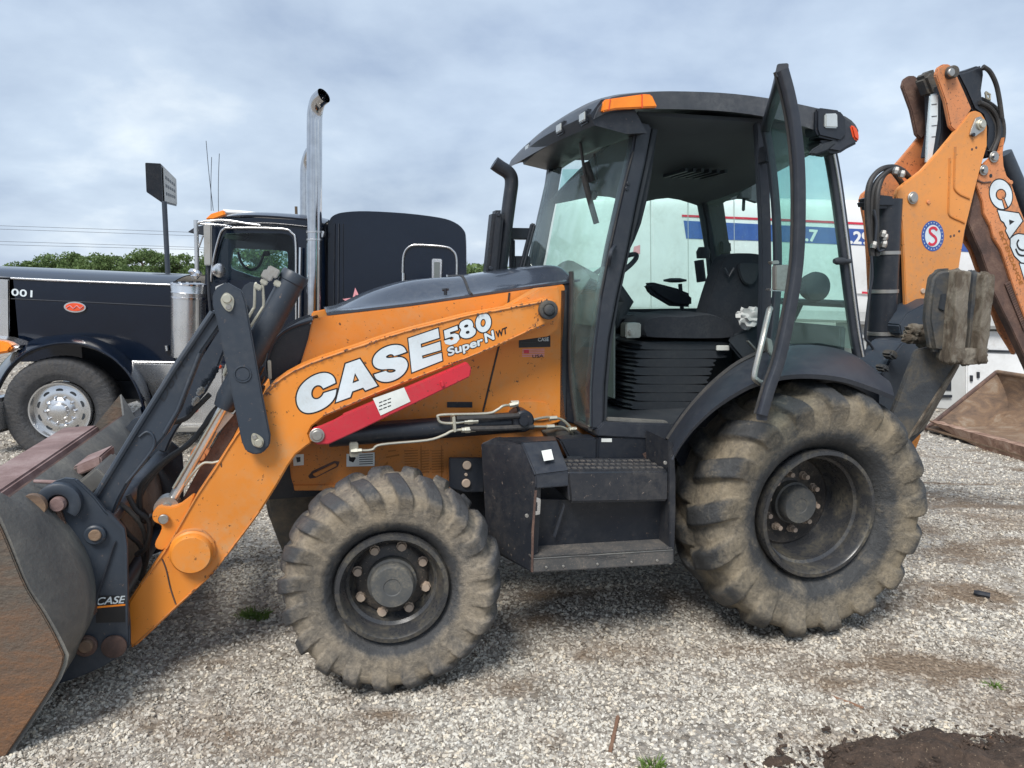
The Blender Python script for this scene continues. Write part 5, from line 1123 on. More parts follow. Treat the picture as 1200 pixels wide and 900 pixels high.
tp = L(580, 514, -.64); MB().hexa([L(579, 520, -.64), L(612, 525, -.84), L(652, 522, -.8), L(650, 518, -.62), L(579, 512.5, -.64), L(611, 518, -.84), L(653, 516, -.80), L(650, 511, -.62)]).build('battery_box_top', M['black'], BL, bev=.004)
MB().add([L(634, 529, -.893), L(645.5, 527, -.88), L(648.5, 539, -.935), L(637, 541, -.94)], [(0, 1, 2, 3)]).build('cover_label', M['decal_paper'], BL).location = (0, -.006, .004)
for px, py, w_ in ((583, 520, -.655), (601, 526, -.77)): pin('bolt', px, py, w_ - .01, .014, .01, M['steel'])
# panel under the cab beside the box
plate('valve_cover', [(655, 515), (700, 513), (700, 540), (690, 545), (670, 545)], -.72, .1, M['black'], bev=.01)
plate('cover_slot', [(665, 535), (683, 535), (683, 538), (665, 538)], -.722, .01, M['interior'], bev=0)
plate('cab_base_panel', [(701, 513), (774, 514), (774, 545), (700, 542)], -.72, .06, M['black'], bev=.008)
plate('cab_base_panel_edge', [(772, 512), (788, 520), (790, 545), (780, 552), (773, 546)], -.74, .08, M['plastic'], bev=.006)
plate('serial_sticker', [(705, 514), (717, 514), (717, 518), (705, 518)], -.7235, .003, M['decal_paper'], bev=0)
plate('rust_spot', [(753, 532), (759, 529), (762, 534), (757, 539)], -.7222, .002, M['rust_brown'], bev=0)
# step module: upper toolbox, recess, lower tread
sm_ = sub('side_step', BL)
t0_, t1_ = L(664, 552, -.98), L(785, 551, -.98); t2_, t3_ = L(668, 590, -.98), L(784, 588, -.98)
MB().hexa([t2_, t3_, t3_ + Vector((0, .28, 0)), t2_ + Vector((0, .28, 0)), t0_, t1_, t1_ + Vector((0, .26, .0)), t0_ + Vector((0, .26, 0))]).build('upper_step', M['step_paint'], sm_, bev=.012, seg=3)
for k in range(16):                                # studs of the tread
    for j in range(3):
        p = t0_.lerp(t1_, (k + .7) / 16.5) + Vector((0, .05 + j * .07, 0)); MB().box(p - Vector((.01, .012, .002)), p + Vector((.01, .012, .004))).build('tread_stud', M['step_worn'], sm_, bev=0)
r0, r1, r2, r3 = L(630, 585, -.9), L(784, 588, -.9), L(784, 640, -.86), L(630, 645, -.86)
MB().add([r0, r1, r2, r3], [(0, 1, 2, 3)]).build('step_back', M['black'], sm_, solid=.01)
MB().add([L(661, 590, -.93), L(662, 593, -.93), L(651, 630, -.9), L(648, 628, -.9)], [(0, 1, 2, 3)]).build('step_gusset', M['plastic'], sm_, solid=.01)
s0, s1 = L(622, 654, -.99), L(788, 643.5, -.99)
MB().hexa([s0 - Zd * .0, s1, s1 + Vector((0, .16, 0)), s0 + Vector((0, .16, 0)), s0 + Zd * .008, s1 + Zd * .008, s1 + Vector((0, .16, .008)), s0 + Vector((0, .16, .008))]).build('lower_step', M['step_worn'], sm_, bev=.002)
MB().hexa([L(626, 652, -.86), L(784, 641, -.86), L(784, 641, -.83), L(626, 652, -.83), L(628, 634, -.86), L(777, 627, -.86), L(777, 627, -.83), L(628, 634, -.83)]).build('step_riser', M['step_paint'], sm_, bev=.004)
MB().hexa([L(622, 671, -1.0), L(789, 661, -1.0), L(789, 661, -.97), L(622, 671, -.97), L(622, 655, -1.0), L(789, 644, -1.0), L(789, 644, -.97), L(622, 655, -.97)]).build('step_front', M['step_worn'], sm_, bev=.004)
MB().tube([L(623, 655, -1.0), L(788.5, 644.5, -1.0)], .0035, 6).build('step_edge', M['shell'], sm_)
MB().hexa([L(623, 671, -.98), L(789, 661, -.98), L(789, 655, -.6), L(575, 645, -.6), L(623, 668, -.98), L(789, 658, -.98), L(789, 652, -.6), L(575, 642, -.6)]).build('step_pan', M['black'], sm_, bev=.003)
plate('step_end_plate', [(783, 516), (790, 520), (792, 560), (792, 600), (790, 661), (785, 661), (784, 560)], -.985, .25, M['step_paint'], sm_, bev=.004)
MB().tube([L(623.5, 670, -1.0), L(624.5, 620, -1.0), L(628, 575, -1.0)], .006, 6).build('box_corner_edge', M['rust_brown'], sm_)
plate('box_latch', [(626.5, 582), (634, 585), (633, 603), (627, 604)], -1.0, .02, M['chrome_soft'], sm_, bev=.003)
plate('box_latch_slot', [(627.5, 588), (630, 589), (629.5, 599), (627.5, 599)], -1.002, .02, M['black'], sm_, bev=.001)
for px, py in ((779, 542), (779, 652), (617, 604), (785, 659)): pin('bolt', px, py, -.99, .009, .008, M['steel'], sm_)
for (x0, y0, x1, y1), mt in (((84, 548, 118, 534), 'rust_rim'), ((70, 556, 92, 545), 'shell'), ((96, 562, 122, 548), 'mudsteel')):
    a_, b2_ = L(x0, y0, -.3), L(x1, y1, -.3); q = MB(); q.hexa([a_ + Vector((0, 0, -.05)), b2_ + Vector((0, 0, -.05)), b2_ + Vector((0, .25, -.05)), a_ + Vector((0, .25, -.05)), a_, b2_, b2_ + Vector((0, .25, 0)), a_ + Vector((0, .25, 0))]); q.build('bucket_bracket', M[mt], BL, bev=.008)

for x in (640, 660, 700, 740, 770): pin('bolt', x, 664.5 - (x - 640) * .06, -1.0, .006, .005, M['steel'], sm_)
plate('scuff', [(648, 644), (672, 639), (676, 641), (655, 648)], -.868, .003, M['rust_brown'], sm_, bev=0)
for k in range(5): plate('scratch', [(668 + k * 9, 652 + k), (690 + k * 11, 650 + k * .4), (690 + k * 11, 650.7 + k * .4)], -1.0035, .001, M['step_worn'], sm_, bev=0)
# ------------------------------------------------------------ rear: tower, boom, dipper, stabiliser
BO = -0.17
boom = [(1143, 129.5), (1150, 132), (1154.5, 139), (1157, 148), (1157, 171), (1147, 205), (1138, 242), (1131, 270), (1124, 315), (1110, 345), (1093, 352), (1062, 367), (1059.5, 300), (1057, 260), (1052.5, 236), (1050.5, 229), (1053, 221), (1060, 215), (1080, 200), (1100, 178), (1115, 160), (1131, 140), (1137, 132)]
bm1 = plate('boom', boom, BO, 0.03, M['boom_orange'], bev=.005); 
def put(o, w):                                       # copy of a plate on another plane
    c = bpy.data.objects.new(o.name.split('.')[0], o.data.copy()); COL.objects.link(c); c.parent = o.parent; c.location = (0, w, 0); return c
b2 = put(bm1, 0.31); b2.data.materials[0] = M['orange_worn']
plate('boom_web', [(1140, 133), (1157, 160), (1146, 205), (1136, 245), (1124, 310), (1120, 310), (1133, 242), (1142, 200), (1150, 165), (1140, 140)], BO + .03, .28, M['rust_brown'], bev=.003)
q = MB(); q.loft([[L(x, y, w_) for x, y in ((1130, 141), (1115, 160), (1100, 178), (1080, 200), (1062, 214))] for w_ in (BO + .03, .14)]); q.build('boom_web', M['orange_worn'], BL, solid=.01)
def groove(pts, w_, par, r_=.006, mat='orange_dull'):
    MB().tube(smooth_path([L(x, y, w_) for x, y in pts], 4), r_, 6).build('pressed_edge', M[mat], par)
groove([(1119.5, 172), (1118.5, 195), (1118, 215), (1119, 222), (1124, 227), (1130, 230), (1136, 232.5)], BO - .001, bm1, .008)
groove([(1113, 185), (1112.5, 210), (1111.5, 240), (1112, 251), (1117, 255), (1124, 258), (1130, 261)], BO - .001, bm1, .008)
kp = MB(); kp.prism([L(x, y, BO - .012) for x, y in ((1137, 158), (1139, 150), (1144, 138), (1150, 136), (1154, 142), (1154, 152), (1143, 160))], (0, .012, 0)); kp.build('pin_keeper', M['steel'], bm1, bev=.003)
pin('pin', 1149.5, 146, BO - .012, .024, .02, M['zinc'], bm1, ring=.034); pin('bolt', 1140, 158, BO - .012, .012, .01, M['black'], bm1)
pin('pin', 1069, 232, BO, .03, .02, M['steel'], bm1, ring=.038); pin('bolt', 1087.5, 237, BO, .012, .008, M['orange_worn'], bm1); pin('bolt', 1081, 341, BO, .016, .01, M['nut'], bm1)
for px, py in ((1139, 175), (1144, 173), (1124, 271), (1118, 276), (1114, 277)): pin('paint_chip', px, py, BO, .008, .001, M['rust_brown'], bm1)
# round company emblem
eo = (1093, 276.5)
flat('emblem_ring', [ell(eo[0], eo[1], 13.2, 18, 0, 40)], BO - .0015, M['decal_blue'], bm1)
flat('emblem_face', [ell(eo[0] + .3, eo[1], 9.3, 13, 0, 40)], BO - .0028, M['decal'], bm1)
SS = [(1098, 270), (1096, 267.5), (1092.5, 267), (1089.8, 269), (1090, 272.5), (1093, 275.5), (1096.3, 278.5), (1097, 282.5), (1094.5, 286), (1091, 286.5), (1088.3, 284.5)]
q = MB(); q.tube(smooth_path([L(x, y, BO - .004) for x, y in SS], 5), .01, 6, sq=(.0012, .0085)); q.build('emblem_letter', M['decal_red'], bm1)
for k in range(22):
    a = 2 * math.pi * k / 22
    flat('emblem_mark', [ell(eo[0] + 11.4 * math.cos(a), eo[1] + 15.6 * math.sin(a), .55, .75, 0, 6)], BO - .0028, M['decal'], bm1)
# linkage above
lk2 = plate('dipper_link', [(1097.5, 88), (1100, 79), (1106, 75), (1113, 75), (1119, 82), (1129, 104), (1139, 127), (1131, 140), (1120, 154), (1114, 148), (1108, 118)], BO + .01, .03, M['orange_worn'], bev=.006)
l3 = put(lk2, .27); l3.data.materials[0] = M['rust_brown']
pin('pin', 1113, 85.5, BO + .005, .038, .04, M['mudsteel'], lk2); pin('pin', 1114, 85, BO - .03, .024, .012, M['steel'], lk2)
plate('link_block', [(1083, 90), (1090, 82), (1100, 80), (1104, 95), (1106, 112), (1092, 112)], -.02, .1, M['mudsteel'], bev=.02)
plate('link_web', [(1103, 100), (1110, 98), (1125, 120), (1136, 128), (1120, 160), (1100, 182), (1098, 182), (1104, 150)], -.08, .14, M['black'], bev=.006)
plate('dipper_cylinder_rod', [(1090.5, 110), (1101, 109), (1100.5, 140), (1097, 165), (1093, 190), (1085, 192), (1087, 150)], -.1, .02, M['decal'], bev=.012)
for y in (122, 136, 147, 160): plate('rod_band', [(1092, y), (1098, y - .6), (1098, y), (1092, y + .6)], -.103, .02, M['plastic'], bev=0)
hd = plate('knuckle_cover', [(1120, 85), (1135, 81.5), (1149, 75.5), (1154, 77), (1154.5, 88), (1152, 106), (1153, 116), (1162, 123), (1174, 135), (1178, 150), (1177.5, 165), (1169, 179), (1159, 186), (1154, 170), (1156, 150), (1151, 136), (1141, 129), (1131, 106)], -.1, .2, M['black'], bev=.02, seg=3)
pin('bolt', 1152.5, 80, -.102, .014, .01, M['steel'], hd); q = MB(); q.tube([L(x, y, -.1) for x, y in ((1155, 108), (1160, 111), (1160, 117), (1156, 115), (1155, 108))], .008, 6); q.build('hose_clip', M['zinc'], hd)
for k, pts in enumerate(([(1152, 78), (1160, 84), (1167, 98), (1171, 116), (1174, 138)], [(1148, 120), (1160, 126), (1169, 140), (1170, 160), (1163, 178)], [(1146, 124), (1156, 130), (1165, 146), (1165, 164), (1158, 178)], [(1150, 116), (1166, 126), (1175, 142), (1175, 165), (1166, 182)])):
    mtube('hydraulic_hose', [(x, y, -.13 + .02 * k) for x, y in pts], .014, M['rubber'])
# dipper
dip = [(1147, 205), (1156, 190), (1166, 181), (1173, 176), (1176, 165), (1178, 160), (1175.5, 180), (1176.5, 194), (1180, 206), (1185, 211), (1187, 219), (1195, 243), (1212, 285), (1240, 355), (1225, 420), (1208, 392), (1189, 340), (1178, 306), (1173, 292), (1164, 278), (1161, 265), (1153, 250), (1151.5, 236), (1144, 216)]
dp = plate('dipper', dip, -.13, .03, M['orange_worn'], bev=.004); put(dp, .23)
plate('dipper_core', [(1180, 209), (1195, 243), (1212, 285), (1240, 355), (1225, 420), (1208, 392), (1186, 306), (1160, 225), (1160, 190)], -.1, .1, M['rust_brown'], bev=.003)
ext = plate('extending_dipper', [(1143.5, 216), (1137.5, 248), (1135, 262), (1141, 277), (1150, 297), (1158, 320), (1165, 343), (1175, 364), (1187, 388), (1197, 410), (1215, 450), (1245, 440), (1215, 395), (1189, 335), (1164, 272), (1153, 240)], -.11, .06, M['rust_brown'], bev=.005)
for k in range(22):                                  # toothed rack along the extension
    f = k / 22; a = L(1185 + 22 * f, 331 + 55 * f, -.12); MB().box(a - Vector((.05, 0, .004)), a + Vector((.03, .02, .008)), Matrix.Rotation(-.5, 3, 'Y')).build('rack_tooth', M['rust_brown'], ext, bev=0)
for px, py, r_ in ((1164, 184, .026), (1152, 199.5, .024)): pin('pin', px, py, -.13, r_, .02, M['steel'], dp, ring=r_ * 1.4); pin('pin_hole', px, py, -.15, .008, .003, M['black'], dp)
pin('bolt', 1183.5, 214, -.13, .014, .012, M['orange_worn'], dp); pin('paint_chip', 1161, 206, -.13, .012, .002, M['black'], dp)
q = MB(); q.tube(smooth_path([L(x, y, -.132) for x, y in ((1145, 211), (1152, 214), (1161, 213))], 4), .006, 6); q.build('weld_seam', M['rust_brown'], dp)
def RD(pts): return [(1060 + x / 6.43, 200 + y / 6.43) for x, y in pts]
c_o = ell(727, 178, 82, 112, -0.25, 40)
c_out = [p for k, p in enumerate(c_o)]
flat('letter_outline', [RD(c_out)], -.1312, M['decal_black'], dp, off=.008); flat('letter', [RD(c_out)], -.1322, M['decal'], dp)
flat('letter_counter', [RD(ell(727, 180, 40, 44, 0, 20))], -.133, M['decal_black'], dp); flat('letter_counter', [RD(ell(727, 180, 32, 36, 0, 20))], -.1342, M['orange_worn'], dp)
flat('letter_counter', [RD([(728, 205), (750, 200), (782, 275), (752, 290)])], -.133, M['decal_black'], dp); flat('letter_counter', [RD([(733, 205), (744, 202), (772, 276), (757, 284)])], -.1342, M['orange_worn'], dp)
for o1, hs in (([(702, 298), (860, 322), (888, 378), (792, 508), (764, 452), (772, 432), (750, 388), (728, 372)], [[(788, 368), (830, 382), (792, 410)]]), ([(800, 512), (830, 488), (858, 478), (905, 485), (960, 530), (1000, 600), (985, 660), (940, 700), (880, 690), (830, 640), (800, 570)], []), ([(868, 700), (1010, 720), (1060, 900), (930, 900)], [])):
    flat('letter_outline', [RD(o1)], -.1312, M['decal_black'], dp, off=.008); flat('letter', [RD(o1)], -.1322, M['decal'], dp)
    for h in hs: flat('letter_counter', [RD(h)], -.133, M['decal_black'], dp)
q = MB(); q.tube(smooth_path([L(*RD([p])[0], -.1335) for p in ((862, 520), (848, 548), (862, 585), (895, 600), (930, 585), (960, 600))], 4), .006, 6, sq=(.001, .006)); q.tube(smooth_path([L(*RD([p])[0], -.1335) for p in ((838, 588), (860, 630), (900, 640), (925, 625))], 4), .006, 6, sq=(.001, .006)); q.build('letter_counter', M['decal_black'], dp)
text('lettering', 'EXTENDAHOE', L(*RD([(712, 462)])[0], -.1322), L(*RD([(870, 862)])[0], -.1322), L(*RD([(738, 452)])[0], -.1322), M['decal_brown'], dp, .03)
mtube('dipper_cylinder', [(1176, 180, 0), (1190, 212, 0), (1215, 270, 0)], .05, M['grey'], k=1, n=20)
# boom cylinder, hoses
bc = MB(); a, b_ = L(1040.5, 234, -.12), L(1030, 445, -.12); bc.tube([a, b_], .083, 28); bc.build('boom_cylinder', M['black'], BL)
for f in (.50, .735, .29): p = a.lerp(b_, f); MB().lathe(p, (b_ - a), [(-.012, .085), (-.01, .088), (.01, .088), (.012, .085)], 28).build('cylinder_band', M['steel'], BL)
plate('boom_cylinder_cap', [(1022, 232), (1034, 228), (1052, 230), (1054, 244), (1026, 244)], -.2, .16, M['black'], bev=.02)
for pts in ([(1022, 300, -.22), (1018, 270, -.22), (1016, 240, -.22), (1019, 215, -.22), (1030, 200, -.2), (1045, 195.5, -.18), (1058, 200, -.15), (1067, 210, -.1)], [(1028, 300, -.22), (1027, 260, -.22), (1028, 228, -.22), (1034, 208, -.2), (1044, 200, -.18), (1052, 208, -.14), (1060, 220, -.1)], [(1020, 290, -.2), (1021, 250, -.2), (1024, 220, -.2), (1036, 204, -.2), (1050, 198, -.18), (1064, 207, -.1)]):
    mtube('hydraulic_hose', pts, .016, M['rubber'])
for pts in ([(1024, 246, -.24), (1027, 262, -.24), (1026, 283, -.24), (1030, 294, -.24), (1036, 292, -.24)], [(1021, 300, -.24), (1022, 325, -.24), (1019, 345, -.24), (1014, 392, -.24), (1019, 402, -.24), (1024, 412, -.24), (1022, 428, -.24)]):
    mtube('steel_line', pts, .008, M['plastic'])
for px, py in ((1023, 287), (1034, 274), (1035, 286), (1022, 428), (1036, 278), (1049, 200), (1056, 204)):
    q = MB(); p = L(px, py, -.24); q.lathe(p - Zd * .02, (.3, 0, 1), [(0, .016), (.02, .02), (.04, .016)], 6); q.build('line_fitting', M['steel'], BL, smooth=.3)
# dark machinery column behind the cylinder
plate('tower', [(1046, 240), (1056, 236), (1058, 300), (1062, 367), (1055, 385), (1052, 400), (1040, 440), (1036, 420), (1044, 380), (1050, 300)], -.1, .12, M['interior'], bev=.01)
plate('tower', [(1054, 381), (1063, 367), (1093, 351), (1100, 350), (1100, 412), (1078, 402), (1066, 396), (1056, 392)], -.3, .2, M['grey'], bev=.008)
plate('swing_frame', [(1046, 416), (1058, 401), (1080, 398), (1078, 412), (1052, 470), (1050, 500), (1060, 520), (1040, 505), (1000, 480), (985, 440), (1030, 445)], -.42, .25, M['grey'], bev=.01)
for px, py, s_ in ((1043, 414, .03), (1034, 430, .025)):
    q = MB(); p = L(px, py, -.46); q.box(p - Vector((s_, .04, s_)), p + Vector((s_, .04, s_ * .5)), Matrix.Rotation(.6, 3, 'Y')); q.build('bracket', M['mudsteel'], BL, bev=.012)
# stabiliser leg and muddy pad
plate('stabilizer_leg', [(1075, 410), (1098, 405), (1122, 428), (1064, 514), (1060, 520), (1048, 500), (1046, 484)], -.82, .03, M['mudsteel'], bev=.006)
plate('stabilizer_leg', [(1085, 410), (1104, 405), (1126, 428), (1084, 504), (1066, 522), (1052, 500)], -.66, .03, M['mudsteel'], bev=.006)
MB().loft([[L(1121, 428, -.82), L(1063, 515, -.82)], [L(1125, 427, -.66), L(1083, 503, -.66)]]).build('leg_flange', M['mud'], BL, solid=.01)
MB().tube([L(1120, 428, -.82), L(1062.5, 516, -.82)], .008, 8).build('leg_edge', M['mud'], BL)
plate('swing_bracket', [(1078, 504), (1080, 511), (1072, 532), (1069, 548), (1062, 556), (1060, 530), (1068, 516)], -.5, .1, M['orange'], bev=.006)
def lump(name, c_, s_, mat, seed, amp=.25, fr=3, par=BL, sub_=4, boxy=.0):
    bm_ = bmesh.new(); bmesh.ops.create_icosphere(bm_, subdivisions=sub_, radius=1); V_ = []
    for v in bm_.verts:
        d = v.co.copy()
        if boxy: mxx = max(abs(d.x), abs(d.y), abs(d.z)); d = d.lerp(d / mxx, boxy)
        n_ = mnoise.fractal(v.co * fr + Vector((seed, 0, 0)), 1.0, 2.0, 4) * amp
        V_.append(Vector((d.x * s_[0] * (1 + n_), d.y * s_[1] * (1 + n_), d.z * s_[2] * (1 + n_ * .4))) + Vector(c_))
    o = MB().add(V_, [tuple(v.index for v in f.verts) for f in bm_.faces]).build(name, mat, par, smooth=1.2); bm_.free(); return o
def mudblock(name, x0, x1, y0, y1, w0, w1, seed, mat='mud', tilt_=0.0):
    a, b_ = L(x0, y1, w0), L(x1, y0, w0); c_ = (a + b_) / 2; c_.y = (w0 + w1) / 2
    return lump(name, c_, ((b_.x - a.x) / 2 * 1.03, (w1 - w0) / 2, (b_.z - a.z) / 2 * 1.03), M[mat], seed, .11, 2.6, boxy=.82, sub_=5)
mudblock('stabilizer_pad_block', 1114, 1139, 317, 427, -.98, -.87, 1); mudblock('stabilizer_pad_block', 1146, 1167, 321, 427, -.98, -.87, 5)
mudblock('stabilizer_pad_block', 1133, 1152, 319, 428, -.93, -.84, 9, 'mudsteel')
mudblock('stabilizer_pad_block', 1126, 1160, 408, 428, -.97, -.88, 12)
plate('stabilizer_pad', [(1094, 326), (1099, 318), (1106, 315), (1119, 314), (1117, 360), (1112, 415), (1094, 412), (1088, 375), (1090, 350)], -.92, .06, M['mudsteel'], bev=.02, seg=3)
plate('pad_arm', [(1104, 345), (1110, 344), (1107, 365), (1101, 362)], -.93, .02, M['interior'], bev=.003)
for k, (px, py, s_) in enumerate(((1080, 392, .07), (1072, 388, .05), (1085, 402, .05), (1066, 396, .04), (1090, 398, .05))):
    lump('mud_clod', L(px, py, -.62), (s_, s_, s_ * .8), M['mud'], k * 3.1, .5, 2.5, sub_=3)
# ================================================================== THE SEMI TRUCK behind (world coordinates from pixels on depth planes)
TK = G(77, 541); TY = 7.5
truck = thing('semi_truck', 'dark navy long nose truck tractor with tall chrome exhaust stacks and red star', 'truck', (TK.x, TK.y, TK.z))
TO = Vector(truck.location)
def T(px, py, y=None): return Y(px, py, y or TY) - TO
def tplate(name, pts, y, t_, mat, parent=truck, bev=.008, k=0, label=None, seg=2):
    P = [T(a, b_, y) for a, b_ in pts]
    if k: P = smooth_path(P, k, True)
    return MB().prism(P, (0, t_, 0)).build(name, mat, parent, bev=bev, label=label, seg=seg)
def ttube(name, pts, r_, mat, parent=truck, k=5, n=12, y=None):
    P = [T(p[0], p[1], p[2] if len(p) > 2 else y) for p in pts]
    if len(P) > 2 and k > 1: P = smooth_path(P, k)
    return MB().tube(P, r_, n).build(name, mat, parent)
HY, HF = 7.8, 9.15                                  # near and far hood sides
hood = tplate('hood_side', [(13, 325.5), (200, 333.5), (205, 424), (150, 423), (118, 402), (95, 396), (60, 396), (13, 404), (-60, 404), (-60, 322.5)], HY, .02, M['navy'])
rows_ = []
for f in np.linspace(0, 1, 15):
    s_ = abs(2 * f - 1); yy = HY + (HF - HY) * f
    rows_.append([T(a, b_, HY) + Vector((0, yy - HY, .11 * (1 - s_ ** 2.5))) for a, b_ in ((-60, 322.5), (13, 325.5), (100, 329.5), (200, 333.5))])
MB().loft(rows_).build('hood_top', M['navy'], truck, solid=.01, smooth=1)
tplate('hood_side', [(13, 325.5), (200, 333.5), (205, 424), (13, 424)], HF, .02, M['navy'])
ttube('hood_trim', [(13, 326), (100, 330), (200, 333.8)], .012, M['chrome_soft'], y=HY - .005)
ttube('pinstripe', [(13, 350), (100, 354), (200, 359)], .0035, M['plastic'], y=HY - .004)
ttube('lower_trim', [(150, 423.5), (205, 424.5)], .01, M['chrome_soft'], y=HY - .01)
MB().box(T(13, 404, HY) - Vector((.5, 0, .0)), T(13, 325, HY) + Vector((.02, HF - HY, 0))).build('radiator_core', M['black'], truck)
tplate('grille_shell', [(-20, 322.5), (12.5, 325), (13, 398), (-20, 402)], HY - .02, HF - HY + .04, M['chrome_soft'], bev=.03, seg=3)
# number and oval badge
a, b_, c_ = T(13.5, 346, HY - .004), T(37.5, 348.2, HY - .004), T(13.8, 338.3, HY - .004)
text('fleet_number', '001', a, b_, c_, M['decal'], hood, .035, 0, 1.05)
def oval(name, cx, cy, rx, ry, y, th, mat, par):
    return MB().prism([T(cx + rx * math.cos(a), cy + ry * math.sin(a) + rx * math.cos(a) * .04, y) for a in np.linspace(0, 2 * math.pi, 33)[:-1]], (0, th, 0)).build(name, mat, par, bev=.003)
bd = oval('badge', 87.5, 360, 13, 6.3, HY - .02, .02, M['chrome'], hood); oval('badge_face', 87.5, 360, 11, 4.8, HY - .024, .01, M['redlens'], bd)
ttube('badge_script', [(78, 361), (82, 358.5), (86, 361.5), (90, 358.5), (94, 361.5), (97, 359)], .004, M['decal_pink'], bd, y=HY - .027)
ttube('hood_latch', [(195, 405), (196, 411)], .02, M['chrome_soft'], y=HY - .02, k=1)
# fender: crowned arch lofted from the hood to the outer edge
WCx, WCy = 77, 480
arcs = []
inner = [(-8, 470), (2, 446), (16, 426), (38, 410), (70, 402), (100, 404), (128, 416), (150, 436), (164, 462), (171, 492), (172, 515)]
outer = [(-20, 466), (-6, 436), (12, 415), (36, 399), (66, 393), (102, 394), (134, 406), (158, 426), (174, 452), (181, 480), (184, 512)]
O_ = smooth_path([T(a, b_, 7.42) for a, b_ in inner], 4); I_ = smooth_path([T(a, b_, HY) for a, b_ in outer], 4)
rows_ = []
for p, q_ in zip(O_, I_):
    row = [p + Vector((0, .02, -.03))]
    for f in (0, .1, .3, .6, 1.0): r3 = p.lerp(q_, f); r3 += (q_ - p).normalized().cross(Vector((0, 1, 0))).normalized() * 0 + Vector((0, 0, .035 * math.sin(math.pi * f))); row.append(r3)
    rows_.append(row)
MB().loft(rows_).build('fender', M['navy'], truck, solid=.012, smooth=1)
MB().tube([p + Vector((0, -.01, 0)) for p in O_], .012, 8).build('fender_edge', M['navy'], truck)
tplate('headlight_bezel', [(-20, 395), (0, 397), (14, 401), (24, 407), (20, 412), (-20, 418)], 7.5, .25, M['chrome_soft'], bev=.03)
tplate('turn_signal', [(-20, 399), (4, 400), (14, 406), (10, 413), (-20, 418)], 7.46, .1, M['amber'], bev=.02)
# front wheel, steered a little
wt = bpy.data.objects.new('wheel', None); COL.objects.link(wt); wt.parent = truck
wt.location = T(76.5, 479.5, 7.62); wt.rotation_euler = (0, 0, R(9))
tyre('tyre', .56, .28, .31, 60, .004, M['tyre_road'], wt, (0, 0, 0), seg=240, prof=40, mudbias=-.25, slope=0)
q = MB(); q.lathe((0, 0, 0), (0, -1, 0), [(.04, .3), (.125, .302), (.14, .296), (.138, .282), (.11, .272), (.085, .262), (.09, .235), (.10, .2), (.105, .165), (.10, .14), (.11, .13), (.12, .09), (.16, .078), (.172, .05), (.172, 0)], 64); q.build('rim', M['chrome_soft'], wt, smooth=.8)
for k in range(10):
    a = 2 * math.pi * k / 10 + .31; e1 = Vector((math.cos(a), 0, math.sin(a))); e2 = Vector((-math.sin(a), 0, math.cos(a)))
    MB().prism([Vector((0, -.098, 0)) + e1 * (.215 + .017 * math.cos(t_)) + e2 * .035 * math.sin(t_) for t_ in np.linspace(0, 2 * math.pi, 17)[:-1]], (0, .02, 0)).build('rim_hole', M['interior'], wt)
    a += .31; p = Vector((math.cos(a) * .142, -.1, math.sin(a) * .142)); q = MB(); q.lathe(p, (0, -1, 0), [(0, .017), (.03, .015), (.04, .006), (.04, 0)], 10); q.build('wheel_nut', M['chrome'], wt)
# far front wheel, rear wheels and frame
w2 = bpy.data.objects.new('wheel', None); COL.objects.link(w2); w2.parent = truck; w2.location = T(76.5, 479.5, 7.62) + Vector((0, 2.0, 0))
for ch in list(wt.children)[:1]: c = ch.copy(); COL.objects.link(c); c.parent = w2
for dx_ in (5.9, 7.25):
    for dy_ in (0, 1.9):
        w3 = bpy.data.objects.new('wheel', None); COL.objects.link(w3); w3.parent = truck; w3.location = wt.location + Vector((dx_, dy_, -.16 * dx_ / 6))
        for ch in wt.children: c = ch.copy(); COL.objects.link(c); c.parent = w3
q = MB(); z0 = wt.location.z
yw = wt.location.y + .35; q.box((-.4, yw, z0 + .05), (8.0, yw + .1, z0 + .25)); q.box((-.4, yw + 1, z0 + .05), (8.0, yw + 1.1, z0 + .3)); q.box((-.06, yw - .1, z0 - .05), (.06, yw + 1.4, z0 + .05)); q.box((-.3, yw + .1, z0 + .1), (1.2, yw + 1, z0 + .8)); q.build('chassis', M['black'], truck)
q = MB(); q.box((-.95, .1, z0 - .2), (-.75, 2.2, z0 + .15)); q.build('bumper', M['chrome_soft'], truck, bev=.04)
# air cleaner canister
q = MB(); a, b_ = T(221, 420, 7.6), T(221, 331, 7.6); d = (b_ - a); ln = d.length
q.lathe(a, d, [(0, .12), (.02, .165), (ln * .86, .165), (ln * .865, .17), (ln * .88, .165), (ln - .03, .17), (ln - .01, .165), (ln, .12), (ln, 0)], 36); cn = q.build('air_cleaner', M['chrome_soft'], truck)
for f in (.97, .8): MB().lathe(a + d * f, d, [(-.01, .168), (-.008, .174), (.008, .174), (.01, .168)], 36).build('canister_band', M['chrome'], cn)
for k in range(4): MB().box(T(203 + k * 9, 331.5, 7.42), T(207.5 + k * 9, 329.5, 7.42) + Vector((0, .02, 0))).build('canister_slot', M['black'], cn, bev=0)
MB().cyl(T(232, 352, 7.5), T(232, 413, 7.5), .02, 8).build('canister_strut', M['steel'], truck)
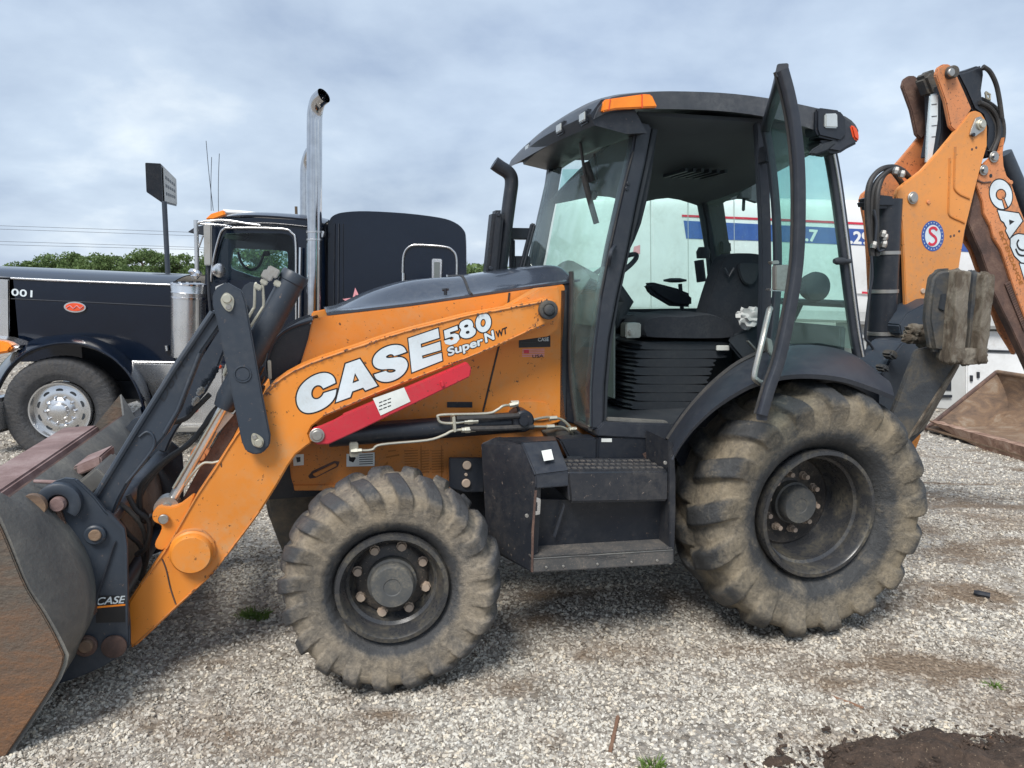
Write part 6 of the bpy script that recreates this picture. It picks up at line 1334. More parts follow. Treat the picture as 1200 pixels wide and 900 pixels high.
# cab with through-windows
CY, CF = 7.66, 8.75
def ringplate(name, outer_, hole, y, t_, mat):
    """wall with an opening"""
    O1 = [T(a, b_, y) for a, b_ in outer_]; H1 = smooth_path([T(a, b_, y) for a, b_ in hole], 3, True)
    n = 48; cx = sum(p.x for p in H1) / len(H1); cz = sum(p.z for p in H1) / len(H1)
    def cast(P, a):
        best = None; dx_, dz_ = math.cos(a), math.sin(a)
        for p, q_ in zip(P, P[1:] + P[:1]):
            ex, ez = q_.x - p.x, q_.z - p.z; den = dx_ * ez - dz_ * ex
            if abs(den) < 1e-9: continue
            t1 = ((p.x - cx) * ez - (p.z - cz) * ex) / den; t2 = ((p.x - cx) * dz_ - (p.z - cz) * dx_) / den
            if t1 > 0 and -1e-6 <= t2 <= 1 + 1e-6 and (best is None or t1 < best): best = t1
        return Vector((cx + dx_ * best, O1[0].y, cz + dz_ * best))
    angs = sorted([2 * math.pi * k / n for k in range(n)] + [math.atan2(p.z - cz, p.x - cx) % (2 * math.pi) for p in O1])
    ro, rh = [cast(O1, a) for a in angs], [cast(H1, a) for a in angs]; d = Vector((0, t_, 0))
    q = MB(); q.loft([ro, rh, [p + d for p in rh], [p + d for p in ro], ro], closed=True); return q.build(name, mat, truck), H1
cab_out = [(243, 262), (262, 256), (300, 255), (355, 258), (378, 262), (381, 300), (381, 455), (205, 455), (205, 424), (205, 333), (240, 335)]
win = [(262, 277), (272, 273.5), (330, 273.5), (340, 277), (344, 286), (345, 322), (330, 327), (262, 328), (250, 326), (255, 300)]
cw1, H1 = ringplate('cab_side', cab_out, win, CY, .04, M['navy'])
MB().add([p + Vector((0, .02, 0)) for p in H1], [tuple(range(len(H1)))]).build('door_window', M['glass_dark'], truck)
win2 = [(273, 293), (278, 291), (305, 292.5), (332, 294), (337, 298), (337, 318), (333, 323), (310, 325), (298, 324), (284, 319), (271, 314), (271, 303)]
z_ = CF
s_out = [(x, y) for x, y in cab_out]
O1 = [T(a, b_, CF) for a, b_ in ((252, 272), (300, 268), (355, 268), (405, 272), (405, 430), (252, 430))]
def shift(p): return p
# far wall: opening placed where its own window stands
far_hole = [T(a, b_, CF) for a, b_ in win2]
def ring3(name, O1, H1, d, mat):
    n = 40; cx = sum(p.x for p in H1) / len(H1); cz = sum(p.z for p in H1) / len(H1)
    def cast(P, a):
        best = None; dx_, dz_ = math.cos(a), math.sin(a)
        for p, q_ in zip(P, P[1:] + P[:1]):
            ex, ez = q_.x - p.x, q_.z - p.z; den = dx_ * ez - dz_ * ex
            if abs(den) < 1e-9: continue
            t1 = ((p.x - cx) * ez - (p.z - cz) * ex) / den; t2 = ((p.x - cx) * dz_ - (p.z - cz) * dx_) / den
            if t1 > 0 and -1e-6 <= t2 <= 1 + 1e-6 and (best is None or t1 < best): best = t1
        return Vector((cx + dx_ * best, O1[0].y, cz + dz_ * best))
    angs = sorted([2 * math.pi * k / n for k in range(n)] + [math.atan2(p.z - cz, p.x - cx) % (2 * math.pi) for p in O1 + H1])
    ro, rh = [cast(O1, a) for a in angs], [cast(H1, a) for a in angs]; d = Vector(d)
    q = MB(); q.loft([ro, rh, [p + d for p in rh], [p + d for p in ro], ro], closed=True); return q.build(name, mat, truck)
fh_ = smooth_path(far_hole, 2, True)
ring3('cab_side', O1, fh_, (0, .04, 0), M['navy']); MB().add([p + Vector((0, .02, 0)) for p in fh_], [tuple(range(len(fh_)))]).build('door_window', M['glass_green'], truck)
top_ = smooth_path([T(a, b_, CY) for a, b_ in ((243, 263), (262, 254), (300, 252), (355, 256), (380, 262))], 4)
MB().loft([[p + Vector((0, (CF - CY + .04) * f, .06 * (1 - abs(2 * f - 1) ** 3))) for p in top_] for f in np.linspace(0, 1, 11)]).build('cab_roof', M['navy'], truck, solid=.02, smooth=1)
MB().box(T(378, 455, CY) + Vector((0, .03, 0)), T(381, 262, CY) + Vector((0, CF - CY + .3, 0))).build('cab_back', M['black'], truck)
MB().box(T(205, 455, CY) + Vector((0, .05, 0)), T(240, 337, CY) + Vector((0, CF - CY, 0))).build('cowl', M['navy'], truck)
MB().box(T(245, 455, CY) + Vector((0, .05, 0)), T(378, 332, CY) + Vector((0, CF - CY - .05, 0))).build('cab_interior', M['interior'], truck)
ttube('door_trim', [(247, 330), (250, 305), (257, 277), (262, 268.5), (272, 267), (330, 268), (342, 273), (346.5, 283), (347, 330), (347, 420)], .012, M['chrome_soft'], y=CY - .01)
ttube('cab_wire', [(279, 295), (283, 308), (293, 316), (303, 312), (309, 298)], .014, M['rubber'], y=8.2)
MB().box(T(308, 300, 8.2), T(315, 294, 8.2) + Vector((0, .05, 0))).build('cb_bracket', M['rubber'], truck, bev=.01)
tplate('roof_lights', [(240, 257), (247, 250.5), (262, 246), (264, 252), (250, 257)], CY + .1, .05, M['amber'], bev=.01)
for k in range(4): tplate('roof_lights', [(243 + k * .1, 256), (247, 250.5), (262, 246.5), (263, 252)], CY + .4 + k * .3, .12, M['amber'], bev=.01)
ttube('air_horn', [(262, 248), (290, 250), (300, 251.5)], .025, M['white'], y=CY + .3)
tplate('visor', [(219, 272), (228, 266), (245, 262), (247, 270), (240, 276), (228, 274)], CY, CF - CY, M['black'], bev=.01)
ttube('mirror_bracket', [(228, 264), (236, 260), (262, 258), (290, 262), (305, 264)], .012, M['chrome_soft'], y=7.4)
ttube('mirror_bracket', [(228, 263), (236, 262.5), (262, 264), (272, 266)], .01, M['chrome_soft'], y=7.45)
tplate('mirror', [(238, 263), (247.5, 263), (247.5, 311), (239, 311)], 7.35, .04, M['steel'], bev=.01)
ttube('mirror_post', [(229.5, 258), (230.5, 290), (231, 320)], .022, M['chrome_soft'], y=7.4); ttube('mirror_post', [(233, 290), (238, 276)], .008, M['chrome_soft'], y=7.4, k=1)
ttube('mirror_post', [(244, 311), (245, 345), (247, 368)], .016, M['black'], y=7.4)
MB().lathe(T(253.5, 317, 7.3), (1, -.6, 0), [(0, .02), (.01, .06), (.05, .07), (.06, .06), (.06, 0)], 20).build('round_mirror', M['chrome_soft'], truck, smooth=.8)
for x_, y_ in ((226, 322), (232, 324), (229, 327)): MB().lathe(T(x_, y_, 7.4), (0, 0, 1), [(0, .02), (.03, .045), (.06, .02)], 10).build('mirror_mount', M['chrome'], truck)
tplate('dash_paper', [(252, 336), (262, 332), (268, 336), (262, 345), (253, 344)], CY - .03, .02, M['white'], bev=.005)
for x0, x1, y0, y1 in ((250, 241.5, 247, 165), (256, 257, 248, 180), (247.5, 248, 247, 184)): ttube('antenna', [(x0, y0), ((x0 + x1) / 2 - .6, (y0 + y1) / 2), (x1, y1)], .0035, M['plastic'], y=8.4, n=6)
# sleeper
sl = smooth_path([T(a, b_, 7.55) for a, b_ in ((383, 440), (383, 275), (385, 258), (392, 251), (405, 248), (430, 247), (475, 249.5), (515, 254.5), (533, 260), (544, 269), (547, 282), (547.5, 330), (548, 440))], 3)
sl = [p for p in sl]; rows_ = []
cc = sum(sl, Vector()) / len(sl)
for f in np.linspace(0, 1, 15):
    e_ = abs(2 * f - 1); s_ = 1 - .012 * max(0, (e_ - .8) / .2) ** 2
    rows_.append([Vector((cc.x + (p.x - cc.x) * s_ - .13 * f, p.y + f * 1.85, cc.z + (p.z - cc.z) * (s_ if p.z > cc.z else 1))) for p in sl])
q = MB().loft(rows_); n_ = len(sl); q.f.append(tuple(range(n_))); q.f.append(tuple(range(14 * n_, 15 * n_))); slp = q.build('sleeper', M['navy'], truck, smooth=.8)
ttube('sleeper_seam', [(392, 262), (391, 380)], .006, M['black'], y=7.54, k=1); ttube('sleeper_seam', [(397, 262), (396, 380)], .006, M['plastic'], y=7.54, k=1)
ttube('sleeper_door_trim', [(472, 350), (472, 310), (474, 296), (480, 289), (490, 287), (520, 289), (530, 293), (535, 303), (535, 330)], .011, M['chrome_soft'], y=7.54)
ttube('sleeper_door_hinge', [(472.5, 320), (472.5, 345)], .016, M['chrome'], y=7.53, k=1)
tplate('sleeper_vent', [(506, 303), (518, 303.5), (517, 328), (506, 328)], 7.53, .02, M['chrome_soft'], bev=.008); tplate('vent_louver', [(508.5, 307), (515.5, 307), (515, 326), (508.5, 326)], 7.525, .01, M['panelgrey'], bev=.004)
S1, S2 = [], []
for k in range(10):
    a = math.pi / 2 + k * math.pi / 5 + .1; r_ = 17 if k % 2 == 0 else 7; S1.append((418 + r_ * math.cos(a), 354 - r_ * math.sin(a))); S2.append((418 + r_ * .55 * math.cos(a), 354 - r_ * .55 * math.sin(a)))
P1 = [T(a, b_, 7.54) for a, b_ in S1]; P2 = [T(a, b_, 7.54) for a, b_ in S2]
MB().loft([P1, P2], closed=True).build('star', M['decal_pink'], truck, solid=.003)
for k in range(3): ttube('sleeper_seam', [(402, 430 - 0), (402, 262)], .003, M['black'], y=7.545, k=1) if k == 0 else None
# exhaust stacks
def stack(y, x0, x1, r_, yb, yt, tipx):
    P = [T(x0, yb, y), T(x0 + .3, (yb + yt) / 2, y)] + smooth_path([T(x1, yt + 14, y), T(x1 + .2, yt, y), T(x1 + 1.5, yt - 10, y - .01), T(x1 + 4.5, yt - 19, y - .04), T(tipx, yt - 25, y - .08)], 6)
    n = len(P); q = MB(); q.tube(P, r_, 28, cap=False); q.tube(P, r_ - .008, 28, cap=False)
    o = q.build('exhaust_stack', M['stack'], truck, smooth=1); o['label'] = 'tall chrome exhaust pipe with angled tip' if r_ > .06 else 'chrome exhaust pipe on the far side'
    d = (P[-1] - P[-2]).normalized(); MB().lathe(P[-1] - d * .12, d, [(0, r_ - .012), (.005, 0)], 20).build('exhaust_mouth', M['black'], truck)
stack(7.42, 368, 368.5, .073, 400, 137, 379.5)
stack(9.2, 357.5, 358, .065, 400, 200, 366)
for y_ in (272, 281): MB().lathe(T(368.3, y_, 7.42), (0, 0, 1), [(-.01, .074), (-.008, .079), (.008, .079), (.01, .074)], 28).build('stack_clamp', M['chrome_soft'], truck)
tplate('stack_bracket', [(374, 270), (380, 271), (378, 278), (374, 278)], 7.42, .1, M['chrome_soft'], bev=.004)
# polished step box under the cab with amber lamps
tplate('chrome_skirt', [(148, 425), (205, 427), (205, 482), (185, 485), (172, 450)], 7.75, .1, M['chrome_soft'], bev=.01)
tplate('step_box', [(205, 428), (262, 430), (262, 500), (205, 498)], 7.5, .5, M['chrome_soft'], bev=.02)
tplate('fuel_tank', [(262, 430), (380, 434), (380, 505), (262, 502)], 7.5, .6, M['chrome_soft'], bev=.06, seg=4)
for px, py in ((251, 430), (227, 453), (223, 466), (222, 482)): oval('side_lamp', px, py, 7, 3.2, 7.46, .05, M['redlens'], truck)
for px, py in ((232, 448), (220, 474), (214, 490), (238, 440)): oval('step_bolt', px, py, 2.2, 2, 7.48, .03, M['chrome'], truck)
tplate('step', [(196, 500), (250, 500), (250, 506), (196, 507)], 7.42, .3, M['steel'], bev=.01)

# rivets, seams, handles and marker lamps on the truck
tplate('door_handle', [(330, 338), (343, 338.5), (343, 342.5), (330, 342)], CY - .04, .03, M['chrome'], bev=.008)
ttube('grab_rail', [(352, 290), (351, 350), (350, 410)], .014, M['chrome'], y=CY - .06)
ttube('grab_rail', [(210, 345), (211, 380), (212, 415)], .012, M['chrome'], y=7.45)
ttube('sleeper_handle', [(524, 322), (524, 330)], .012, M['chrome'], k=1, y=7.52)
ttube('roof_gutter', [(262, 262), (320, 262), (378, 268)], .01, M['navy'], y=CY - .012)

# ================================================================== WHITE TRAILER
XY = 12.4
g0 = G(1120, 484)
trailer = thing('tank_trailer', 'long white trailer with blue stripe and red line parked behind the cab', 'trailer', (Y(900, 400, XY).x, XY, g0.z))
XO = Vector(trailer.location)
def X(px, py, y=XY): return Y(px, py, y) - XO
def xplate(name, pts, y, t_, mat, parent=trailer, bev=.004, k=0):
    P = [X(a, b_, y) for a, b_ in pts]
    if k: P = smooth_path(P, k, True)
    return MB().prism(P, (0, t_, 0)).build(name, mat, parent, bev=bev)
xt = lambda px: 222 + (px - 640) * .026            # roof line
xb = lambda px: 372 + (px - 640) * .022
# body: rounded-nose box, swept along its length
P0, P1_ = X(640, xt(640)), X(1330, xt(1330)); b0, b1_ = X(640, xb(640)), X(1330, xb(1330))
rows_ = []
for f in np.linspace(0, 1, 30):
    tz = P0.z + (P1_.z - P0.z) * f; bz = b0.z + (b1_.z - b0.z) * f; xx = P0.x + (P1_.x - P0.x) * f; h = tz - bz
    nose = min(1, f / .09); s_ = math.sqrt(max(0, 1 - (1 - nose) ** 2)) if nose < 1 else 1; s_ = max(.25, s_)
    row = []
    for a in np.linspace(0, 2 * math.pi, 41)[:-1]:
        cx_, sz_ = math.cos(a), math.sin(a); e_ = .22
        yy = 1.25 + 1.25 * s_ * math.copysign(abs(cx_) ** e_, cx_); zz = (tz + bz) / 2 + h / 2 * math.copysign(abs(sz_) ** e_, sz_)
        row.append(Vector((xx, yy, zz)))
    rows_.append(row)
q = MB().loft(rows_, closed=True); q.f.append(tuple(range(40))); q.f.append(tuple(range(29 * 40, 30 * 40))); body = q.build('trailer_body', M['white'], trailer, smooth=.6)
def xflat(name, pts, mat, d=.004, parent=None):
    P = [X(a, b_) - Vector((0, d, 0)) for a, b_ in pts]; q = MB().prism(P, (0, .003, 0)); return q.build(name, mat, parent or body)
xflat('blue_stripe', [(801, 258.5), (885, 262.5), (1010, 268.5), (1128, 274.5), (1133, 277), (1143, 296), (1125, 294.5), (1010, 287.5), (885, 282), (804, 279.5)], M['decal_blue'], .006)
xflat('red_line', [(799, 251.5), (885, 255), (1010, 260.7), (1135, 266.5), (1145, 274), (1142, 275), (1134, 268.8), (1010, 263.3), (885, 257.6), (799, 254)], M['decal_red'], .006)
for s_, a, b_, c_ in (('.29', (996, 285), (1018.5, 286.3), (996, 271.2)), ('.7', (944, 282), (957.5, 283), (944, 269)), ('8', (1026, 287), (1034, 287.6), (1026, 273))):
    text('phone_digits', s_, X(*a) - Vector((0, .012, 0)), X(*b_) - Vector((0, .012, 0)), X(*c_) - Vector((0, .012, 0)), M['white'], body, .05)
q = MB(); q.tube([X(1158, 286) - Vector((0, .01, 0)), X(1144, 317) - Vector((0, .01, 0)), X(1166, 306) - Vector((0, .01, 0)), X(1158, 286) - Vector((0, .01, 0))], .012, 8, sq=(.004, .03)); q.build('red_logo', M['decal_red'], body)
xflat('red_sticker', [(743, 289), (750, 287), (750, 297), (741, 300)], M['decal_pink'], .006)
xflat('reflector_tape', [(1009, 341.5), (1018, 342), (1018, 344.5), (1009, 344)], M['decal_red'], .03); xflat('reflector_tape', [(1003, 341), (1009, 341.3), (1009, 343.8), (1003, 343.5)], M['white'], .03)
for px in (762, 806, 860, 1110, 1190): MB().tube([X(px, xt(px) + 4) - Vector((0, .0, 0)), X(px + 1, xb(px) - 4) - Vector((0, 0, 0))], .008, 6).build('body_seam', M['whitegrey'], body)
# frame, cabinets, landing gear
xplate('side_rail', [(1000, 352), (1340, 360), (1340, 388), (1000, 378)], XY + .02, .1, M['whitegrey'])
xplate('side_rail', [(640, 340), (1000, 352), (1000, 376), (640, 364)], XY + .02, .1, M['whitegrey'])
xplate('rub_rail', [(1000, 376), (1340, 388), (1340, 392), (1000, 380)], XY - .03, .1, M['steel'])
cab1 = xplate('cabinet', [(1133, 412), (1206, 414), (1206, 476), (1133, 476)], XY + .05, .8, M['white'], bev=.02)
xplate('cabinet', [(1207, 394), (1300, 396), (1300, 478), (1207, 478)], XY + .05, .8, M['white'], bev=.02)
xplate('cabinet_shelf', [(1160, 388), (1206, 389), (1206, 412), (1150, 410)], XY + .1, .7, M['white'], bev=.01)
xplate('cabinet_gap', [(1150, 411), (1206, 412.8), (1206, 414), (1150, 412.2)], XY + .03, .4, M['black'], bev=.002)
for px, py in ((1147, 439), (1139, 443), (1197, 418)): xplate('cabinet_latch', [(px - 1.5, py - 3), (px + 1.5, py - 3), (px + 1.5, py + 4), (px - 1.5, py + 4)], XY + .02, .05, M['black'], cab1, bev=.004)
xplate('cabinet_hinge', [(1137, 459), (1144, 459), (1144, 462), (1137, 463)], XY + .02, .05, M['black'], cab1, bev=.004)
xplate('tool_bin', [(1095, 424), (1134, 426), (1134, 482), (1095, 478)], XY + .1, .7, M['whitegrey'], bev=.01)
xplate('bin_opening', [(1104, 444), (1115, 443), (1115, 458), (1104, 457)], XY + .08, .05, M['black'], bev=.004)
xplate('bin_lip', [(1100, 463), (1116, 463), (1116, 466), (1100, 466)], XY + .06, .1, M['black'], bev=.002)
xplate('belly_box', [(1000, 380), (1095, 382), (1095, 470), (1000, 465)], XY + .2, .7, M['whitegrey'], bev=.01)
xplate('cross_member', [(1003, 392), (1016, 392), (1016, 396), (1003, 396)], XY + .15, .05, M['white'], bev=.002)
for x_ in (660, 760, 1240, 1290):
    xw = sub('wheel', trailer); xw.location = (X(x_, 450).x, .45, .52); c = bpy.data.objects['tyre'].copy()
    for o_c in wt.children:
        if o_c.name.startswith(('tyre', 'rim')) and 'hole' not in o_c.name: c = o_c.copy(); COL.objects.link(c); c.parent = xw

# ================================================================== LOADER BUCKET lying at the right edge
A_ = G(1200, 541); B_ = G(1088, 507); d = (A_ - B_); d.z = 0; d.normalize(); nrm = Vector((-d.y, d.x, 0))
if nrm.y < 0: nrm = -nrm
rb = thing('loader_bucket', 'rusty brown loader bucket with worn reddish lip standing at the right edge', 'loader bucket', (B_.x, B_.y, B_.z))
def bl(a, b_, z): return d * a + nrm * b_ + Vector((0, 0, z))
C_ = Y(1172, 436, B_.y + .7) - B_; ca, cb, cz = C_.dot(d), C_.dot(nrm), C_.z
LN = ca + 2.2
# floor and curved back as one shell from lip to top rim
prof = [(0.0, .05), (.12, .08), (.4, .05), (.7, .07), (.88, .2), (.98, .42), (1.0, .7), (.97, 1.0)]
def pr(s_): return [bl(ca * .35 * (f0 if True else 0) + s_ * (LN - ca * .35) if False else (s_ * LN + (1 - s_) * ca * (pz ** .8)), cb * pb, cz * pz) for pb, pz in prof for f0 in (0,)]
rows_ = [smooth_path(pr(s_), 4) for s_ in np.linspace(0, 1, 14)]
MB().loft(rows_).build('bucket_shell', M['rust_far'], rb, solid=.02, smooth=1)
sdp = smooth_path(pr(0), 4); MB().prism(sdp, tuple(-d * .03)).build('bucket_side', M['rust_far'], rb, bev=.004)
e_ = [sdp[0], sdp[-1]]; q = MB(); q.tube([sdp[0] - d * .015, sdp[0].lerp(sdp[-1], .5) - d * .015, sdp[-1] - d * .015], .03, 8); q.build('side_edge', M['rust_brown'], rb)
q = MB(); q.tube([rows_[0][-1], rows_[-1][-1]], .035, 10); q.build('top_rim', M['rust_far'], rb)
lip = []
for s_ in np.linspace(0, 1, 40):
    p = bl(s_ * LN, 0, .0); wv = .015 * mnoise.noise(Vector((s_ * 14, 0, 0))); th = .03 + .19 * min(1, s_ * LN / 1.1) ** .8
    lip.append([p + Vector((0, 0, .19)) + nrm * (.16 + wv) + Vector((0, 0, wv - .03)), p + Vector((0, 0, .175 + wv)) - nrm * (.03 + wv), p + Vector((0, 0, .19 - th)) + nrm * .02, p + Vector((0, 0, .15 - th)) + nrm * .25])
MB().loft(lip, closed=True).build('cutting_lip', M['rust_lip'], rb, smooth=.5)

# ================================================================== SIGN ON A POLE
SY = 17.0
sgb = G(196.5, 400); 
sp0 = Y(196.5, 331, SY); gz = gh_s(sp0.x, sp0.y)
sign = thing('roadside_sign', 'dark framed box sign on a tall thin pole above the trees', 'sign', (sp0.x, SY, gz)); SO = Vector(sign.location)
def S(px, py, y): return Y(px, py, y) - SO
MB().tube([S(197.3, 331, SY) * 1 - Vector((0, 0, 2.6)), S(197.3, 331, SY), S(192.5, 236, SY)], .055, 12).build('sign_pole', M['grey'], sign)
n0, n1 = S(188.5, 191.5, SY), S(190.5, 238, SY); f0_, f1_ = S(206, 209, SY + 2.4), S(207, 242, SY + 2.4); l0, l1 = S(170, 190.5, SY - .25), S(171.5, 225, SY - .1)
back0 = f0_ + (l0 - n0); back1 = f1_ + (l1 - n1)
MB().hexa([l1, n1, f1_, back1, l0, n0, f0_, back0]).build('sign_box', M['black'], sign, bev=.01)
ins = lambda a, b_, c_, d_, k: [(p * (1 - k) + (a + b_ + c_ + d_) / 4 * k) for p in (a, b_, c_, d_)]
fc_n = (n0 - n1).cross(f1_ - n1).normalized(); fc_n = fc_n if fc_n.x > 0 else -fc_n
MB().add([p + fc_n * .02 for p in ins(n1, f1_, f0_, n0, .12)], [(0, 1, 2, 3)]).build('sign_face', M['whitegrey'], sign, solid=.01)
for r__ in range(3):
    a0 = [p + fc_n * .035 for p in ins(n1, f1_, f0_, n0, .3)]
    def q_(u, v): return (a0[0] * (1 - u) + a0[1] * u) * (1 - v) + (a0[3] * (1 - u) + a0[2] * u) * v
    v0 = .12 + r__ * .3
    for k in range(5): MB().add([q_(k * .2, v0), q_(k * .2 + .14, v0), q_(k * .2 + .14, v0 + .12), q_(k * .2, v0 + .12)], [(0, 1, 2, 3)]).build('sign_lettering', M['plastic'], sign)

# ================================================================== POWER LINE far behind
pl = thing('power_line', 'faint overhead wires sagging across the sky above the left trees', 'power line', (-60, 75, 0)); PO = Vector(pl.location)
for y0, y1 in ((262, 271), (266, 275), (281, 288), (286, 290)):
    P = [Y(-200, y0 - 4, 75) - PO, Y(90, (y0 + y1) / 2 + 1, 75) - PO, Y(330, y1 + 5, 75) - PO]
    MB().tube(smooth_path(P, 8), .018, 5).build('wire', M['plastic'], pl)
for px in (-230, 350):
    a = Y(px, 320, 75) - PO; MB().cyl(a + Vector((0, 0, -4)), a + Vector((0, 0, 6.5)), .14, 8).build('utility_pole', M['bark'], pl)

# ================================================================== TREES
leafm, t, b, o_ = mat_base('foliage')
f = noise_fac(t, .9, 3, .5, .3, .7); f2_ = noise_fac(t, 9, 2, .5, .3, .7)
c = mixc(t, f, (.055, .11, .035), (.13, .2, .06)); c = mixc(t, mth(t, 'MULTIPLY', f2_, .6), c, (.2, .27, .1)); t.links.new(c, b.inputs['Base Color']); b.inputs['Roughness'].default_value = .7
tl = N(t, 'ShaderNodeBsdfTranslucent'); t.links.new(c, tl.inputs[0]); ms = N(t, 'ShaderNodeMixShader'); ms.inputs[0].default_value = .3
t.links.new(b.outputs[0], ms.inputs[1]); t.links.new(tl.outputs[0], ms.inputs[2]); t.links.new(ms.outputs[0], o_.inputs[0])
M['leaf'] = leafm
def tree(px, ytop, yd, wpx, label, seed, n=3800, dens=1.0):
    rg = np.random.default_rng(seed); base = Y(px, 330, yd); gz = gh_s(base.x, yd); top = Y(px, ytop, yd)
    H = top.z - gz; Wd_ = wpx / 870 * yd / 2
    t_ = thing('broadleaf_tree', label, 'tree', (base.x, yd, gz), 0, 'trees beyond the truck')
    q = MB(); q.tube(smooth_path([Vector((0, 0, -.2)), Vector((.1, 0, H * .3)), Vector((-.05, .1, H * .7))], 4), [.16 * (1 - i / 11) + .04 for i in range(9)], 8)
    for k in range(7):
        a = rg.random() * 6.28; z0 = H * (.25 + .4 * rg.random()); q.tube([Vector((0, 0, z0)), Vector((math.cos(a) * Wd_ * .6, math.sin(a) * Wd_ * .6, z0 + H * .25))], [.06, .02], 6)
    q.build('trunk', M['bark'], t_)
    cl = [(rg.normal(0, .42) * Wd_, rg.normal(0, .42) * Wd_, H * (.3 + .62 * rg.random() ** .8), (.14 + .16 * rg.random()) * Wd_) for _ in range(34)]
    V_, F_ = [], []
    for i in range(int(n * dens)):
        cx_, cy_, cz_, r_ = cl[rg.integers(len(cl))]
        v = rg.normal(size=3); v /= np.linalg.norm(v); v *= r_ * (.55 + .5 * rg.random()); p = np.array([cx_, cy_, cz_]) + v * [1.25, 1.25, .8]
        # keep the crown domed
        q2 = (p[0] / (Wd_ * 1.05)) ** 2 + (p[1] / (Wd_ * 1.05)) ** 2
        if q2 > 1: continue
        lim = H * (.62 + .38 * math.sqrt(1 - q2)) * (1 + .03 * rg.normal())
        if p[2] > lim: p[2] = lim - rg.random() * .3
        a = rg.normal(size=3); a /= np.linalg.norm(a); b__ = np.cross(a, rg.normal(size=3)); b__ /= np.linalg.norm(b__); s_ = (.09 + .1 * rg.random()) * yd / 80
        o__ = len(V_); V_ += [p - a * s_, p + b__ * s_ * .6, p + a * s_, p - b__ * s_ * .6]; F_.append((o__, o__ + 1, o__ + 2, o__ + 3))
    me = bpy.data.meshes.new('crown'); me.from_pydata([tuple(v) for v in V_], [], F_); me.materials.append(M['leaf']); o = bpy.data.objects.new('crown', me); COL.objects.link(o); o.parent = t_
TR = [(-12, 312, 84, 60, 'rounded green tree at the left edge of the picture'), (34, 306, 82, 58, 'low pale green tree above the number on the truck hood'), (78, 294, 84, 66, 'tall green tree above the red oval badge of the truck'), (122, 297, 80, 62, 'full green tree left of the sign pole'), (168, 291, 82, 60, 'highest green tree right behind the sign pole'), (212, 294, 86, 60, 'green tree between the sign pole and the truck mirrors'),
      (262, 286, 78, 64, 'tree seen through the left half of the truck window'), (312, 284, 80, 66, 'tree seen through the right half of the truck window'), (360, 296, 84, 60, 'tree hidden mostly behind the truck exhaust stacks'), (556, 313, 88, 44, 'small tree in the gap behind the truck sleeper'), (592, 312, 90, 44, 'small tree behind the black exhaust pipe'), (640, 306, 86, 60, 'tree behind the loader windscreen')]
for i, a in enumerate(TR): tree(*a, 40 + i)
# far-off wood along the horizon, a mass nobody could count
rgw = np.random.default_rng(77); V_, F_ = [], []
for i in range(26000):
    az = R(-75 + 150 * rgw.random()); dd = 175 + 25 * rgw.random(); x_, y_ = math.sin(az) * dd, math.cos(az) * dd
    Ht = 4.6 + 1.6 * mnoise.noise(Vector((x_ * .05, y_ * .05, 2))) + .9 * mnoise.noise(Vector((x_ * .2, y_ * .2, 7)))
    p = np.array([x_, y_, Ht * rgw.random() ** .7 + .1]); a = rgw.normal(size=3); a /= np.linalg.norm(a); b__ = np.cross(a, rgw.normal(size=3)); b__ /= np.linalg.norm(b__); s_ = .45 + .4 * rgw.random()
    o__ = len(V_); V_ += [p - a * s_, p + b__ * s_ * .7, p + a * s_, p - b__ * s_ * .7]; F_.append((o__, o__ + 1, o__ + 2, o__ + 3))
me = bpy.data.meshes.new('woodland'); me.from_pydata([tuple(v) for v in V_], [], F_); me.materials.append(M['leaf']); o = bpy.data.objects.new('woodland', me); COL.objects.link(o); o['kind'] = 'stuff'
# ================================================================== SMALL THINGS ON THE GROUND
grassm = paint('grass_blade', (.09, .17, .03), .7, (.25, .25, .08), .3, 20)
def tuft(px, py, n, h, sp_, label, seed):
    rg = np.random.default_rng(seed); c_ = G(px, py); q = MB()
    for k in range(n):
        a = rg.random() * 6.28; r_ = sp_ * rg.random() ** .6; p = Vector((math.cos(a) * r_, math.sin(a) * r_ * .6, 0)); l_ = h * (.5 + .6 * rg.random()); ln = Vector((rg.normal() * .5, rg.normal() * .5, 1)).normalized(); s_ = ln.cross(Vector((math.sin(a), math.cos(a), 0))).normalized() * (.0035 + .002 * rg.random())
        bend = Vector((math.cos(a), math.sin(a), -.3)) * l_ * .35
        b0 = p; b1_ = p + ln * l_ * .55; b2_ = p + ln * l_ + bend
        q.add([b0 - s_, b0 + s_, b1_ + s_ * .8, b1_ - s_ * .8, b2_], [(0, 1, 2, 3), (3, 2, 4)])
    o = q.build('grass_tuft', grassm, None); o.location = c_ - Vector((0, 0, .005)); tag(o, label, 'grass tuft')
tuft(298, 724, 110, .075, .085, 'green grass tuft left of the front tyre', 1)
tuft(765, 900, 70, .055, .05, 'small green tuft at the bottom edge of the picture', 2)
tuft(1165, 806, 40, .045, .035, 'tiny yellowish green weed on the gravel at right', 3)
def stick(name, pts, r_, label, cat, mat='wood'):
    P = [G(*p) for p in pts]; c_ = P[0]; P = [p - c_ + Vector((0, 0, r_ * 1.2)) for p in P]
    o = MB().tube(smooth_path(P, 3) if len(P) > 2 else P, [r_ * (.8 + .4 * random.random()) for _ in range(len(P) if len(P) < 3 else (len(P) - 1) * 3 + 1)], 8).build(name, M[mat], None); o.location = c_ ; tag(o, label, cat)
stick('stick', [(715, 884), (719, 866), (724, 843)], .009, 'broken brown stick lying on the gravel at bottom centre', 'stick')
stick('twig', [(975, 818), (992, 824), (1012, 832)], .006, 'thin brown twig on the gravel below the rear wheel', 'twig')
stick('twig', [(1160, 866), (1180, 880), (1204, 900)], .007, 'pale twig lying on the dark soil at bottom right', 'twig')
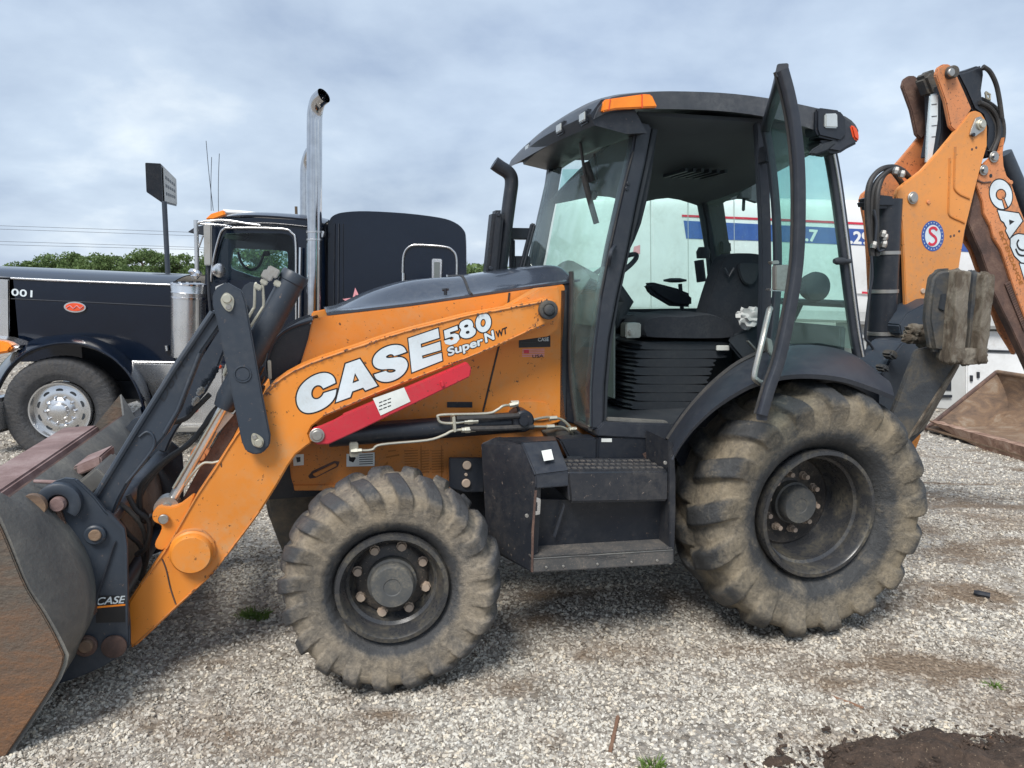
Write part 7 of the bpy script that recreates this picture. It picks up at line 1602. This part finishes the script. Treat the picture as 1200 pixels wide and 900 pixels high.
stick('twig', [(628, 868), (644, 876), (656, 880)], .004, 'short dark twig on the pale gravel near the bottom edge', 'twig', 'bark')
stick('rubber_scrap', [(1141, 698), (1150, 700), (1160, 702)], .017, 'small black scrap lying on the gravel at right', 'scrap', 'black')
# dark soil and bark mulch heap at the lower right
mc = MULCH_C; q = MB(); rows_ = []
for j in range(60):
    row = []
    for i in range(90):
        x = (i / 89 * 2 - 1) * .9; y = (j / 59 * 2 - 1) * .3; e_ = (x / .68) ** 2 + (y / .18) ** 2 + 1.1 * mnoise.noise(Vector((x * 4, y * 6, 4)))
        h = .075 * max(0, 1 - e_) ** .6 if e_ < 1 else 0; h += .022 * mnoise.fractal(Vector((x * 16, y * 16, 1)), 1, 2, 4) * (1 if e_ < 1.0 else 0) - (.03 if e_ >= 1 else 0) * min(1, (e_ - 1) * 4 + .2)
        row.append(Vector((x, y, h)))
    rows_.append(row)
mm, t, b, o_ = mat_base('dark_soil'); f = noise_fac(t, 22, 6, .75, .3, .7); c = mixc(t, f, (.035, .024, .018), (.13, .085, .06)); c = mixc(t, noise_fac(t, 70, 3, .7, .62, .68), c, (.3, .22, .15)); t.links.new(c, b.inputs['Base Color']); b.inputs['Roughness'].default_value = .95; bump(t, b, f, .8, .02)
mul_ = MB().loft(rows_); rg = np.random.default_rng(9)
for k in range(1500):                                # chips and clods
    x, y = rg.normal() * .4, rg.normal() * .115
    if (x / .95) ** 2 + (y / .3) ** 2 > 1: continue
    s_ = .003 + .009 * rg.random() ** 2; a = rg.normal(size=3); a /= np.linalg.norm(a); a[2] *= .4; b__ = np.cross(a, [0, 0, 1]); h = .05 * max(0, 1 - (x / .68) ** 2 - (y / .18) ** 2) ** .6 + .01; p = np.array([x, y, h])
    mul_.hexa([tuple(p + u_ * a * s_ * 1.6 + v_ * b__ * s_ * .6 + np.array([0, 0, z_])) for z_ in (0, s_ * .6) for u_, v_ in ((-1, -1), (1, -1), (1, 1), (-1, 1))])
mo = mul_.build('soil_heap', mm, None, smooth=1.0); mo.location = mc + Vector((0, 0, .012)); mo['kind'] = 'stuff'
